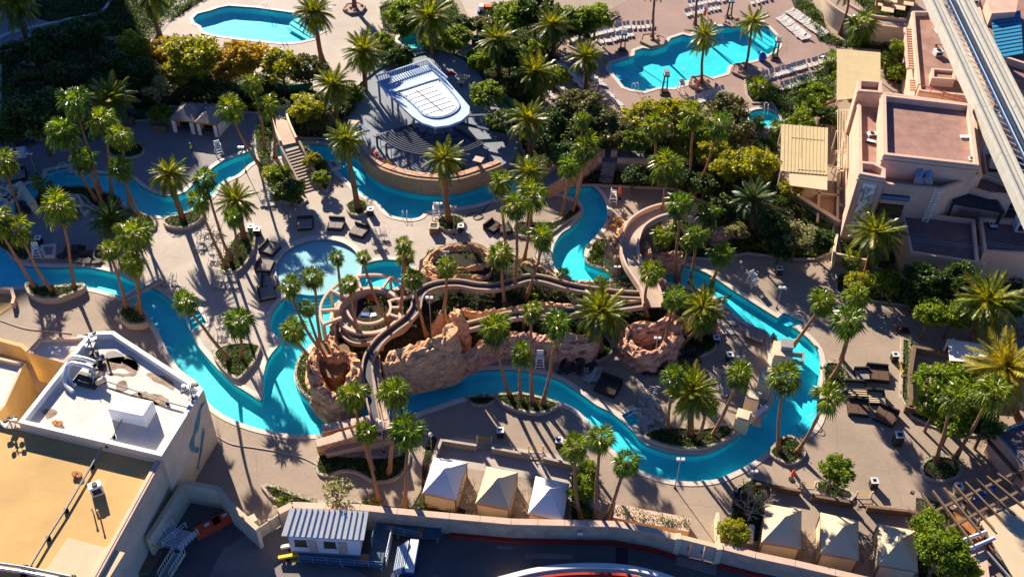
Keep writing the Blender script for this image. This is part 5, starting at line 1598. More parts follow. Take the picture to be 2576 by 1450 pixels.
# ---- cabanas
def cabana(label, c, m, zr=2.5, peak=1.25, wall='canvas_t', group=None, open_front=False):
    """c: four roof corners TL TR BR BL"""
    Q = WL(c, zr)
    ctr = sum(Q, Vector()) / 4
    t = thing('cabana', label, 'cabana', (ctr.x, ctr.y, 0), group)
    capz = zr + peak
    k = .17
    top = [ctr.lerp(q, k) for q in Q]; top = [Vector((p.x, p.y, capz)) for p in top]
    for i, nm in enumerate(('back', 'right', 'front', 'left')):
        a, b = Q[i], Q[(i + 1) % 4]
        mid = (a + b) / 2; tm = (top[i] + top[(i + 1) % 4]) / 2
        sag = Vector((0, 0, -.1))
        mb = MB(); mb.add([a, b, top[(i + 1) % 4], top[i], mid + sag * .3, tm], [(0, 4, 5, 3), (4, 1, 2, 5)])
        mb.build('roof_panel', M[m], t)
        mb = MB(); mb.add([a, b, b - Vector((0, 0, .22)), a - Vector((0, 0, .22))], [(0, 1, 2, 3)]); mb.build('roof_trim', M['woodo'], t)
    mb = MB(); cq = [ctr.lerp(q, k * 1.15) for q in Q]; cq = [Vector((p.x, p.y, capz + .06)) for p in cq]; ap = Vector((ctr.x, ctr.y, capz + .42))
    mb.add(cq + [ap], [(0, 1, 4), (1, 2, 4), (2, 3, 4), (3, 0, 4)]); mb.build('vent_cap', M[m], t)
    I = [ctr.lerp(q, .95) for q in Q]
    for i in range(4):
        a, b = I[i], I[(i + 1) % 4]
        if i == 0: continue
        if open_front and i == 2:
            for f0, f1 in ((0, .2), (.8, 1)):
                q0, q1 = a.lerp(b, f0), a.lerp(b, f1)
                for j in range(3):
                    g0, g1 = q0.lerp(q1, j / 3), q0.lerp(q1, (j + 1) / 3)
                    o = Vector((0, -.07 * (j % 2), 0)); mb = MB()
                    mb.add([(g0.x, g0.y, zr - .12), (g1.x, g1.y + o.y, zr - .12), (g1.x, g1.y + o.y, 0.05), (g0.x, g0.y, 0.05)], [(0, 1, 2, 3)]); mb.build('curtain', M['canvas_w'], t)
            mb = MB(); c_ = (a + b) / 2; mb.box((c_.x + .3, c_.y + 1.6, .02), 1.8, .8, .7); mb.build('sofa', M['wick'], t)
            mb = MB(); c_ = a.lerp(b, .75); mb.box((c_.x, c_.y + .5, 1.0), .35, .3, 1.1); mb.build('towel', M['orange'], t)
            continue
        mb = MB(); mb.add([(a.x, a.y, zr - .12), (b.x, b.y, zr - .12), (b.x, b.y, 0), (a.x, a.y, 0)], [(0, 1, 2, 3)])
        mb.build('wall_panel', M[wall], t)
    for q in I:
        mb = MB(); mb.box((q.x, q.y, 0), .16, .16, zr - .1); mb.build('post', M['wood'], t)
    return t
cabana('left cabana of the middle row with pure white roof', [(1091,1147),(1176,1162),(1147,1257),(1062,1239)], 'canvas_w')
cabana('middle cabana of the middle row with cream roof', [(1224,1171),(1303,1187),(1281,1281),(1195,1265)], 'canvas_t')
cabana('right cabana of the middle row with white roof beside tall palms', [(1347,1196),(1432,1215),(1416,1310),(1327,1291)], 'canvas_w')
cabana('left cabana of the right row under bare branch shadows', [(1925,1265),(2016,1281),(2014,1379),(1914,1363)], 'canvas_t')
cabana('middle cabana of the right row with bright cream roof', [(2063,1287),(2159,1308),(2160,1407),(2063,1390)], 'canvas_t')
cabana('last cabana of the right row nearest the dense hedge', [(2206,1315),(2303,1334),(2309,1437),(2209,1420)], 'canvas_t')
def hut(label, c, zr=2.4):
    return cabana(label, c, 'cush', zr, 1.1, 'canvas_w', 'twin grey cabanas on the shaded deck')
t1 = cabana('left grey roofed cabana of the twin pair on the shaded deck', [(457,256),(519,260),(487,307),(425,300)], 'cush', 2.4, 1.0, 'canvas_w', None, True)  # shade on both twin roofs is put into this grey
t2 = cabana('right grey roofed cabana of the twin pair on the shaded deck', [(520,260),(585,268),(545,314),(488,308)], 'cush', 2.4, 1.0, 'canvas_w', None, True)
simple_box('plywood_crate', 'orange plywood crate left of the twin grey cabanas', 'crate', 402, 326, 0, 2.4, 1.0, .9, -.1, 'wood')

# terraces: low walls, gates
def terrace(label, pts, m='curb', h=.9, w=.3, closed=False):
    t = bthing('terrace_wall', label, 'wall', *pts[0][:2])
    L = [Vector((*p.xy, 0)) for p in WL(pts, h)]
    for i, (a, b) in enumerate(zip(L[:-1], L[1:])):
        e = (b - a).normalized() * w * .5
        mb = MB(); run([a - e * (.98 if i % 2 else 1), b + e * (.98 if i % 2 else 1)], w + .004 * (i % 3), 0, h + .004 * (i % 3), mb); mb.build('wall_section', M[m], t)
    return t
terrace('low pale wall round the terrace of the middle cabanas left part', [(1092,1150),(1110,1105),(1195,1118)])
terrace('low pale wall of the middle cabana terrace between its gates', [(1240,1125),(1330,1142)])
terrace('low pale wall of the middle cabana terrace right part', [(1370,1150),(1450,1168)])
terrace('dark terrace wall left of the right cabana gates', [(1905,1215),(1935,1218),(2010,1232)], 'wood')
terrace('dark terrace wall under the round green tree', [(2045,1245),(2145,1262)], 'wood')
terrace('dark terrace wall at the right end of the right cabanas', [(2185,1272),(2300,1285),(2308,1290),(2303,1330)], 'wood')
t = terrace('dark framed wall round the tan sunken terrace', [(2292,1020),(2290,935),(2300,870),(2420,893)], 'wood', 1.0, .45)
terrace('dark framed wall at the south side of the tan terrace', [(2282,1020),(2385,1040)], 'wood', 1.0, .45)
mb = MB(); mb.prism(WL([(2302,880),(2470,910),(2440,1040),(2296,1012)], .05), 0); struct('tan_terrace', mb, mat('tan_terrace_floor', (.40, .27, .16), .8, .1, .5) and M['deck'])
def yellow_gate(label, px, py, w=1.6, rz=0.0):
    p = W(px, py, 0); t = thing('yellow_gate', label, 'gate', p, 'yellow safety gates', rz)
    for z in (.3, .6, .9):
        mb = MB(); mb.bar(p + Vector((-w / 2, 0, z)), p + Vector((w / 2, 0, z)), .045); mb.build('bar', M['yel'], t)
    for s in (-1, 1):
        mb = MB(); mb.box(p + Vector((s * w / 2, 0, 0)), .14, .14, 1.1); mb.build('post', M['cream'], t)
    mb = MB(); mb.box(p + Vector((0, -.7, 0)), w * .95, .9, .12); mb.build('step', M['deck'], t)
yellow_gate('yellow barred gate above the left cabana of the middle row', 1218, 1112)
yellow_gate('yellow barred gate above the middle row right cabana', 1347, 1135)
yellow_gate('yellow barred gate left of the round green tree', 2030, 1225)
yellow_gate('yellow barred gate right of the round green tree', 2170, 1250)
yellow_gate('yellow barred gate at the tan terrace steps', 2262, 935, 1.6, 1.5)
t = bthing('long_planter', 'long yellow faced planter box with dark hedge on the lower deck', 'planter', 1570, 1290)
for a, b in (((1545,1283),(1735,1318)),):
    L = [Vector((*p.xy, 0)) for p in WL([a, b], 1.3)]
    mb = MB(); run(L, 1.5, 0, 1.2, mb); mb.build('box', M['yellow'], t)
    mb = MB(); run(L, 1.7, 1.2, 1.3, mb); mb.build('rim', M['pinkt'], t)
    P = offset(L, .6, False) + offset(L, -.6, False)[::-1]
    cover('hedge', None, [(p.x, p.y) for p in P], 1.2, 8, M['shrub'], .7, .2, 77, .1)
terrace('tan side wall dropping from the long planter to the gate', [(1805,1290),(1808,1372)], 'cream', 1.6)

# ================================================================== RIGHT SIDE BUILDINGS
t = bthing('pink_building', 'pink stucco building with large red roof and corner towers', 'building', 2300, 400)
ZL = 9.0
parapet_block(t, [(2158,238),(2230,232),(2452,262),(2470,440),(2367,475),(2228,462),(2161,440)], ZL, .8, .4, 'pinkw', 'redroof', 'pinkt', bands=1)
parapet_block(t, [(2219,236),(2442,262),(2462,415),(2222,388)], 11.6, .9, .5, 'pinkw', 'redroof', 'pinkt', ZL, bands=2, names=('upper_wall', 'upper_roof', 'upper_parapet'))
# south west relief tower
parapet_block(t, [(2160,404),(2198,408),(2227,424),(2227,448),(2161,436)], 10.6, .9, .45, 'pinkw', 'redroof', 'pinkt', bands=2, names=('tower_wall', 'tower_roof', 'tower_parapet'))
parapet_block(t, [(2158,199),(2218,203),(2220,233),(2157,228)], 10.6, .9, .45, 'pinkw', 'redroof', 'pinkt', names=('tower_wall', 'tower_roof', 'tower_parapet'), bands=1)
# carved relief panel on the tower front
A, B = W(2161, 436, 11.5), W(2227, 448, 11.5)
d = Vector((B.x - A.x, B.y - A.y, 0)); n = Vector((d.y, -d.x, 0)).normalized()
if n.y > 0: n = -n
def tow(u, z, o=.06): return Vector((A.x, A.y, 0)) + d * u + n * o + Vector((0, 0, z))
mb = MB(); mb.add([tow(.25, 2.0), tow(.75, 2.0), tow(.75, 10.2), tow(.25, 10.2)], [(0, 1, 2, 3)]); pn = mb.build('relief_panel', M['white'], t)
for k in range(46):
    u, z = R.uniform(.3, .7), 2.4 + 7.4 * k / 46
    C = crv([tow(u + R.uniform(-.12, .12), z + R.uniform(-.5, .5), .1) for _ in range(4)], False, 4)
    mb = MB(); mb.tube(C, .05, 4); mb.build('carving', M['greym' if k % 3 else 'pinkw'], pn)
for u in (.14, .86):
    mb = MB(); mb.bar(tow(u, 1.5, .1), tow(u, 10.4, .1), .16); mb.build('frame_moulding', M['pinkt'], t)
# front window and frieze right of the tower
A2, B2 = W(2228, 462, 9.8), W(2367, 475, 9.8)
d2 = Vector((B2.x - A2.x, B2.y - A2.y, 0)); n2 = Vector((d2.y, -d2.x, 0)).normalized()
if n2.y > 0: n2 = -n2
def fr(u, z, o=.06): return Vector((A2.x, A2.y, 0)) + d2 * u + n2 * o + Vector((0, 0, z))
def fpanel(name, m, u0, u1, z0, z1, o=.08, par=None):
    mb = MB(); mb.add([fr(u0, z0, o), fr(u1, z0, o), fr(u1, z1, o), fr(u0, z1, o), fr(u0, z0, 0), fr(u1, z0, 0), fr(u1, z1, 0), fr(u0, z1, 0)], [(0, 1, 2, 3), (4, 5, 1, 0), (3, 2, 6, 7), (0, 3, 7, 4), (1, 5, 6, 2)])
    return mb.build(name, M[m], par or t)
fz = fpanel('frieze', 'navy', .0, .5, 7.3, 8.2)
for i in range(9):
    mb = MB(); c = fr(.03 + i * .052, 7.75, .12); mb.tube([c, c + n2 * .08], .26, 8); mb.build('frieze_disc', M['bluesteel'], fz)
w = fpanel('window', 'dark', -.02, .45, 4.5, 6.6)
fpanel('window_sill', 'pinkt', -.04, .47, 4.1, 4.45, .4)
for i in range(5):
    fpanel('pane', 'glass', -.005 + i * .09, .075 + i * .09, 4.7, 6.4, .12, w)
# ladder with cage
lt = bthing('roof_ladder', 'caged white roof ladder on the pink facade', 'ladder', 2365, 500)
la, lb = fr(.93, 9.9, .5), fr(.88, 3.0, .5)
for s in (-.3, .3):
    mb = MB(); o = d2.normalized() * s; mb.bar(la + o, lb + o, .08); mb.build('rail', M['white'], lt)
for i in range(16):
    p = la.lerp(lb, i / 15); o = d2.normalized() * .3; mb = MB(); mb.bar(p - o, p + o, .06); mb.build('rung', M['white'], lt)
for i in range(6):
    p = la.lerp(lb, i / 7); mb = MB()
    C = [p + d2.normalized() * (.42 * math.cos(a)) + n2 * (.55 * math.sin(a)) for a in [math.pi * k / 8 for k in range(9)]]
    mb.tube(C, .04, 4); mb.build('cage_hoop', M['white'], lt)
# ducts between the roofs
for k, lab in enumerate(('left bent air duct between the two red roofs', 'right bent air duct between the two red roofs')):
    t3 = bthing('air_duct', lab, 'duct', 2310 + k * 25, 450)
    x0 = 2318 + k * 24
    a, b, c, e = W(x0 + 2, 408, 11.2), W(x0, 425, 10.4), W(x0 - 8, 452, 9.6), W(x0 - 10, 466, 9.4)
    mb = MB(); mb.bar(a, b, 1.0, .9); mb.build('duct_section', M['canvas_t'], t3)
    mb = MB(); mb.tube(crv([b, (b + c) / 2 + Vector((-.2, 0, .5)), c], False, 5), .5, 8); mb.build('elbow', M['bluesteel'], t3)
    mb = MB(); mb.bar(c, e, 1.1, 1.0); mb.build('duct_section', M['pinkt'], t3)
# dark recess and screen right of the ladder
pbx = bthing('louver_screen', 'black slatted plant screen below the red roof', 'screen', 2440, 490)
sa, sb = W(2368, 462, 7.0), W(2490, 480, 7.0)
mb = MB(); mb.prism([sa, sb, Vector((sb.x + .5, sb.y - 4.5, 7.0)), Vector((sa.x + .5, sa.y - 4.2, 7.0))], 6.8, bottom=True); mb.build('frame', M['dark'], pbx)
for i in range(30):
    f = i / 29; a = sa.lerp(sb, f) + Vector((0, 0, .12)); mb = MB(); mb.bar(a, a + Vector((.5, -4.3, 0)), .08, .1); mb.build('slat', M['navy'], pbx)
for q in (sa, sb):
    mb = MB(); mb.box((q.x + .4, q.y - 4.0, 4), .3, .3, 2.8); mb.build('post', M['dark'], pbx)
# second block with deep terrace roofs
t = bthing('terrace_block', 'long pink walled block with dark shaded flat roofs', 'building', 2400, 620)
parapet_block(t, [(2266,540),(2280,528),(2400,545),(2452,551),(2462,655),(2474,662),(2288,634),(2282,600)], 4.6, .6, .4, 'pinkw', 'darkroof', 'pinkt', bands=1)
parapet_block(t, [(2463,545),(2640,560),(2640,640),(2475,632)], 4.6, .6, .4, 'pinkw', 'darkroof', 'pinkt', names=('wall', 'roof', 'parapet'), bands=1)
railing(t, [(2291,612),(2460,633)], 4.6, .9, 'bluesteel', 2.5, .05)
railing(t, [(2480,622),(2600,640)], 4.6, .9, 'bluesteel', 2.5, .05)
t = bthing('back_block', 'pink wall wing behind the slatted screen', 'building', 2490, 450)
parapet_block(t, [(2425,438),(2480,440),(2556,470),(2550,490),(2490,486),(2428,468)], 7.6, .5, .3, 'pinkw', 'darkroof', 'pinkt', bands=1)
parapet_block(t, [(2470,375),(2590,395),(2590,440),(2480,436)], 5.5, .5, .3, 'pinkw', 'darkroof', 'pinkt')
t = bthing('rear_yard_block', 'low dark roof with grey plant units at the right edge', 'building', 2530, 520)
parapet_block(t, [(2452,500),(2640,515),(2640,560),(2455,545)], 3.4, .4, .3, 'pinkw', 'darkroof', 'pinkt')
for i, (x, y, sx, lab) in enumerate(((2508,498,3.2,'long grey ventilation unit left end by the screen'),(2545,506,2.6,'long grey ventilation unit middle section'),(2590,514,2.6,'long grey ventilation unit cut by the right edge'))):
    ac(lab, x, y, 3.8, sx, 1.8, 1.5, -.1, 'greym', 3)
ac('small grey unit in front of the long ventilation unit', 2536, 520, 3.8, 1.6, 1.2, 1.3, -.1, 'greym', 1)
ac('blue white condenser at the right edge on the dark roof', 2565, 575, 4.6, 1.8, 1.6, 1.5, -.1, 'whitem', 2)
ac('low roof hatch unit on the dark right roof', 2495, 568, 4.6, 1.0, 1.4, .3, 0, 'dark', 2)
ac('white condenser on the roof beneath the rail guideway', 2530, 425, 6.0, 1.3, 1.1, .9, -.2, 'whitem', 1)
ac('boxy cream unit on the low roof right of the red roof', 2500, 418, 6.0, 1.5, 1.3, .9, -.2, 'cream', 0)
ac('domed white fan on the long red roof', 2357, 138, 7.3, 1.3, 1.1, .8, .2, 'white', 1)
ac('silver dish vent on the narrow red roof strip', 2192, 340, 9.1, 1.2, .9, .3, .1, 'whitem', 1)
ac('dark slatted vent below the silver dish vent', 2190, 358, 9.1, 1.2, .6, .25, -.4, 'dark', 0)
ac('white hatch panel near the right parapet of the red roof', 2428, 345, 11.7, 1.4, .6, .12, 0, 'white', 0)
ac('stained metal curb at the lower right red roof corner', 2443, 402, 11.7, .9, .8, .2, 0, 'greym', 1)
# north wing (long strip roof)
t = bthing('north_wing', 'long narrow pink wing with louvred facade and red roof', 'building', 2340, 120)
parapet_block(t, [(2294,28),(2337,28),(2395,100),(2452,242),(2310,228),(2300,110)], 7.2, .7, .4, 'pinkw', 'redroof', 'pinkt', bands=1)
fa, fb = W(2279, 74, 6.8), W(2284, 172, 6.8)
for i in range(17):
    p = fa.lerp(fb, i / 16); mb = MB(); mb.bar(p + Vector((-.1, 0, 0)), p + Vector((1.1, 0, 0)), .18, .3); mb.build('louver', M['pinkt'], t)
mb = MB(); mb.bar(fa + Vector((-.2, .2, .1)), fb + Vector((-.2, -.2, .1)), .35, .35); mb.build('louver_frame', M['pinkt'], t)
for i in range(5):
    p = W(2288, 202 + i * 6, 6.8); mb = MB(); mb.bar(p, p + Vector((1.0, 0, 0)), .18, .3); mb.build('louver', M['pinkt'], t)
ring_pts = WL([(2343,171),(2403,176),(2402,200),(2343,196)], 8.6)
mb = MB(); ring(up(ring_pts, 0), .35, 7.2, 8.6, mb); sk = mb.build('skylight_curb', M['pinkt'], t)
mb = MB(); mb.prism(up(offset(up(ring_pts, 0), -.4), 8.2), 8.0); mb.build('skylight_pane', M['redroof'], sk)
pipe_run('roof_pipe', 'thin angled conduit on the long red roof', [(2355,112),(2398,118),(2405,160)], 7.2, .07, 'greym')
M['rust'] = mat('rusty_frame', (.36, .10, .06), .7, .2, 3)
t = bthing('rusty_trellis', 'rusty red open frame between the red roofs', 'frame', 2380, 235)
for a, b in (((2310,212),(2435,252)),((2312,228),(2438,258)),((2345,218),(2338,236)),((2375,226),(2368,244)),((2405,236),(2398,252))):
    mb = MB(); mb.bar(W(*a, 9.6), W(*b, 9.2), .12); mb.build('bar', M['rust'], t)
for x, y in ((2310,212),(2435,252),(2375,232)):
    p = W(x, y, 9.6); mb = MB(); mb.box((p.x, p.y, 7.2), .12, .12, 2.3); mb.build('post', M['rust'], t)
# canopies
def canopy(label, pts, z, m, ribs=0):
    L = WL(pts, z); t = thing('canopy', label, 'canopy', (*L[0].xy, 0))
    n = ribs or 4
    for i in range(n):
        f0, f1 = i / n, (i + 1) / n
        a, b, c, d_ = L[0].lerp(L[1], f0), L[0].lerp(L[1], f1), L[3].lerp(L[2], f1), L[3].lerp(L[2], f0)
        e = (b - a) * (.01 if ribs else .002)
        zo = Vector((0, 0, .05 * (i % 2) if ribs else 0))
        mb = MB(); dn = Vector((0, 0, -.08))
        P = [a + e + zo, b - e + zo, c - e + zo, d_ + e + zo]
        mb.add(P + [p + dn for p in P], [(0, 1, 2, 3), (7, 6, 5, 4), (0, 4, 5, 1), (1, 5, 6, 2), (2, 6, 7, 3), (3, 7, 4, 0)])
        mb.build('canvas_panel', M[m], t)
    for q in L:
        p = q.lerp(sum(L, Vector()) / 4, .05); mb = MB(); mb.box((p.x, p.y, 0), .18, .18, z - .1); mb.build('post', M['cream'], t)
    return t
canopy('smooth tan canopy touching the notched tower', [(2105,123),(2214,132),(2214,240),(2104,252)], 4.4, 'canvas', 0)
t = canopy('corrugated tan canopy over the brown patio', [(1965,312),(2082,322),(2080,440),(1962,430)], 4.2, 'canvas', 26)
for a in ([(1990,345),(2072,352)], [(2005,425),(2075,430)], [(2015,320),(2013,395)]):
    mb = MB(); mb.bar(W(*a[0], 4.27), W(*a[1], 4.27), .12, .05); mb.build('patch_strip', M['canvas'], t)
mb = MB(); mb.prism(WL([(1985,432),(2081,440),(2080,478),(1985,466)], 4.1), 4.0, bottom=True); mb.build('front_flap', M['canvas_t'], t)
# slatted pergola between canopy and tower
t = bthing('slat_pergola', 'narrow slatted pergola between the corrugated canopy and the tower', 'pergola', 2125, 350)
mb = MB(); mb.prism(WL([(2103,285),(2156,288),(2152,440),(2100,430)], .03), 0); mb.build('floor', M['wood'], t)
for i in range(12):
    x = 2106 + i * 4.0
    mb = MB(); mb.bar(W(x, 275, 4.0), W(x + 2, 424, 4.0), .075, .16); mb.build('slat', M['canvas_t'], t)
for y in (280, 330, 380, 420):
    mb = MB(); mb.bar(W(2102, y, 3.85), W(2156, y + 4, 3.85), .2, .14); mb.build('beam', M['cream'], t)
    for x in (2104, 2154):
        p = W(x, y, 3.8); mb = MB(); mb.box((p.x, p.y, 0), .14, .14, 3.75); mb.build('post', M['cream'], t)
t = bthing('timber_grid', 'cream beam grid laid over the brown patio court', 'beams', 2070, 520)
for a, b in (((2110,380),(2105,560)),((2060,480),(2055,560)),((2000,482),(2110,492)),((2105,430),(2150,435)),((2105,475),(2150,480)),((2107,515),(2148,520))):
    mb = MB(); mb.bar(W(*a, .6), W(*b, .6), .35, .3); mb.build('beam', M['canvas_t'], t)
t = bthing('patio_shed', 'small orange brown shed against the canopy flap', 'shed', 2018, 485)
p = W(2020, 488, 0); mb = MB(); mb.box(p, 2.6, 1.8, 1.8, -.05); mb.build('body', M['cream'], t)
mb = MB(); mb.box((p.x, p.y - .2, 1.8), 2.2, 1.6, .12, -.05); mb.build('roof', M['wood'], t)
mb = MB(); run([W(1975,470,1), W(2020,500,1), W(2115,560,1)], .7, 0, 1.1, mb); tag(mb.build('garden_wall', M['cream']), 'slanting cream wall edge above the hedge by the brown patio', 'wall')
# cream retaining round hedges
mb = MB(); run([W(2098,655,1.2), W(2098,630,1.2), W(2105,590,1.2)], .3, 0, 1.3, mb); run([W(2098,636,1.2), W(2190,655,1.2)], .28, 0, 1.25, mb)
tag(mb.build('garden_wall', M['cream']), 'cream retaining wall round the clipped hedge court', 'wall')
# curved cream wall building at the top right
t = bthing('curved_building', 'curved cream walled building with tan roof walk at the top', 'building', 2120, 40)
C = CW([(2060,-45),(2085,-15),(2110,15),(2145,38),(2190,55),(2240,62),(2280,66)], 3.2, False, 6)
flat = [Vector((p.x, p.y, 0)) for p in C]
mb = MB(); run(flat, 3.2, 0, 3.2, mb); mb.build('wall', M['cream'], t)
mb = MB(); run(flat, 2.6, 3.2, 3.3, mb); mb.build('roof', M['deck'], t)
for s in (1.55, -1.55):
    mb = MB(); run(offset(flat, s, False), .3, 3.2, 3.75, mb); mb.build('parapet', M['pinkt'], t)
for i in (0, 1):
    p = W(2128 + i * 13, 47 + i * 7, 1.6); mb = MB(); mb.box((p.x, p.y + .3, .6), 1.1, .5, 1.6, -.6); w = mb.build('window', M['blue'], t)
t = bthing('utility_boxes', 'tan utility boxes at the top right service corner', 'utility boxes', 2250, 30)
for i, (x, y, s) in enumerate(((2232,25,2.2),(2262,20,2.0),(2285,10,1.8),(2245,3,1.6),(2210,12,1.4))):
    pbox(t, 'box', 'canvas', x, y, 0, s, s * .8, 2.2, -.3)
    pbox(t, 'box_lid', 'canvas_t', x, y, 2.2, s * .96, s * .76, .08, -.3)
mb = MB(); mb.tube([W(2222, 5, 2.4), W(2240, 12, 2.4)], .6, 10); mb.build('tank', M['wood'], t)
# right edge building with blue seamed roof
t = bthing('blue_roof_building', 'peach walled building with bright blue seamed roof', 'building', 2540, 100)
parapet_block(t, [(2440,-40),(2700,-40),(2700,200),(2515,140),(2470,60)], 6.0, .6, .5, 'pinkw', 'redroof', 'pinkt', bands=1)
seam_roof(t, W(2492,36,7.2), W(2506,146,6.6), W(2573,134,6.9), W(2566,26,7.5), 12, 'bluer', 'navy', 'blue_roof_panel')
mb = MB(); mb.prism(WL([(2480,0),(2560,0),(2555,30),(2494,34)], 8.4), 6.0); mb.build('penthouse', M['pinkw'], t)
mb = MB(); mb.prism(WL([(2505,150),(2575,140),(2590,210),(2530,190)], 5.5), 0); mb.build('lower_wing', M['redroof'], t)
mb = MB(); mb.prism(WL([(2520,215),(2590,230),(2600,330),(2560,300)], 6.5), 0); mb.build('lower_wing', M['pinkw'], t)
ac('white rooftop fan left of the blue roof', 2445, 10, 6.2, 1.4, 1.2, 1.0, .3, 'white', 1)

# ---- elevated rail guideway
ZG = 13.0
t = bthing('rail_guideway', 'elevated twin beam tram guideway with dark walkway between', 'guideway', 2500, 250)
def gl(x0, x1): return W(x0, -30, ZG), W(x1, 470, ZG)
def sb(a, b, w, h, z, m, name, n=1):
    for i in range(n):
        p, q = a.lerp(b, i / n), a.lerp(b, (i + 1) / n); e = (q - p).normalized() * .03
        mb = MB(); mb.bar(p + e + Vector((0, 0, z)), q - e + Vector((0, 0, z)), w, h); mb.build(name, M[m], t)
xs = {}
def gline(off):
    """offset metres right of the left beam centre line"""
    a, b = W(2338, -30, ZG), W(2338 + (2500 - 2338) * 1.02, 330, ZG)
    b = a + (b - a) * 1.7
    d = (b - a).normalized(); n = Vector((d.y, -d.x, 0))
    if n.x < 0: n = -n
    return a + n * off, b + n * off
for off, nm in ((0.0, 'beam'), (5.0, 'beam')):
    a, b = gline(off)
    sb(a, b, 1.9, 1.5, -.8, 'beamw', 'guide_beam', 6)
    for s in (-.75, .75):
        a2, b2 = gline(off + s); sb(a2, b2, .28, .35, .1, 'beamw', 'beam_edge', 6)
    for s in (-.3, .3):
        a2, b2 = gline(off + s); sb(a2, b2, .1, .12, 0, 'greym', 'power_rail', 1)
a, b = gline(2.7); sb(a, b, 1.3, .12, -.4, 'navy', 'service_walkway', 8)
for off in (2.1, 3.3):
    a, b = gline(off); sb(a, b, .1, .1, .3, 'bluewhite', 'hand_rail', 1)
for i in range(44):
    a, b = gline(1.1); a2, b2 = gline(2.0); f = (i + .3) / 44
    p, q = a.lerp(b, f), a2.lerp(b2, f + .008)
    mb = MB(); mb.bar(p, q - Vector((0, 0, .2)), .1); mb.build('cross_brace', M['whitem'], t)
for f in (.05, .5, .9):
    a, b = gline(2.5); p = a.lerp(b, f); mb = MB(); mb.box((p.x, p.y, 0), 1.4, 1.4, ZG - 1.6); mb.build('pier', M['canvas_w'], t)
    a, b = gline(-.6); a2, b2 = gline(5.6); mb = MB(); q0, q1 = a.lerp(b, f), a2.lerp(b2, f); mb.bar(q0 - Vector((0, 0, 1.7)), q1 - Vector((0, 0, 1.7)), 1.2, .8); mb.build('crosshead', M['canvas_w'], t)

# ---- lower right pergola, awning, bar roof
t = bthing('timber_pergola', 'grey timber pergola grid over the bar seating', 'pergola', 2400, 1260)
ZP = 3.2
for a, b in (((2330,1295),(2575,1178)),((2352,1345),(2600,1215)),((2300,1240),(2290,1235))):
    mb = MB(); mb.bar(W(*a, ZP), W(*b, ZP), .28, .35); mb.build('beam', M['wood'], t)
for k in range(8):
    f = k / 7
    a = W(2318 + 190 * f, 1240 + 10 * f - 60 * f, ZP + .3); b = W(2420 + 185 * f, 1385 - 125 * f, ZP + .3)
    mb = MB(); mb.bar(a, b, .2, .26); mb.build('rafter', M['canvas'] if False else M['wood'], t)
for x, y in ((2335,1292),(2450,1238),(2560,1185),(2360,1340),(2480,1280)):
    p = W(x, y, ZP); mb = MB(); mb.box((p.x, p.y, 0), .22, .22, ZP); mb.build('post', M['wood'], t)
canopy('sagging cream awning in the lower right corner', [(2465,1310),(2600,1245),(2640,1420),(2560,1470)], 3.4, 'canvas_t', 0)
t = bthing('slatted_roof', 'black slatted roof with white pipe edge at the lower right corner', 'roof', 2500, 1420)
for i in range(12):
    a = W(2470 + i * 11, 1372 - i * 1, 3.0); b = W(2560 + i * 11, 1475 - i * 1, 3.0)
    mb = MB(); mb.bar(a, b, .18, .2); mb.build('slat', M['dark' if i % 2 else 'greym'], t)
for a, b in (((2408,1362),(2480,1336)),((2440,1378),(2500,1352))):
    mb = MB(); mb.tube([W(*a, 3.3), W(*b, 3.3)], .2, 8); mb.build('edge_pipe', M['whitem'], t)
mb = MB(); mb.prism(WL([(2440,1385),(2478,1372),(2490,1460),(2450,1465)], 2.8), 0); mb.build('side_wall', M['pinkw'], t)
simple_box('bar_counter', 'orange timber bar counter under the pergola', 'bar', 2440, 1350, 0, 1.0, 5.5, 1.1, .55, 'woodo')
t = bthing('corner_building', 'dark roofed building corner with comb edge at right', 'building', 2550, 1100)
parapet_block(t, [(2500,1085),(2640,1030),(2700,1200),(2590,1190)], 3.4, .3, .3, 'pinkw', 'darkroof', 'greym')
for i in range(22):
    f = i / 21; p = W(2480 + 85 * f, 1095 + 95 * f, 3.0); mb = MB(); mb.bar(p, p + Vector((-.1, -1.1, 0)), .14, .16); mb.build('rafter_tail', M['wood'], t)
canopy('white blue shaded sail roof by the golden palm', [(2383,851),(2486,868),(2486,912),(2388,906)], 3.0, 'canvas_w', 0)
t = bthing('picket_deck', 'brown timber fence frame at the right edge', 'fence', 2560, 860)
for i in range(22):
    p = W(2480 + i * 6, 808 + i * 1.3, 1.5); mb = MB(); mb.box((p.x, p.y, 0), .12, .1, 1.7); mb.build('picket', M['wood'], t)
for a, b in (((2400,812),(2478,825)),((2478,825),(2600,842)),((2545,830),(2560,905))):
    mb = MB(); mb.bar(W(*a, 1.4), W(*b, 1.4), .18, .3); mb.build('rail', M['wood'], t)
# hotel slab beyond the frame whose roof line throws the big shade over the left side
def shade_pt(px, py, z): 
    g = W(px, py, 0); return g + sundir * (z / sundir.z)
t = thing('hotel_tower', 'tall cream hotel slab standing beyond the picture', 'building', shade_pt(350, 560, 75) * Vector((1, 1, 0)) if False else Vector((*shade_pt(350, 560, 75).xy, 0)))
a, b, c = shade_pt(505, 420, 75), shade_pt(395, 520, 75), shade_pt(165, 712, 75)
e = shade_pt(-500, 1000, 75)
bk = Vector((-.5, 1, 0)).normalized() * 16
P = [a, b, c, e, e + bk, c + bk, b + bk, a + bk]
mb = MB(); mb.prism(P, 0); mb.build('body', M['cream'], t)
for z in range(4, 74, 4):
    O = offset([Vector((*p.xy, 0)) for p in P], .25)
    mb = MB(); mb.strip(up(O, z), up(O, z + 1.6), 0, True); mb.build('window_band', M['glass'], t)
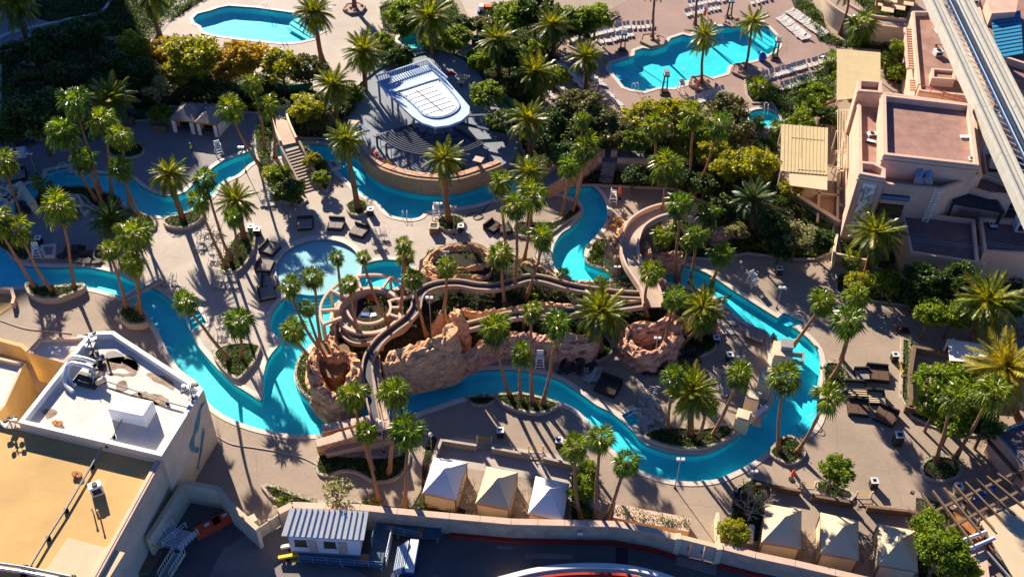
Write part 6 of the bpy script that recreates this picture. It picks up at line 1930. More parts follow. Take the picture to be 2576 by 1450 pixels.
# the plunge pool side wall, courtyard mound in the top middle
t = bthing('stage_truck', 'blue white equipment cart at the top middle deck', 'cart', 1225, 20)
p = W(1225, 30, 0); mb = MB(); mb.box(p, 3.4, 1.6, .5, -.05); mb.build('bed', M['bluesteel'], t)
mb = MB(); mb.box((p.x, p.y + .2, .5), 1.6, .9, .6); mb.build('cargo', M['orange'], t)
mb = MB(); mb.box((p.x - 1, p.y, .5), .8, 1.2, .8); mb.build('cabin', M['whitem'], t)
for s in (-1, 1):
    for u in (-1.2, 1.2):
        mb = MB(); mb.tube([(p.x + u, p.y + s * .75, .3), (p.x + u, p.y + s * .9, .3)], .3, 10); mb.build('wheel', M['dark'], t)

# ================================================================== PALMS
def frond_date(seed, L=3.3, droop=1.0):
    r = random.Random(seed); mb = MB()
    n = 20
    P = []
    for i in range(n + 1):
        t = i / n
        P.append(Vector((L * (t - .16 * droop * t * t), 0, -L * .5 * droop * t ** 2.1)))
    mb.strip([p + Vector((0, .05 * (1 - i / n * .7), 0)) for i, p in enumerate(P)], [p - Vector((0, .05 * (1 - i / n * .7), 0)) for i, p in enumerate(P)])
    for i in range(2, n):
        t = i / n
        l = .62 * math.sin(math.pi * min(1, .18 + t * .86)) ** .6 + .08
        for s in (-1, 1):
            p = P[i]; tan = (P[i + 1] - P[i - 1]).normalized()
            tip = p + tan * l * .55 + Vector((0, s * l * .72, -l * (.30 + .25 * droop * t) + r.uniform(-.05, .1)))
            w = .19
            mb.add([p - tan * w * .5, p + tan * w * .6, tip], [(0, 1, 2)])
    return mb
def frond_fan(seed, L=1.0, R0=.95, droop=.5):
    r = random.Random(seed); mb = MB()
    pet = Vector((L, 0, -.12 * L * droop))
    mb.add([(0, .04, 0), (0, -.04, 0), pet - Vector((0, .03, 0)), pet + Vector((0, .03, 0))], [(0, 1, 2, 3)])
    n = 15
    for k in range(n):
        a = rad(-118 + 236 * k / (n - 1))
        a2 = a + rad(236 / n) * .5; a1 = a - rad(236 / n) * .5
        l = R0 * (1 - .22 * abs(a) / 2.06) * r.uniform(.92, 1.08)
        fold = .06 * (1 if k % 2 else -1)
        def pt(rr, an, dz=0): return pet + Vector((math.cos(an) * rr, math.sin(an) * rr, -droop * .55 * rr * rr - .12 * abs(math.sin(an)) * rr + dz))
        m1, m2 = pt(l * .62, a1, -fold), pt(l * .62, a2, fold)
        mb.add([pet, m1, m2], [(0, 1, 2)])
        tip = pt(l * 1.15, a, -droop * .28 * r.uniform(.6, 1.4))
        mb.add([m1, m2, tip], [(0, 1, 2)])
    return mb
def proto_mesh(mb, name, m):
    me = bpy.data.meshes.new(name)
    me.from_pydata(mb.v, [], mb.f)
    me.materials.append(m)
    me.update()
    return me
FD = [[proto_mesh(frond_date(i * 3 + j, 3.3, d), 'date_frond', M['date']) for i in range(2)] for j, d in enumerate((.35, .8, 1.35))]
FF = [[proto_mesh(frond_fan(i * 5 + j, 1.0, .95, d), 'fan_frond', M['fan']) for i in range(2)] for j, d in enumerate((.25, .8, 1.5))]
def skirt_mesh(r, h, seed, date=False):
    rr = random.Random(seed); mb = MB()
    for k in range(70):
        a = rr.uniform(0, T); z = -rr.random() * h
        p = Vector((math.cos(a) * .15, math.sin(a) * .15, z + .1))
        q = Vector((math.cos(a) * r * rr.uniform(.6, 1.1) * (1 + z / h * .4), math.sin(a) * r * rr.uniform(.6, 1.1) * (1 + z / h * .4), z - rr.uniform(.4, .9)))
        s = Vector((-math.sin(a), math.cos(a), 0)) * .14
        mb.add([p, q - s, q + s], [(0, 1, 2)])
    return mb
SK_F = [proto_mesh(skirt_mesh(.55, 1.0, i), 'dead_frond_skirt', M['skirt']) for i in range(3)]
SK_D = [proto_mesh(skirt_mesh(.8, .6, i + 9), 'dead_frond_skirt', M['skirt']) for i in range(3)]
def base_height(px, py): 
    p = W(px, py, 0); return hill_z(p.x, p.y)
def palm(kind, bx, by, cx, cy, w, label, bend=0.0, mcol=None, hmin=3.0, hmax=17.0, base_z=None):
    z0 = base_height(bx, by) if base_z is None else base_z
    B = W(bx, by, z0)
    best = min((((W(cx, cy, h) - B).xy.length, h) for h in [hmin + .1 * i for i in range(int((hmax - hmin) * 10))]))
    h = best[1]
    Cc = W(cx, cy, h)
    sc = 1.0 / ((W(cx + 1, cy, h) - Cc).length)      # map units per metre
    rad_m = w / 2 / sc
    rr = random.Random(int(bx * 7 + by * 13 + cx))
    t = thing('fan_palm' if kind == 'f' else 'date_palm', label, 'palm tree', B)
    r0, r1 = (.215, .125) if kind == 'f' else (.40, .32)
    if kind == 's': r0, r1 = .22, .17
    hh = (Cc - B)
    side = Vector((-hh.y, hh.x, 0)); side = side.normalized() if side.length > .3 else Vector((1, 0, 0))
    pts, rs = [], []
    n = 14
    for i in range(n + 1):
        f = i / n
        p = B + Vector((hh.x * (1 - (1 - f) ** 1.6), hh.y * (1 - (1 - f) ** 1.6), hh.z * f)) + side * bend * math.sin(math.pi * f)
        p += Vector((noise.noise(p * .3 + Vector((bx, 0, 0))), noise.noise(p * .3 + Vector((0, by, 0))), 0)) * .16 * math.sin(math.pi * f)
        pts.append(p); rs.append(r0 + (r1 - r0) * f + (.16 * (1 - f * 6) if f < 1 / 6 else 0) + (.014 if i % 2 else 0))
    if kind == 'd': rs[-1] *= 1.5; rs[-2] *= 1.35
    mb = MB(); mb.tube(pts, rs, 9)
    mb.build('trunk', M['trunk' if kind == 'f' else 'trunkd'], t, smooth=True)
    scale = rad_m / (1.75 if kind == 'f' else 2.95)
    top = Cc - B
    N = rr.randint(25, 34) if kind == 'f' else (rr.randint(70, 86) if kind == 'd' else 44)
    gap = rr.uniform(0, T); lean = Vector((rr.uniform(-.12, .12), rr.uniform(-.12, .12), 0))
    wild = rr.uniform(.6, 1.7)
    protos = FF if kind == 'f' else FD
    m = mcol or (('fan' if rr.random() < .6 else 'fan2') if kind == 'f' else 'date')
    for i in range(N):
        f = (i + .5) / N
        az = i * 2.39996 + rr.uniform(-.25, .25) * wild
        if kind == 'f' and abs((az - gap + math.pi) % T - math.pi) < .35 and f > .35 and rr.random() < .6: continue
        if kind == 'f': el = 78 - 128 * f ** .85 + rr.uniform(-10, 10) * wild
        else: el = 82 - 118 * f ** .8 + rr.uniform(-6, 6)
        g = protos[0 if el > 38 else (1 if el > -2 else 2)][rr.randrange(2)]
        o = bpy.data.objects.new('frond', g); COL.objects.link(o); o.parent = t
        o.location = top + Vector((0, 0, -.25 * f))
        o.rotation_euler = (rr.uniform(-.3, .3), -rad(el if kind == 'f' else el * .92), az)
        k = scale * rr.uniform(.84, 1.14) * (.75 if f < .12 else 1)
        o.scale = (k, k, k)
        mm = m
        if mcol is None and rr.random() < (f - .3) * 1.05: mm = 'fand' if kind == 'f' else 'dated'  # lower fronds darker: dull old leaves plus crown shade mixed into the colour
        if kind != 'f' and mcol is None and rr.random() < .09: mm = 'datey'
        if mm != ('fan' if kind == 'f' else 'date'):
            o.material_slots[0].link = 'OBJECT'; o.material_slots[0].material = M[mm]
    o = bpy.data.objects.new('frond_skirt', (SK_F if kind == 'f' else SK_D)[rr.randrange(3)]); COL.objects.link(o); o.parent = t
    o.location = top - Vector((0, 0, .2)); o.scale = (scale, scale, scale); o.rotation_euler = (0, 0, rr.uniform(0, T))
    return t
D_ = [ # base x,y crown x,y width, label
 (82,155,35,8,135,'date palm with a bare leaning trunk in the top left corner'),
 (402,92,380,-12,110,'date palm cut by the top edge beside the pale path curve'),
 (809,150,790,30,108,'slender date palm at the corner of the top left pool'),
 (891,22,884,-75,100,'date palm in the square planter at the top edge'),
 (919,250,914,128,118,'full date palm just left of the bar pavilion roof'),
 (1091,160,1080,42,128,'big date palm behind the bar pavilion by the plunge pool'),
 (847,320,838,212,112,'date palm in front of the olive shrub right of the bridge head'),
 (1256,197,1251,100,105,'date palm right of the construction fence'),
 (1394,147,1391,62,105,'date palm at the dark hedge above the chaise rows'),
 (1474,247,1475,142,102,'date palm standing among the left chaise rows'),
 (1354,250,1347,182,122,'bushy date palm left of the chaise rows'),
 (1335,400,1330,300,112,'date palm right of the stage platform edge'),
 (901,527,869,352,104,'tall date palm in the round planter beside the bridge stairs'),
 (1130,562,1119,398,112,'tall date palm in front of the brick stage wall'),
 (462,558,425,437,108,'date palm in the half moon planter of the left plaza'),
 (615,607,592,502,110,'date palm with thin fronds over the plaza palm clump'),
 (306,345,277,245,132,'spreading date palm rising over the left fan palms'),
 (307,632,278,550,116,'dark shaded date palm below the left river island'),
 (1332,570,1332,432,104,'date palm leaning over the river by the ramp bridge'),
 (1887,577,1895,500,118,'dark date palm on the bank east of the walkway curve'),
 (2179,687,2206,584,140,'date palm with golden lower fronds under the relief tower'),
 (2449,850,2486,757,170,'huge date palm above the white sail roof'),
 (2567,1062,2531,928,205,'largest golden date palm cut by the right edge'),
 (1509,885,1512,784,146,'wide date palm at the right end of the knobbly rock wall'),
 (1757,857,1768,770,134,'wide date palm over the horseshoe boulders at the island east'),
 (1737,1098,1742,982,140,'date palm in the curved planter between three fan palms'),
]
for bx, by, cx, cy, w, lab in D_:
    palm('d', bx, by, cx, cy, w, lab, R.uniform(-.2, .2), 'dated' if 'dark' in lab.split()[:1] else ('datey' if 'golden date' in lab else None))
S_ = [
 (1765,212,1772,88,92,'slim palm in the hexagon planter at the south rim of the angular pool'),
 (1872,180,1893,54,88,'slim palm in the hexagon planter nearest the pool right lobe'),
 (1641,102,1650,-42,88,'slim palm in the hexagon planter at the upper left pool rim'),
 (1748,62,1762,-70,88,'slim dark palm trunk right of the orange umbrella at the top'),
 (2111,87,2142,-45,100,'leaning palm trunk against the curved cream wall'),
 (2195,60,2222,-60,100,'palm trunk right of the curved building at the top edge'),
]
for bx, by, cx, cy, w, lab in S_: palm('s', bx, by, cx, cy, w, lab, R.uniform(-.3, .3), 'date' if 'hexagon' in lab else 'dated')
F_ = [
 (257,495,187,254,84,'fan palm with a long trunk crossing behind its lower neighbours, upper left group', .6),
 (245,507,156,327,84,'fan palm leaning left over the shaded upper river', .8),
 (281,492,255,302,78,'fan palm in front of the big date palm of the upper left group', .2),
 (265,522,210,397,66,'small crowned fan palm lowest of the upper left group', .5),
 (326,532,299,338,66,'fan palm right of the upper left group over the oval planter', .3),
 (360,562,302,422,66,'fan palm standing at the river bend left of the half moon planter', .5),
 (57,555,6,402,74,'fan palm cut by the left edge over the pergola bridge', .4),
 (95,730,-14,548,84,'fan palm with a strongly leaning trunk at the left edge', .8),
 (137,740,42,573,78,'fan palm leaning left from the raised half round planter', .7),
 (187,735,146,516,88,'tall solitary fan palm over the shaded left plaza', .5),
 (347,797,334,586,92,'fan palm with the widest crown by the footbridge planter', .3),
 (320,785,272,628,52,'small fan palm with a thin crown left of the footbridge', .2),
 (356,807,332,660,66,'fan palm lowest over the footbridge', .3),
 (582,662,514,447,66,'fan palm behind its twin in the plaza middle clump', .4),
 (572,675,500,500,62,'fan palm in front of its twin in the plaza middle clump', .4),
 (602,655,585,545,50,'short fan palm hidden below the plaza date palm', .1),
 (655,418,578,268,70,'fan palm beside the twin grey cabanas', .4),
 (664,385,635,206,56,'fan palm left of its pair at the bridge head', .3),
 (693,398,673,263,60,'fan palm right of its pair at the bridge head', .2),
 (582,910,467,757,66,'fan palm with a curved trunk leaning over the narrow river', -1.2),
 (607,905,600,805,82,'fan palm in the diamond planter', .1),
 (818,890,729,716,58,'fan palm left of the lagoon trio, leaning over the water', 1.2),
 (806,868,786,694,58,'fan palm with a straight trunk rising from the lagoon lip', .1),
 (842,925,771,772,46,'small fan palm crown low in the lagoon group', .9),
 (813,915,736,826,68,'fan palm with a flat curved trunk off the left rock island', .8),
 (862,782,846,645,42,'thin fan palm against the pale wading pool', .1),
 (979,815,914,645,38,'smallest fan palm crown at the rim of the wading pool', .3),
 (901,847,877,712,48,'fan palm rising through the round pergola', .1),
 (1006,795,1014,612,46,'upper fan palm of the close pair above the pergola', .1),
 (1012,762,1020,642,52,'lower fan palm of the close pair above the pergola', .1),
 (1074,845,1040,697,54,'fan palm right of the round pergola on the cliff bed', .3),
 (1105,825,1124,666,52,'fan palm in front of the oval rock crater', -.3),
 (1269,762,1261,636,68,'fan palm right of the oval rock crater', .1),
 (1275,640,1261,455,66,'fan palm at the right end of the stage wall', .2),
 (1292,735,1298,514,72,'fan palm with a very long trunk left of the ramp bridge', .2),
 (1317,660,1341,487,76,'fan palm with glossy crown near the bed with low rocks', .2),
 (1322,752,1365,594,66,'fan palm leaning right beside the white chair at the river bend', .3),
 (1413,541,1434,412,66,'fan palm in front of the ramp bridge', .2),
 (1437,535,1477,366,72,'fan palm over the ramp bridge top', -.4),
 (1446,520,1465,297,44,'small bright fan palm crown among olive trees', .2),
 (1657,570,1677,416,88,'big fan palm over the bank right of the garden stairs', .2),
 (1660,470,1650,315,66,'fan palm left of the three in front of the yellow green trees', .2),
 (1735,482,1748,287,68,'fan palm with a wavy grey trunk right of the garden stairs', -.4),
 (1743,495,1808,313,68,'fan palm leaning far right above the walkway garden', -.3),
 (1700,707,1713,512,68,'fan palm with the straightest long trunk inside the walkway curve', .2),
 (1757,592,1778,533,68,'short fan palm right of the walkway garden', .1),
 (1655,655,1667,593,54,'short fan palm inside the walkway curve', .1),
 (1705,712,1735,606,48,'left fan palm of the pair by the east river head', .2),
 (1735,712,1752,588,52,'right fan palm of the pair by the east river head', .2),
 (1790,707,1815,636,66,'dark fan palm at the shaded east river bank', .2),
 (1627,795,1638,686,66,'fan palm at the foot of the curved walkway', -.4),
 (1660,900,1696,746,60,'fan palm rising from the dark bed of the horseshoe boulders', .2),
 (1705,877,1776,802,54,'fan palm with a nearly flat trunk under the island date palm', .9),
 (1339,1017,1337,780,56,'fan palm with dark trunk, tallest of the river bank three', .1),
 (1312,1012,1314,886,60,'shortest fan palm of the river bank three', -.2),
 (1362,1022,1401,812,76,'fan palm leaning right, rightmost of the river bank three', .2),
 (1284,997,1247,822,86,'broad fan palm with bent trunk over the middle river', .7),
 (977,1192,989,983,86,'fan palm right of the flume end, over the river', -.4),
 (939,1182,886,992,78,'fan palm left of the flume end, over the rock island', .2),
 (954,1260,920,1084,62,'fan palm in front of the splash ramp walls', .2),
 (1017,1277,1021,1085,94,'large fan palm with straight trunk right of the splash ramp', .1),
 (1462,1312,1447,1123,74,'fan palm beside the right cabana of the middle row', .2),
 (1495,1312,1511,1100,74,'fan palm between the leafy bed and the river lower bend', .2),
 (1522,1315,1574,1162,72,'fan palm leaning right at the left end of the long planter', .5),
 (1680,1082,1694,946,60,'left fan palm of the curved island planter', .2),
 (1752,1110,1778,1014,62,'front fan palm overlapping the island planter date palm', .1),
 (1790,1100,1860,942,72,'right fan palm of the island planter leaning to the kiosk', .6),
 (1993,870,2071,758,70,'fan palm leaning over the river from the booth', .9),
 (2116,905,2156,742,68,'fan palm behind the big east bank fan palm', .1),
 (2088,957,2134,806,86,'big fan palm with thick curved trunk on the east bank', .7),
 (1958,1135,1974,946,84,'left fan palm of the oval river bank planter', .3),
 (2001,1142,2081,998,80,'right fan palm of the oval river bank planter, leaning away', .6),
 (2354,1165,2404,1000,78,'left fan palm of the round hedge planter', .2),
 (2401,1152,2498,982,92,'right fan palm of the round hedge planter', .2),
 (105,492,95,456,38,'small dark palm on the upper river island tip', 0),
 (129,477,125,461,18,'tiny palm in the river beside the island tip', 0),
 (2168,105,2166,62,78,'dark low fan palm in front of the curved building', 0),
 (2138,688,2141,652,54,'small fan palm shrub beside the clipped hedge court', 0),
 (1415,702,1413,690,38,'small fan palm bush where the flume meets the bend', 0),
 (1958,345,1960,322,50,'low fan palm at the hot tub rim', 0),
 (1912,322,1910,306,36,'dwarf palm left of the hot tub rim', 0),
 (1920,240,1912,215,54,'low palm bush between chaise rows and hot tub', 0),
 (2098,180,2095,150,50,'low palm bush at the left of the smooth canopy', 0),
]
for bx, by, cx, cy, w, lab, bend in F_:
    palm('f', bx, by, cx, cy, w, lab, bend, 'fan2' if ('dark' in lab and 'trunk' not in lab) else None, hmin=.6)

# ================================================================== BROADLEAF TREES
def crown_mesh(seed, nclump=34, per=62, flat=.72, leaf=.26):
    r = random.Random(seed); mb = MB()
    vs, fs = [], []
    for c in range(nclump):
        while True:
            v = Vector((r.uniform(-1, 1), r.uniform(-1, 1), r.uniform(-.75, 1)))
            if .25 < v.length < 1: break
        v = v.normalized() * r.uniform(.45, .95)
        ctr = Vector((v.x, v.y, v.z * flat))
        cr = r.uniform(.17, .33)
        for k in range(per):
            u = Vector((r.gauss(0, 1), r.gauss(0, 1), r.gauss(0, 1)))
            u = u.normalized() * cr * r.uniform(.55, 1.05)
            p = ctr + Vector((u.x, u.y, u.z * .8))
            a = Vector((r.gauss(0, 1), r.gauss(0, 1), r.gauss(0, .7))).normalized()
            b = a.cross(Vector((r.gauss(0, 1), r.gauss(0, 1), r.gauss(0, 1)))).normalized()
            s = leaf / 3.0 * r.uniform(.6, 1.3)
            o = len(vs)
            vs += [p - a * s * .6, p + b * s * .5, p + a * s * .8, p - b * s * .5]
            fs.append((o, o + 1, o + 2, o + 3))
    mb.v, mb.f = [tuple(q) for q in vs], fs
    return mb
CR = [proto_mesh(crown_mesh(100 + i, 44 + i * 5, 84, .72, .30), 'tree_crown', M['t_green']) for i in range(5)]
CW_M = [proto_mesh(crown_mesh(200 + i, 26, 34, .7, .3), 'wispy_crown', M['t_wisp']) for i in range(2)]
CS = [proto_mesh(crown_mesh(300 + i, 16, 30, .7, .5), 'shrub_leaves', M['shrub']) for i in range(4)]
def branches(mb, p, d, L, r, depth, rr, pts_out=None, spread=.7):
    q = p + d * L
    mb.tube([p, (p + q) / 2 + Vector((rr.gauss(0, .05), rr.gauss(0, .05), 0)) * L, q], [r, r * .85, r * .68], 6 if depth > 1 else 4, cap=False)
    if depth == 0: return
    for k in range(3 if depth > 1 else 2):
        e = (d + Vector((rr.gauss(0, spread), rr.gauss(0, spread), rr.gauss(.1, spread * .5)))).normalized()
        branches(mb, q, e, L * rr.uniform(.62, .85), r * .62, depth - 1, rr, None, spread)
def tree(px, py, w, label, m='t_green', h=None, cx=None, cy=None, flat=1.0, wispy=False, base_z=0.0):
    """px,py crown centre on the picture, w crown width; stands below it"""
    h = h if h is not None else w / 17 * .62 + 1.2
    C = W(px, py, h)
    sc = 1.0 / (W(px + 1, py, h) - C).length
    rm = w / 2 / sc
    rr = random.Random(int(px * 3 + py))
    B = Vector((C.x + rr.uniform(-.3, .3), C.y + rr.uniform(-.3, .3), base_z))
    t = thing('tree', label, 'tree', B)
    mb = MB(); hz = (h - base_z)
    mb.tube([B, B + Vector((.05, .1, hz * .5)), Vector((C.x, C.y, h - rm * .35))], [.1 + rm * .05, .08 + rm * .035, .06 + rm * .02], 7)
    mb.build('trunk', M['bark'], t)
    mb = MB()
    for k in range(5):
        a = k * 1.26 + rr.uniform(-.3, .3)
        d = Vector((math.cos(a) * .8, math.sin(a) * .8, .7)).normalized()
        branches(mb, B + Vector((0, 0, hz * .55)), d, rm * .42, .05 + rm * .018, 2, rr)
    mb.build('limbs', M['bark'], t)
    me = (CW_M if wispy else CR)[rr.randrange(2 if wispy else 5)]
    o = bpy.data.objects.new('crown', me); COL.objects.link(o); o.parent = t
    o.location = Vector((C.x, C.y, h)) - B
    o.scale = (rm, rm, rm * flat); o.rotation_euler = (0, 0, rr.uniform(0, T))
    o.material_slots[0].link = 'OBJECT'; o.material_slots[0].material = M[m]
    return t
TR = [
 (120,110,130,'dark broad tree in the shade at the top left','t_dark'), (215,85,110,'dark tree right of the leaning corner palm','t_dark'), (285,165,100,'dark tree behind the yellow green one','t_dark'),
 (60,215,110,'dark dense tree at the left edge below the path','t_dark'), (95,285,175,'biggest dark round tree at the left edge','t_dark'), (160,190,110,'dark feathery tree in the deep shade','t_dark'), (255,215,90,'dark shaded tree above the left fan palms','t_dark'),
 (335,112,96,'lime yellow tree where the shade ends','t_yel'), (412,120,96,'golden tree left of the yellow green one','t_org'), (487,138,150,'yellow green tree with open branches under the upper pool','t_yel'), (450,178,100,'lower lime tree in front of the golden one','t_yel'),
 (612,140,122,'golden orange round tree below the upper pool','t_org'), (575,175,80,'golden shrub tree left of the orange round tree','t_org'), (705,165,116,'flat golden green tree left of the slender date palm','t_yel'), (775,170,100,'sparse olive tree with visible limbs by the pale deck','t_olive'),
 (395,222,90,'pale wispy conifer like tree behind the twin cabanas','t_wisp'), (402,285,64,'small lime shrub tree left of the twin cabanas','t_green'), (765,272,96,'golden green shrub tree at the bridge head','t_yel'), (800,300,70,'lower olive shrub tree right of the bridge head','t_olive'),
 (1010,30,90,'green bushy tree left of the plunge pool','t_green'), (1045,15,80,'palm like green bush above the plunge pool','t_green'), (1140,95,90,'mid green tree right of the plunge pool palm','t_green'), (1150,60,70,'dark green tree near the top cart','t_dark'), (1000,140,80,'dark shrub tree beside the plunge pool steps','t_dark'),
 (1290,40,100,'dense green tree at the top middle','t_green'), (1350,25,120,'dark green tree top middle right','t_dark'), (1210,150,80,'green tree outside the construction fence','t_green'), (1285,140,90,'dark leafy tree between two date palms','t_dark'), (1240,70,80,'grey green tree behind the fence palm','t_olive'),
 (1430,45,90,'clipped green shrub tree right of the sandy court','t_green'), (1500,40,90,'green hedge tree above the chaise rows','t_green'), (1455,70,80,'dark hedge tree behind the first chaise row','t_dark'),
 (1460,262,120,'olive tree left of the yellow green row','t_olive'), (1400,300,90,'dark tree below the bushy date palm','t_dark'), (1515,300,100,'small leaved olive tree beside the chaise ends','t_olive'), (1450,330,90,'dark green tree above the ramp bridge','t_dark'), (1385,365,80,'dark green tree behind the ramp bridge','t_dark'),
 (1620,292,120,'first yellow green tree of the row under the angular pool','t_yel'), (1700,285,120,'second yellow green tree of the row under the angular pool','t_yel'), (1755,330,110,'third yellow green tree of the row, darker','t_green'), (1830,275,110,'dense olive green tree at the row right end','t_olive'), (1790,380,90,'lime tree in front of the tree row','t_yel'), (1860,330,90,'dry olive tree right of the row','t_olive'),
 (1835,415,100,'yellow green tree on the shaded bank','t_yel'), (1900,415,120,'broad lime tree left of the corrugated canopy','t_yel'), (1650,360,80,'dark tree between the lime ones','t_dark'), (1715,370,80,'golden green tree above the wavy trunk','t_yel'),
 (1855,580,60,'round grey green shrub by the pink rock slab','t_wisp'), (1830,520,80,'dark green tree left of the dark date palm','t_dark'), (1940,560,90,'dark tree in the deep shade of the east bank','t_dark'),
 (2012,590,100,'pale feathery tree on the dark path corner','t_wisp'), (2035,272,70,'green garden tree between canopy and hot tub','t_green'), (2050,235,80,'leafy tree left of the tan canopy corner','t_green'), (2085,290,70,'dark tree under the corrugated canopy edge','t_dark'), (2265,120,60,'green planting beside the louvred facade top','t_green'), (2262,180,60,'green planting beside the louvred facade bottom','t_green'), (2235,150,60,'green bush between canopy and facade','t_green'),
 (2345,785,92,'green tree left of the two above the tan terrace','t_green'), (2405,790,88,'green tree right of the two above the tan terrace','t_green'), (2230,705,80,'bright green bush at the corner of the pink block','t_green'), (2160,705,70,'lime shrub by the small fan palm','t_yel'),
 (2370,960,130,'bright green tree shading the tan terrace','t_green'), (2420,1000,130,'larger green tree beside the golden palm','t_green'), (2350,1020,90,'lower lime green tree at the terrace corner','t_green'),
 (2104,1180,95,'round bright green tree on the lower right deck','t_green'), (1465,1225,80,'feathery green tree hiding the third cabana edge','t_green'), (1480,1180,60,'leafy tree between the two tall trunks','t_green'),
 (845,1232,90,'pale wispy tree by the wavy shaded bed','t_wisp'), (1845,1335,80,'yellow green bush left of the right cabanas','t_yel'), (2370,1380,130,'dense green tree in the lower right corner','t_green'), (2420,1430,90,'yellow lime bush at the bottom right','t_yel'), (2340,1320,90,'green tree right of the last cabana','t_green'),
 (700,440,70,'tall green bush left of the stairs top','t_green'), (720,480,80,'dark green bush clump left of the stairs','t_dark'), (685,430,56,'lime yellow bush beside the bridge','t_yel'), (745,470,56,'green bush against the stair wall','t_green'), (785,400,50,'golden green bush right of the stairs','t_yel'), (805,445,50,'green bush low right of the stairs','t_green'),
 (1225, 235, 90, 'green tree just outside the curved green fence', 't_green'),
 (1265, 300, 90, 'dark tree right of the stage platform edge palm', 't_dark'),
 (1210, 60, 70, 'pale green tree beside the top cart', 't_olive'),
 (1420, 385, 90, 'dark green tree at the top of the ramp bridge', 't_dark'),
 (1560, 330, 100, 'dark olive tree at the terrace above the stairs', 't_olive'),
 (1500, 350, 80, 'dark tree left above the garden stairs', 't_dark'),
 (1590, 350, 90, 'green tree right above the garden stairs', 't_green'),
 (880, 235, 70, 'green tree at the left end of the curved fence', 't_green'),
 (860, 270, 60, 'dark shrub tree beside the blue planks', 't_dark'),
 (960, 110, 80, 'green shrub tree left of the plunge pool wall', 't_green'),
 (1095, 95, 80, 'leafy tree between plunge pool and big palm', 't_green'),
 
 (2020, 300, 70, 'green tree above the corrugated canopy', 't_green'),
 
 (1990, 470, 60, 'lime bush left of the brown patio shed', 't_yel'),
 (1960, 620, 80, 'dark tree on the black bank of the east bend', 't_dark'),
 (2060, 600, 80, 'dark hedge tree beside the courtyard wall', 't_dark'),
 (1700, 440, 80, 'dark tree between two leaning trunks', 't_dark'),
 (1600, 440, 70, 'dark bush tree right of the garden stairs', 't_dark'),
 (1770, 460, 80, 'dark green tree inside the shaded bank', 't_dark'),
 (1870, 470, 70, 'dark green tree behind the dark date palm', 't_dark'),
 (2330, 700, 110, 'black green tree in the deep shade of the pink block', 't_dark'),
 (2420, 700, 110, 'black green tree right part of the deep shade', 't_dark'),
 (2300, 740, 80, 'dark shrub tree below the deep shade trees', 't_dark'),
 (2450, 960, 110, 'green tree under the largest golden palm', 't_green'),
 (2400, 1060, 90, 'green tree behind the two right palms', 't_green'),
 (2480, 1060, 90, 'dark green tree below the golden palm', 't_dark'),
 (2540, 760, 90, 'dark tree behind the timber fence', 't_dark'),
 (500, 215, 80, 'dark tree behind the twin grey cabanas', 't_dark'),
 (560, 235, 80, 'dark shrub tree above the right twin cabana', 't_dark'),
 (660, 215, 70, 'dark green tree behind the fence screen', 't_dark'),
 (350, 180, 100, 'dark tree below the lime yellow tree', 't_dark'),
 (30, 130, 90, 'dark tree at the left edge by the path', 't_dark'),
 (20, 330, 90, 'dark tree over the left edge steps', 't_dark'),
 (180, 300, 90, 'dark tree behind the upper left palms', 't_dark'),
 (1010, 75, 50, 'small green tree at the plunge pool left rim', 't_green'),
 (1330, 120, 80, 'green tree between the date palms at top centre', 't_green'),
 (1300, 210, 80, 'dark tree under the bushy date palm crown', 't_dark'),
 (1400, 190, 70, 'green tree left of the slanting chaise rows', 't_green'),
 (2120, 190, 50, 'green bush on the canopy left edge', 't_green'),
 (1045, 60, 44, 'tropical green bush above the plunge pool', 't_green'),
]
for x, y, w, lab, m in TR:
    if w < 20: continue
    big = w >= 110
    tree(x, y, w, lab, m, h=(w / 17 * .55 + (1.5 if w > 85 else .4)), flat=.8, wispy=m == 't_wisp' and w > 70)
def bare_tree(px, py, w, label, hz=None):
    h = hz or w / 23 * .6 + .6
    C = W(px, py, h); B = Vector((C.x, C.y - .3, 0))
    rr = random.Random(int(px + py))
    t = thing('bare_tree', label, 'bare tree', B)
    rm = w / 2 / 23
    mb = MB(); mb.tube([B, Vector((C.x, C.y, h * .35))], [.13, .1], 6); mb.build('trunk', M['barew'], t)
    mb = MB()
    for k in range(8):
        a = k * .785 + rr.uniform(-.3, .3)
        d = Vector((math.cos(a), math.sin(a), rr.uniform(.35, 1.1))).normalized()
        branches(mb, Vector((C.x, C.y, h * .33)), d, rm * .42, .055, 3, rr, None, .5)
    mb.build('branches', M['barew'], t)
for x, y, w, lab in ((1190,1222,80,'bare branched tree between the first two cabanas'), (1318,1245,80,'bare branched tree between the white and cream cabanas'), (1895,1255,110,'large bare tree left of the right cabanas'), (1938,1240,60,'smaller bare tree by the shaded cabana roof'),
                     (2035,1355,70,'bare shrub tree between left and middle right cabanas'), (2188,1365,90,'bare shrub tree between the last two cabanas'), (2340,1300,130,'pale bare tree spreading over the hedge corner'), (2485,830,100,'pale bare branches by the timber fence'), (1182,1290,50,'thin twiggy shrub at the perimeter wall behind the cabanas'), (1475,1165,56,'bare twig bush between the two tall trunks')):
    bare_tree(x, y, w, lab)
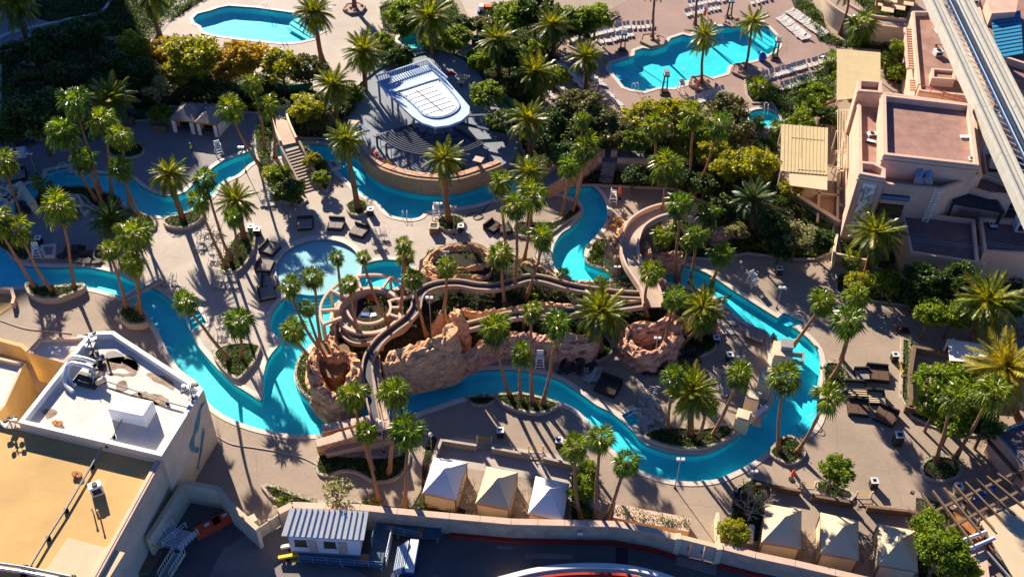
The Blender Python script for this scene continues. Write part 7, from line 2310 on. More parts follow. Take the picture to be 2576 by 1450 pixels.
def bush(px, py, w, label, m='shrub', group=None, z=0.0):
    h = w / 20 * .4
    C = W(px, py, z + h * .4); rm = w / 2 / (1.0 / (W(px + 1, py, z) - W(px, py, z)).length)
    mb_me = CS[int(px + py) % 4]
    t = thing('shrub', label, 'shrub', Vector((C.x, C.y, z)), group)
    o = bpy.data.objects.new('leaves', mb_me); COL.objects.link(o); o.parent = t
    o.location = (0, 0, h * .5); o.scale = (rm, rm, rm * .9); o.rotation_euler = (0, 0, px)
    o.material_slots[0].link = 'OBJECT'; o.material_slots[0].material = M[m]
    mb = MB(); mb.tube([(C.x, C.y, z), (C.x, C.y, z + h)], [.06, .04], 5); mb.build('stem', M['bark'], t)
for x, y, w, lab, m in ((825,1175,26,'round clipped shrub in the wavy shaded bed','t_green'), (690,1230,22,'clipped ball shrub at the strip bed left end','t_green'), (712,1262,40,'clipped ball shrubs by the perimeter wall start','t_green'), (935,1262,44,'lime shrub at the wall below the wispy tree','t_yel'), (870,1268,26,'small green ball shrub along the perimeter wall','t_green'),
    (1508,708,40,'green shrub at the foot of the east river steps','t_green'), (1570,712,40,'palm like shrub by the river lamp','t_green'), (1440,740,44,'green shrub in the flume garden','t_green'), (1400,742,40,'broad leaf shrub in the flume garden','t_green'), (1340,735,50,'leafy shrub beside the upper flume','t_green'), (1475,745,46,'lime shrub next to the wide date palm','t_yel'),
    (1500,630,50,'dark green shrub mass under the cave boulder','shrub'), (1550,560,50,'dry brown feathery shrub at the walkway foot','t_dry'), (1585,582,36,'bright green shrub over the cave boulder','t_green'), (1690,580,50,'green shrub in the walkway garden','t_green'), (1610,840,50,'dry bush on top of the horseshoe boulders','t_dry'), (1750,630,46,'dark shrub by the inner rock bank','shrub'),
    (2240,690,60,'bright green climber by the pink block wall','t_green'), (2270,1170,30,'x','t_green'), (850,790,36,'golden grass tuft by the grotto wall','t_yel'), (1035,745,40,'green fern tuft right of the pergola','t_green'), (1125,750,40,'green agave rosette on the cliff','t_green'), (880,880,30,'round green shrub under the inner flume loop','t_green')):
    if lab != 'x': bush(x, y, w, lab, m, z=base_height(x, y))

# ================================================================== FURNITURE AND SMALL THINGS
def make_lounger(m, name='chaise_lounge', frame='whitem', back=.45, straps=False):
    t = thing(name, 'pool chaise', 'lounge chair', Vector((0, 0, 0)))
    mb = MB()
    if straps:
        for k in range(7): mb.box((0, -.88 + k * .19, .28), .5, .09, .03)
        mb.build('seat', M[m], t); mb = MB()
        for k in range(4):
            y = .38 + k * .16; mb.box((0, y, .30 + (y - .33) * back / .62), .5, .08, .03)
        mb.build('backrest', M[m], t)
    else:
        mb.box((0, -.32, .28), .5, 1.3, .05); mb.build('seat', M[m], t)
    if straps: back0 = back
    mb = MB()
    if not straps: mb.add([(-.25, .33, .30), (.25, .33, .30), (.25, .95, .30 + back), (-.25, .95, .30 + back), (-.25, .33, .25), (.25, .33, .25), (.25, .95, .25 + back), (-.25, .95, .25 + back)], [(0, 1, 2, 3), (7, 6, 5, 4), (0, 4, 5, 1), (1, 5, 6, 2), (2, 6, 7, 3), (3, 7, 4, 0)])
    if not straps: mb.build('backrest', M[m], t)
    mb = MB()
    for s in (-.26, .26):
        mb.bar((s, -.98, .27), (s, .4, .27), .04)
        mb.bar((s, .33, .30), (s, .95, .30 + back), .04)
        for y in (-.8, .3): mb.box((s, y, 0), .05, .05, .27)
    mb.build('frame', M[frame], t)
    return t
LG = make_lounger('sling')
LGK = make_lounger('sling', 'patio_chaise', 'frame', .6, True)
LGD = make_lounger('wick', 'dark_chaise', 'dark', .6)
ORD = 'first second third fourth fifth sixth seventh eighth ninth tenth eleventh twelfth thirteenth fourteenth fifteenth sixteenth seventeenth eighteenth nineteenth'.split()
def row(p0, p1, n, dx, dy, label, group, proto=None, z=0.0, jit=.07, skip=()):
    a, b = W(*p0, z), W(*p1, z)
    m = ((p0[0] + p1[0]) / 2, (p0[1] + p1[1]) / 2)
    v = W(m[0] + dx, m[1] + dy, z) - W(*m, z)
    rz = math.atan2(v.y, v.x) - math.pi / 2
    for i in range(n):
        if i in skip: continue
        p = a.lerp(b, i / max(1, n - 1)) + Vector((R.gauss(0, jit), R.gauss(0, jit), 0))
        k = i if a.x <= b.x else n - 1 - i
        spawn(proto or LG, p, rz + R.gauss(0, .07), label.replace('white chaise', ORD[k] + ' white chaise from the left', 1), group)
ROWS = [
 ((1522,235),(1562,275),9,-25,-8,'white chaise in the double row by the left pool steps'),
 ((1408,165),(1460,207),10,-25,-6,'white chaise in the shaded date palm block'),
 ((1458,172),(1512,216),10,-25,-6,'white chaise between date palm and pool steps'),
 ((1398,215),(1425,240),5,-25,-6,'white chaise in the short left file'),
 ((1452,212),(1478,232),4,-25,-6,'white chaise in the file beside the date palm trunk'),
 ((1472,240),(1518,282),7,-25,-6,'white chaise in the file ending at the olive tree'),
 ((1370,232),(1388,250),4,-25,-6,'white chaise seen behind the bushy date palm'),
 ((1430,103),(1580,68),19,-6,-22,'white chaise in the long back row under the hedge'),
 ((1515,106),(1588,88),9,-6,-20,'white chaise in the sunny row by the light tower'),
 ((1594,70),(1640,66),5,-3,-18,'white chaise in the short shaded hedge row'),
 ((1727,38),(1804,20),9,-12,-18,'white chaise in the row behind the orange umbrella'),
 ((1735,14),(1822,-2),10,-12,-18,'white chaise in the farthest shaded top row'),
 ((1893,8),(1935,-4),5,-8,-18,'white chaise in the top row past the light tower'),
 ((1960,48),(2024,100),14,24,-6,'white chaise in the sunny row nearest the steps'),
 ((1986,32),(2070,92),16,24,-6,'white chaise in the outer sunny row at right'),
 ((1922,196),(2008,172),12,-10,-20,'white chaise in the upper hot tub garden row'),
 ((2015,170),(2100,144),10,-10,-20,'white chaise in the row touching the tan canopy'),
 ((1968,222),(2046,198),11,-10,-20,'white chaise in the lower hot tub garden row'),
 ((1690,280),(1818,232),18,-10,-22,'white chaise in the row before the yellow green trees'),
 ((1610,310),(1650,300),5,-10,-22,'white chaise glimpsed under the yellow green trees'),
]
for a, b, n, dx, dy, lab in ROWS:
    row(a, b, n, dx, dy, lab, lab.replace('white chaise', 'white chaises'))
CL = [ # clusters of metal framed chaises: centre, count, spread, material, label
 ((532,592),7,26,18,'LGK','metal chaise in the loose cluster left of the long planter, top'), ((510,612),6,22,16,'LGK','metal chaise in the loose cluster below the river palms'), ((548,640),6,26,14,'LGK','metal chaise beside the long planter left side'),
 ((565,708),12,34,14,'LGK','grey chaise in the pile below the long planter'), ((430,720),4,12,16,'LGK','white chaise stacked at the footbridge end'), ((225,652),8,30,12,'LGD','dark chaise in the shaded heap on the river bank'), ((185,640),7,28,12,'LGD','black chaise in deep shade beside the lifeguard deck'),
 ((180,542),4,18,10,'LGD','dark chaise by the square wall blocks'), ((60,528),4,18,8,'LGD','dark chaise beside the pergola bridge abutment'), ((563,825),5,18,18,'LGK','metal chaise left of the diamond planter'), ((555,868),4,16,12,'LGK','metal chaise at the diamond planter corner'),
 ((675,490),9,16,30,'LGK','white chaise in the stack behind the green clump'), ((955,608),9,18,22,'LGK','metal chaise stack right of the round pool'), ((855,560),0,1,1,'LGK',''), ((1163,580),3,12,8,'LGK','metal chaise at the stage palm planter'),
 ((1450,925),8,44,14,'LGD','dark chaise in the shaded row under the knobbly rocks'), ((1490,950),5,16,10,'LGK','metal chaise at the sun edge below the dark row'), ((1640,930),10,44,12,'LGD','dark chaise along the horseshoe rock bed'), ((1730,915),12,26,22,'LGD','black chaise heap at the island east shade'),
 ((1630,1035),22,20,48,'LGK','metal chaise in the long stacked file on the island tip'), ((1825,970),9,22,26,'LGK','metal chaise group left of the right island palm'), ((1850,910),6,22,14,'LGK','metal chaise group above the right island palm'), ((1825,818),7,20,22,'LGK','metal chaise group by the east river bank'),
 ((1375,670),6,10,22,'LGK','brown shadowed chaise row at the river bend'), ((2270,1100),0,1,1,'LGK',''), ((245,480),0,1,1,'LGK',''), ((350,1165),0,1,1,'LGK',''), ((1755,1080),0,1,1,'LGK',''), ((225,328),8,40,16,'LGD','dark chaise among the shaded pots at the upper left deck'), ((25,360),9,60,10,'LGD','dark chair along the shaded upper left wall')]
for (x, y), n, sx, sy, pr, lab in CL:
    proto = LGK if pr == 'LGK' else LGD
    base = R.uniform(-.6, .6)
    k = max(1, int(math.ceil(n / max(1, round(sy / 9)))))
    for i in range(n):
        gx, gy = (i % k + .5) / k - .5, (i // k + .5) / max(1, math.ceil(n / k)) - .5
        p = W(x + gx * sx * 2 + R.uniform(-2, 2), y + gy * sy * 2 + R.uniform(-2, 2), .01 * (i % 5) * 3)
        spawn(proto, p, base + R.gauss(0, .3), lab, lab.replace('chaise', 'chaises').replace('chair', 'chairs', 1) if 'chairs' not in lab else lab)
for pt, k_ in ((LG, 0), (LGK, 0), (LGD, 0)): pass

# daybeds
def daybed(label, px, py, rz, cush='cush', base='wick', s=1.0, back=True, slats=False):
    p = W(px, py, 0); t = thing('daybed', label, 'daybed', p)
    mb = MB(); mb.box(p, 2.1 * s, 2.0 * s, .38); mb.build('base', M[base], t)
    if slats:
        for i in range(6):
            mb = MB(); mb.box((p.x, p.y + (i - 2.5) * .32 * s, p.z + .38), 2.0 * s, .16, .08); mb.build('slat', M['canvas_t'], t)
    else:
        for k in (-1, 1):
            mb = MB(); mb.box((p.x + k * .51 * s, p.y - .05, p.z + .38), .98 * s, 1.78 * s, .2); mb.build('cushion', M[cush], t)
    if back:
        mb = MB(); mb.box((p.x, p.y + 1.0 * s, p.z), 2.2 * s, .2, .95); mb.build('backrest', M[base], t)
        mb = MB(); mb.box((p.x + 1.08 * s, p.y + .3, p.z), .12, 1.4 * s, .62); mb.build('armrest', M[base], t)
    t.rotation_euler = (0, 0, rz)
for a in [
 ('grey cushioned daybed below the bush clump, nearest the stairs', 768, 568, .12), ('grey cushioned daybed in the middle of the three by the round pool', 845, 569, -.05), ('grey cushioned daybed of the three, closest to the round planter', 903, 586, -.38),
 ('grey daybed turned sideways left of the round pool, topmost', 680, 630, 1.15), ('grey daybed left of the round pool, second from the top', 668, 673, 1.45), ('grey daybed left of the round pool, third from the top', 680, 714, 1.7), ('grey daybed left of the lagoon, lowest of its column', 672, 742, 1.9),
 ]: daybed(*a)
for a in [
 ('brown topped daybed on the island by the east river', 1900, 846, -.5, 'cush', 'wood', 1.1, False), ('black daybed with tall back in the island shade', 1528, 975, -.45, 'wick', 'wick', 1.25),
 ('large brown daybed beside the yellow gate path', 2206, 945, -.1, 'cushd', 'wick', 1.15), ('brown daybed lower left of the slatted pair', 2155, 1030, -.12, 'cushd', 'wick', 1.1), ('brown folding daybed right of its neighbour, lowest', 2225, 1050, -.55, 'cushd', 'wick', 1.1),
 ('grey towel daybed at the top of the right group', 2168, 948, .05, 'cush', 'wick', .8), ('dark corner sofa right of the stage palm planter', 1240, 575, .9, 'wick', 'wick', .9), ('second dark sofa with orange cushion near the long trunk', 1268, 580, -1.2, 'wick', 'wick', .8),
 ('dark daybed at the left deck firepit wall', 45, 446, .35, 'cush', 'wick', 1.1), ('dark lounge box at the bottom right bare tree', 1862, 1265, 1.4, 'wick', 'wick', .8)]: daybed(*a)
daybed('slatted daybed frame without cushions, left of its pair', 2152, 985, -.05, s=1.1, slats=True)
daybed('slatted daybed frame without cushions, right of its pair', 2202, 1005, -.05, s=.9, slats=True)

# lifeguard chairs
def guard(label, px, py, rz=0.0):
    p = W(px, py, 0); t = thing('lifeguard_chair', label, 'lifeguard chair', p)
    for sx in (-1, 1):
        for sy in (-1, 1):
            mb = MB(); mb.bar(p + Vector((sx * .55, sy * .6, 0)), p + Vector((sx * .33, sy * .3, 1.5)), .09); mb.build('leg', M['white'], t)
    for z in (.45, .9):
        mb = MB(); k = 1 - z / 1.5 * .4
        for sx in (-1, 1): mb.bar(p + Vector((sx * .55 * k, -.6 * k, z)), p + Vector((sx * .55 * k, .6 * k, z)), .06)
        mb.build('brace', M['white'], t)
    for z in (.3, .7, 1.1):
        mb = MB(); mb.bar(p + Vector((-.5 + z * .12, -.6 + z * .2, z)), p + Vector((.5 - z * .12, -.6 + z * .2, z)), .07); mb.build('rung', M['white'], t)
    mb = MB(); mb.box(p + Vector((0, 0, 1.5)), .8, .75, .08); mb.build('seat', M['white'], t)
    mb = MB(); mb.box(p + Vector((0, .38, 1.55)), .8, .07, .7); mb.build('backrest', M['white'], t)
    for s in (-1, 1):
        mb = MB(); mb.box(p + Vector((s * .4, 0, 1.75)), .08, .7, .06); mb.build('armrest', M['white'], t)
    t.rotation_euler = (0, 0, rz)
guard('white lifeguard chair on the shaded deck right of the twin cabanas', 552, 388, .5)
guard('white lifeguard chair left of the low wall block at the left river', 96, 645, .2)
guard('white lifeguard chair in shade beside the closed orange umbrella', 1541, 508, 1.4)
guard('white lifeguard chair at the sunny bank of the river bend', 1358, 650, .3)
guard('white lifeguard chair between fan palms on the middle river', 1357, 918, 0)
guard('white step chair beside the stage river exit', 1097, 545, 0)
guard('white lifeguard chair on the sunny east plaza', 1888, 716, .6)
guard('white lifeguard chair behind the orange umbrella at the top pool', 1771, 45, 0)
guard('white chair stack by the south rim of the angular pool', 1712, 232, .2)
guard('white frame stand leaning at the show building corner', 514, 1112, .9)

def umbrella(label, px, py, h=2.3, m='orange'):
    p = W(px, py, 0); t = thing('closed_umbrella', label, 'umbrella', p)
    mb = MB(); mb.tube([p, p + Vector((0, 0, h + .15))], .035, 6); mb.build('pole', M['greym'], t)
    mb = MB(); mb.tube([p + Vector((0, 0, h * .38)), p + Vector((0, 0, h * .5)), p + Vector((0, 0, h * .8)), p + Vector((0, 0, h + .1))], [.16, .27, .2, .04], 9); mb.build('folded_canopy', M[m], t)
    mb = MB(); mb.tube([p, p + Vector((0, 0, .12))], .33, 12); mb.build('base', M['dark'], t)
umbrella('closed orange umbrella by the shaded lifeguard chair', 1557, 500)
umbrella('closed orange umbrella at the hexagon planter of the angular pool', 1753, 232)
umbrella('closed orange umbrella by the slim dark trunk at the top', 1770, 50)
umbrella('closed orange umbrella on the sandy court at the top middle', 1497, 36)
umbrella('small orange umbrella right of the oval river planter', 1990, 1205, 1.7)
umbrella('folded white umbrella beside the white sail roof', 2385, 882, 2.2, 'canvas_w')
simple_box('orange_panel', 'orange panel lying behind the canopy', 'panel', 2227, 100, .2, .8, 1.0, .3, .2, 'orange')
tarp('cushion_heap', 'orange cushion heap on the dark sofa', 1252, 572, .5, .35, .4, 'orange')
p = W(1915, 152, 0); t = thing('covered_pool_lift', 'blue covered pool lift at the angular pool edge', 'pool lift', p)
mb = MB(); mb.tube([p + Vector((0, 0, .1)), p + Vector((.1, 0, .6)), p + Vector((-.1, .1, 1.1)), p + Vector((-.3, .1, 1.5))], [.6, .7, .55, .2], 10); mb.build('cover', M['blue'], t)
mb = MB(); mb.box(p, 1.0, .6, .15); mb.build('base', M['dark'], t)
def lighttower(label, px, py, h=4.2):
    p = W(px, py, 0); t = thing('light_tower', label, 'light tower', p)
    for s in (0, 1): 
        mb = MB(); mb.box(p + Vector((0, 0, s * .3)), 1.5 - s * .5, 1.3 - s * .4, .3); mb.build('base', M['wood' if s == 0 else 'dark'], t)
    for sx in (-1, 1):
        for sy in (-1, 1):
            mb = MB(); mb.bar(p + Vector((sx * .38, sy * .3, .6)), p + Vector((sx * .24, sy * .2, h - .9)), .11); mb.build('leg', M['dark'], t)
    mb = MB(); mb.bar(p + Vector((-.3, 0, h * .5)), p + Vector((.3, 0, h * .5)), .1); mb.build('brace', M['dark'], t)
    mb = MB(); mb.box(p + Vector((0, 0, h - .9)), 1.0, .9, .15); mb.build('gallery', M['dark'], t)
    mb = MB(); mb.box(p + Vector((0, 0, h - .75)), .75, .7, .7); mb.build('lantern', M['canvas_w'], t)
    mb = MB(); mb.box(p + Vector((0, 0, h - .05)), .95, .9, .1); mb.build('cap', M['greym'], t)
lighttower('square light tower between the chaise rows at the upper left', 1565, 130)
lighttower('square light tower at the south rim of the angular pool', 1670, 235)
lighttower('square light tower at the right pool steps', 1947, 148)
lighttower('square light tower at the top edge among chaises', 1832, 48)
def hexplanter(label, px, py, r=2.4):
    p = W(px, py, 0); t = thing('hexagon_planter', label, 'planter', p)
    H = [Vector((p.x + r * math.cos(T * i / 6 + .3), p.y + r * math.sin(T * i / 6 + .3), 0)) for i in range(6)]
    mb = MB(); ring(H, .25, 0, .45, mb); mb.build('planter_wall', M['pink'], t)
    mb = MB(); mb.prism([Vector((q.x, q.y, .35)) for q in offset(H, -.24)], 0); mb.build('gravel', M['deck'], t)
    for i in range(6):
        q = p + Vector((R.uniform(-1.3, 1.3), R.uniform(-1.3, 1.3), .3)); mb = MB(); mb.tube([q, q + Vector((0, 0, .35))], [.3, .14], 7); mb.build('stone', M['rock2'], t)
hexplanter('hexagon planter with rocks at the south rim slim palm', 1765, 212)
hexplanter('hexagon planter with rocks at the right slim palm', 1872, 180)
hexplanter('hexagon planter with rocks at the upper left slim palm', 1641, 104)
hexplanter('hexagon planter below the top light tower', 1840, 60, 1.8)
hexplanter('square like planter round the top edge date palm', 891, 24, 2.1)
def bin_(label, px, py, m='wick', s=.75, h=1.0, top='whitem'):
    p = W(px, py, 0); t = thing('trash_bin', label, 'trash bin', p)
    mb = MB(); mb.box(p, s, s, h); mb.build('body', M[m], t)
    mb = MB(); L = [p + Vector((a * s * .55, b * s * .55, 0)) for a, b in ((-1, -1), (1, -1), (1, 1), (-1, 1))]; ring([Vector((q.x, q.y, 0)) for q in L], .2, h, h + .1, mb); mb.build('rim', M[top], t)
    mb = MB(); mb.box(p + Vector((0, 0, h - .05)), s * .5, s * .5, .06); mb.build('opening', M['dark'], t)
for a in (('trash bin on the shaded left deck next to the palm bed', 100, 612), ('trash bin at the top of the long planter', 633, 583), ('trash bin at the left of the round pool daybeds', 649, 590, 'wick', .8), ('trash bin at the round planter below the stairs', 933, 540),
          ('trash bin right of the stage palm planter', 1159, 582), ('brown square bin box left of the stage palm planter', 1092, 582, 'wood', 1.2, 1.0, 'canvas_t'), ('trash bin right of the horseshoe bed', 1799, 862), ('trash bin above the middle cabana terrace', 1405, 1120),
          ('trash bin left of the three palms on the middle deck', 1258, 1095), ('trash bin on the open lower right deck', 2194, 1222), ('trash bin by the tan terrace gate', 2247, 905), ('tall dark bin cabinet on the right deck', 2254, 1115, 'wick', .9, 1.6), ('bin with tan front beside the pergola', 2405, 1235, 'canvas_t'),
          ('dark bin on the shaded east bank', 1833, 905), ('trash bin on the far east plaza', 1957, 688), ('pale bin on the terrace above the hot tub', 1912, 232, 'curb', .8), ('black square box with white top in the top middle shade', 1195, 108, 'wick', 1.2, 1.0, 'white')): bin_(*a)
def lamp(label, bx, by, tx, ty, globe=False):
    B = W(bx, by, base_height(bx, by)); h = min(((W(tx, ty, z) - B).xy.length, z) for z in [1.5 + .1 * i for i in range(70)])[1]
    t = thing('lamp_post', label, 'lamp post', B)
    Z = Vector((0, 0, 1)); h -= B.z
    mb = MB(); mb.tube([B, B + Z * .25], [.16, .1], 8); mb.build('base', M['dark'], t)
    mb = MB(); mb.tube([B, B + Z * h], [.06, .045], 6); mb.build('pole', M['greym'], t)
    if globe:
        mb = MB(); mb.tube([B + Z * (h - .1), B + Z * (h + .1), B + Z * (h + .3), B + Z * (h + .42)], [.1, .24, .22, .06], 10); mb.build('globe', M['white'], t)
    else:
        for s in (-1, 1):
            mb = MB(); mb.box(B + Z * (h - .05) + Vector((s * .25, 0, 0)), .34, .3, .22); mb.build('lamp_head', M['whitem'], t)
for a in (('slim lamp post at the lower river bank', 1697, 1226, 1702, 1153), ('lamp post with twin heads by the left deck square bed', 93, 438, 68, 388), ('lamp post with twin heads at the stage river exit', 1106, 545, 1104, 512), ('lamp post at the cave boulder river bank', 1547, 720, 1548, 672),
          ('lamp post in the horseshoe boulders', 1645, 905, 1653, 850), ('slim lamp post on the east plaza', 1953, 775, 1961, 722), ('slim post at the bare trees of the right cabanas', 1880, 1240, 1914, 1190), ('lamp post at the flume end', 965, 1135, 952, 1065, True),
          ('tall pole by the stage palm', 1142, 590, 1136, 520), ('flag pole in front of the lagoon lip', 1085, 850, 1070, 660), ('lamp post at the pink block court', 2447, 720, 2450, 660, True), ('pole in the river beside the bush bed', 618, 432, 605, 372), ('pole left of the middle cabana terrace', 1085, 1130, 1083, 1095, True)): lamp(*a)
# river booths
t = bthing('river_booth', 'grey glass topped booth with frame standing in the east river', 'booth', 1965, 895)
p = W(1962, 905, 0); mb = MB(); mb.box(p, 2.2, 2.4, 2.0, -.15); mb.build('body', M['cream'], t)
mb = MB(); mb.box(p + Vector((.4, .3, 2.0)), 1.4, 1.4, .7, -.15); mb.build('glass_top', M['greym'], t)
mb = MB(); L = WL([(1980,888),(2022,892),(2020,915),(1978,910)]); ring([Vector((*q.xy, 0)) for q in L], .25, -.3, .45, mb); mb.build('frame', M['greym'], t)
t = bthing('river_kiosk', 'cream stepped kiosk blocks at the south island tip', 'kiosk', 1880, 1050)
for k, (x, y, sx, sy, h) in enumerate(((1862,1075,1.6,1.6,2.3),(1885,1030,1.6,1.4,2.6),(1918,985,1.6,2.2,2.4),(1935,960,1.2,1.6,1.6),(1905,1058,1.0,1.8,.6))):
    p = W(x, y, 0); mb = MB(); mb.box(p, sx, sy, h, -.35); mb.box(p + Vector((0, 0, h)), sx * .8, sy * .8, .12, -.35); mb.build('block', M['cream' if k < 3 else 'pinkt'], t)
mb = MB(); mb.bar(W(1895, 1045, 1.2), W(1928, 1020, 1.0), .5, .2); mb.build('slide_tray', M['whitem'], t)
# square pits and low blocks on the left deck
for i, (pts, lab) in enumerate((([(175,497),(200,495),(215,520),(190,525)], 'square walled block on the left deck, upper'), ([(195,527),(212,518),(234,526),(215,548)], 'square walled block on the left deck, lower'), ([(103,622),(143,618),(140,650),(110,650)], 'L shaped low wall by the left lifeguard chair'), ([(22,440),(55,430),(70,450),(38,465)], 'dark square fire pit on the shaded left deck'),
                                ([(820,412),(845,407),(858,425),(835,432)], 'grey patch wall by the river right of stairs'))):
    t = bthing('low_wall', lab, 'wall', *pts[0]); L = [Vector((*q.xy, 0)) for q in WL(pts)]
    mb = MB(); ring(L, .35, 0, .45, mb); mb.build('rim', M['coping' if i != 3 else 'dark'], t)
    mb = MB(); mb.prism([Vector((q.x, q.y, .25)) for q in offset(L, -.34)], 0); mb.build('fill', M['grey'], t)
# pool ladders, handrails
def handrail(label, px, py, rz=0.0):
    p = W(px, py, 0); t = thing('pool_handrail', label, 'handrail', p, None, rz)
    for s in (-.3, .3):
        mb = MB(); mb.tube(crv([p + Vector((s, -.5, 0)), p + Vector((s, -.4, .8)), p + Vector((s, .2, .9)), p + Vector((s, .9, .3)), p + Vector((s, 1.0, -.5))], False, 4), .035, 5); mb.build('rail', M['whitem'], t)
for a in (('handrail pair at the top pool lower rim', 618, 95), ('handrail pair at the top pool upper rim', 668, 20, 3.1), ('handrail at the top pool right steps', 712, 105, .4), ('handrail at the angular pool lower left steps', 1598, 222, 0.2), ('handrail pair at the angular pool south rim', 1722, 186, 0),
          ('handrail at the alcove of the upper river', 160, 425, 2.0), ('handrail at the river steps by the footbridge plaza', 505, 790, 1.0), ('handrail at the east river entry', 2010, 800, 1.0), ('handrail at the lower right river steps', 2040, 1060, 2.0), ('handrail at the stage river exit steps', 1018, 545, 0), ('handrail at the hot tub', 1925, 276, 3), ('handrail at the island river steps', 1600, 1045, 1.5)): handrail(*a)
# hoses
def hose(label, pts, m='dark'):
    L = CW(pts, .06, False, 6); mb = MB(); mb.tube(L, .05, 5); tag(mb.build('hose', M[m]), label, 'hose')
hose('coiled hose on the shaded bank right of the stage palm', [(1170,545),(1185,535),(1205,538),(1215,545),(1200,552),(1190,545),(1215,530),(1230,512),(1250,500)])
hose('thin hose lying on the tan deck left of the annex', [(0,805),(60,825),(120,832),(180,838)], 'coping')
hose('pale seam hose on the deck below the main river', [(536,1090),(580,1115),(640,1125),(700,1135),(760,1150),(800,1170)], 'coping')
# worker in a hi-vis vest
def person(label, px, py, h=1.75, shirt='hivis', face=0.0):
    p = W(px, py, 0); t = thing('person', label, 'person', p, None, face)
    import bmesh
    J = [(0, 0, .93), (0, 0, 1.15), (0, 0, 1.38), (0, 0, 1.5), (0, .01, 1.62), (0, .01, 1.74),
         (.1, 0, .9), (.12, .12, .5), (.13, .02, .08), (.13, .14, .03), (-.1, 0, .9), (-.12, -.1, .5), (-.13, -.22, .1), (-.13, -.1, .03),
         (.19, 0, 1.38), (.25, -.04, 1.1), (.24, .1, .86), (.24, .15, .78), (-.19, 0, 1.38), (-.25, .05, 1.1), (-.22, .24, .95), (-.21, .3, .9)]
    E = [(0, 1), (1, 2), (2, 3), (3, 4), (4, 5), (0, 6), (6, 7), (7, 8), (8, 9), (0, 10), (10, 11), (11, 12), (12, 13), (2, 14), (14, 15), (15, 16), (16, 17), (2, 18), (18, 19), (19, 20), (20, 21)]
    Rr = [.15, .14, .16, .06, .1, .08, .1, .07, .045, .04, .1, .07, .045, .04, .07, .05, .035, .04, .07, .05, .035, .04]
    me = bpy.data.meshes.new('body'); me.from_pydata(J, E, []); me.materials.append(M['dark'])
    o = link('body', me, t)
    o.modifiers.new('skin', 'SKIN'); 
    bm = bmesh.new(); bm.from_mesh(me); ly = bm.verts.layers.skin.verify()
    for i, v in enumerate(bm.verts):
        v[ly].radius = (Rr[i], Rr[i]); v[ly].use_root = (i == 0)
    bm.to_mesh(me); bm.free()
    s = o.modifiers.new('sub', 'SUBSURF'); s.levels = 1; s.render_levels = 1
    mb = MB(); q = wpos(t); mb.tube([q + Vector((0, 0, z)) for z in (.88, 1.0, 1.3, 1.44)], [.19, .19, .215, .12], 10); mb.build('vest', M[shirt], t)
    mb = MB(); mb.tube([q + Vector((0, .01, z)) for z in (1.53, 1.6, 1.68)], [.06, .095, .1], 8); mb.build('face', M['skin'], t)
    mb = MB(); mb.tube([q + Vector((0, .0, z)) for z in (1.67, 1.72, 1.8)], [.13, .125, .05], 10); mb.build('hard_hat', M['white'], t)
person('worker in a hi vis vest and white hard hat walking on the shaded deck', 483, 384, face=.6)
person('worker in a hi vis vest crouched tone spot beside the bar pavilion', 1190, 268, face=-1) if False else None
# misc carts and stacks at the upper left
for a in (('cart', 'white covered cart at the shaded upper left wall', 50, 392, 2.0, 1.2, 1.1, .2, 'whitem'), ('pot_stack', 'teal pot stack under the left fan palms', 235, 345, 1.6, 1.2, .6, .4, 'screen'), ('crate', 'brown crate behind the spreading date palm', 320, 312, 2.2, 1.2, .9, .05, 'wood'),
          ('crate', 'grey crate beside the cabinet at top left', 275, 320, 1.5, 1.0, .8, .1, 'wick')):
    simple_box(a[0], a[1], a[0].replace('_', ' '), a[2], a[3], 0, a[4], a[5], a[6], a[7], a[8])
for z, lab, pts in ((0, 'pale walkway stones along the shaded curved path', [(0,97),(40,82),(110,66),(180,50),(250,35),(275,10),(290,-20)]), (0, 'curved low rim wall along the top left path', [(0,118),(40,150),(60,160),(90,165)])):
    mb = MB(); run(CW(pts, 0, False, 5), .5, 0, .35, mb); tag(mb.build('path_rim', M['coping']), lab, 'path rim')
mb = MB(); L = CW([(358,118),(395,75),(430,35),(470,-10),(500,-40)], 0, False, 5); run(L, 2.0, 0, .03, mb); struct('pale_path', mb, M['pale'])
for lab, pts, m in (('brown tiled ledge behind the upper river at the left', [(0,350),(60,345),(130,352)], 'canvas'), ('long tan step under the left edge trees', [(0,318),(35,335)], 'canvas_t'), ('dark bar counter under the shaded palms', [(285,285),(370,295)], 'navy')):
    mb = MB(); run(WL(pts), 1.1, 0, .8, mb); tag(mb.build('ledge', M[m]), lab, 'ledge')
t = bthing('sand_court', 'orange walled court corner at the left edge', 'wall', 10, 760)
mb = MB(); run(WL([(-20,735),(34,738),(40,760),(36,775)]), .4, 0, .9, mb); mb.build('wall', M['pinkw'], t)
mb = MB(); mb.prism(WL([(-30,737),(33,740),(38,765),(-30,810)], .05), 0); mb.build('floor', M['ochre'], t)
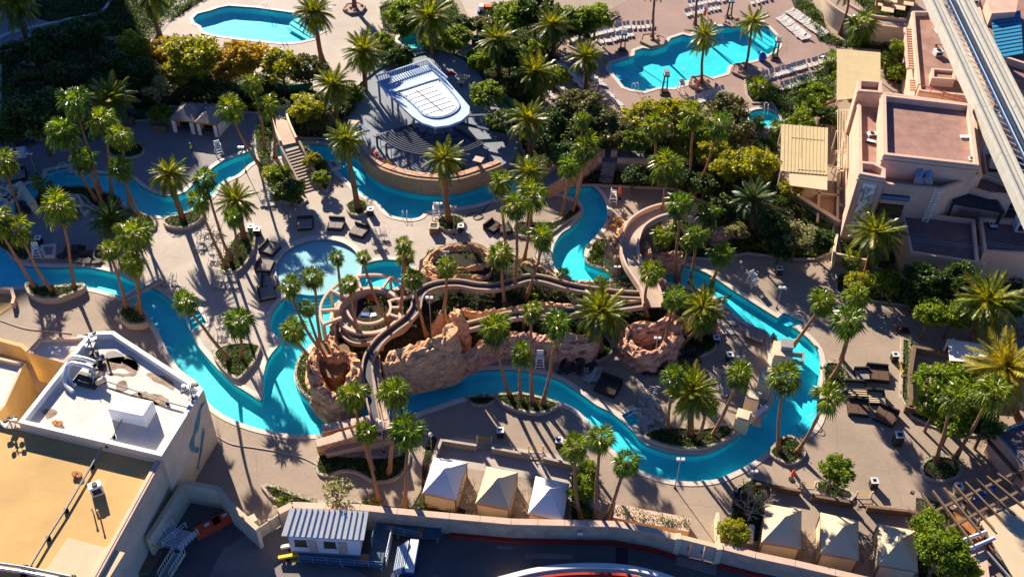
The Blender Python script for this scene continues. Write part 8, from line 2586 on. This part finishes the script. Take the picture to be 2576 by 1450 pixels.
# parked chair trolley and purple bike like cart on the right
t = bthing('linen_trolley', 'red framed trolley by the hedge on the right plaza', 'trolley', 2270, 830)
p = W(2270, 832, 0)
for i in range(7):
    mb = MB(); a = p + Vector((R.uniform(-.8, .8), R.uniform(-.6, .6), .2)); mb.bar(a, a + Vector((R.uniform(-.7, .7), R.uniform(-.3, .3), R.uniform(.4, .9))), .07); mb.build('tube', M['rust'], t)
mb = MB(); mb.box(p, 1.5, .9, .2); mb.build('deck', M['dark'], t)
# mailbox like row and wall boxes near the left right-cabana
for i in range(4):
    simple_box('meter_box', 'small white meter box on the garden wall left of the right cabanas', 'meter box', 1889 - i * 1, 1329 + i * 11, .8, .5, .4, .5, 0, 'white', 'meter boxes on the garden wall')
t = bthing('pipe_station', 'grey valve station with round lids behind the third cabana', 'valves', 1485, 1275)
for x, y, r in ((1482,1266,.55),(1496,1283,.6)):
    p = W(x, y, 0); mb = MB(); mb.tube([p, p + Vector((0, 0, .9)), p + Vector((0, 0, 1.05))], [r, r, r * .6], 14); mb.build('tank', M['greym'], t)
    mb = MB(); mb.tube([p + Vector((0, 0, 1.05)), p + Vector((0, 0, 1.2))], r * .35, 10); mb.build('lid', M['dark'], t)
# seating under the corner pergola
for i, (x, y, lab) in enumerate(((2390,1280,'first bar table under the timber pergola'), (2430,1262,'second bar table under the timber pergola'), (2475,1240,'third bar table under the timber pergola'), (2500,1285,'fourth bar table under the timber pergola'))):
    p = W(x, y, 0); t = thing('bar_table', lab, 'table', p)
    mb = MB(); mb.box(p + Vector((0, 0, .72)), 1.1, .8, .06, .5); mb.build('table_top', M['canvas_t'], t)
    mb = MB(); mb.tube([p, p + Vector((0, 0, .72))], .07, 6); mb.build('pedestal', M['dark'], t)
    mb = MB(); mb.tube([p, p + Vector((0, 0, .05))], .3, 10); mb.build('foot', M['dark'], t)
for i, (x, y, lab) in enumerate(((2455,1250,'blue sling seat left of its pair under the pergola'), (2480,1232,'blue sling seat right of its pair under the pergola'))):
    simple_box('blue_bench', lab, 'bench', x, y, 0, 1.6, .8, .6, .45, 'blue')
# patch marks on the road
for i, pts in enumerate(([(1320,1390),(1440,1392),(1440,1405),(1320,1403)], [(1548,1375),(1580,1378),(1578,1420),(1548,1415)], [(1250,1370),(1290,1372),(1288,1380),(1250,1378)])):
    mb = MB(); mb.prism(WL(pts, .006 + .002 * i), 0, cap=True); struct('road_patch', mb, M['conc' if i != 1 else 'dark'])
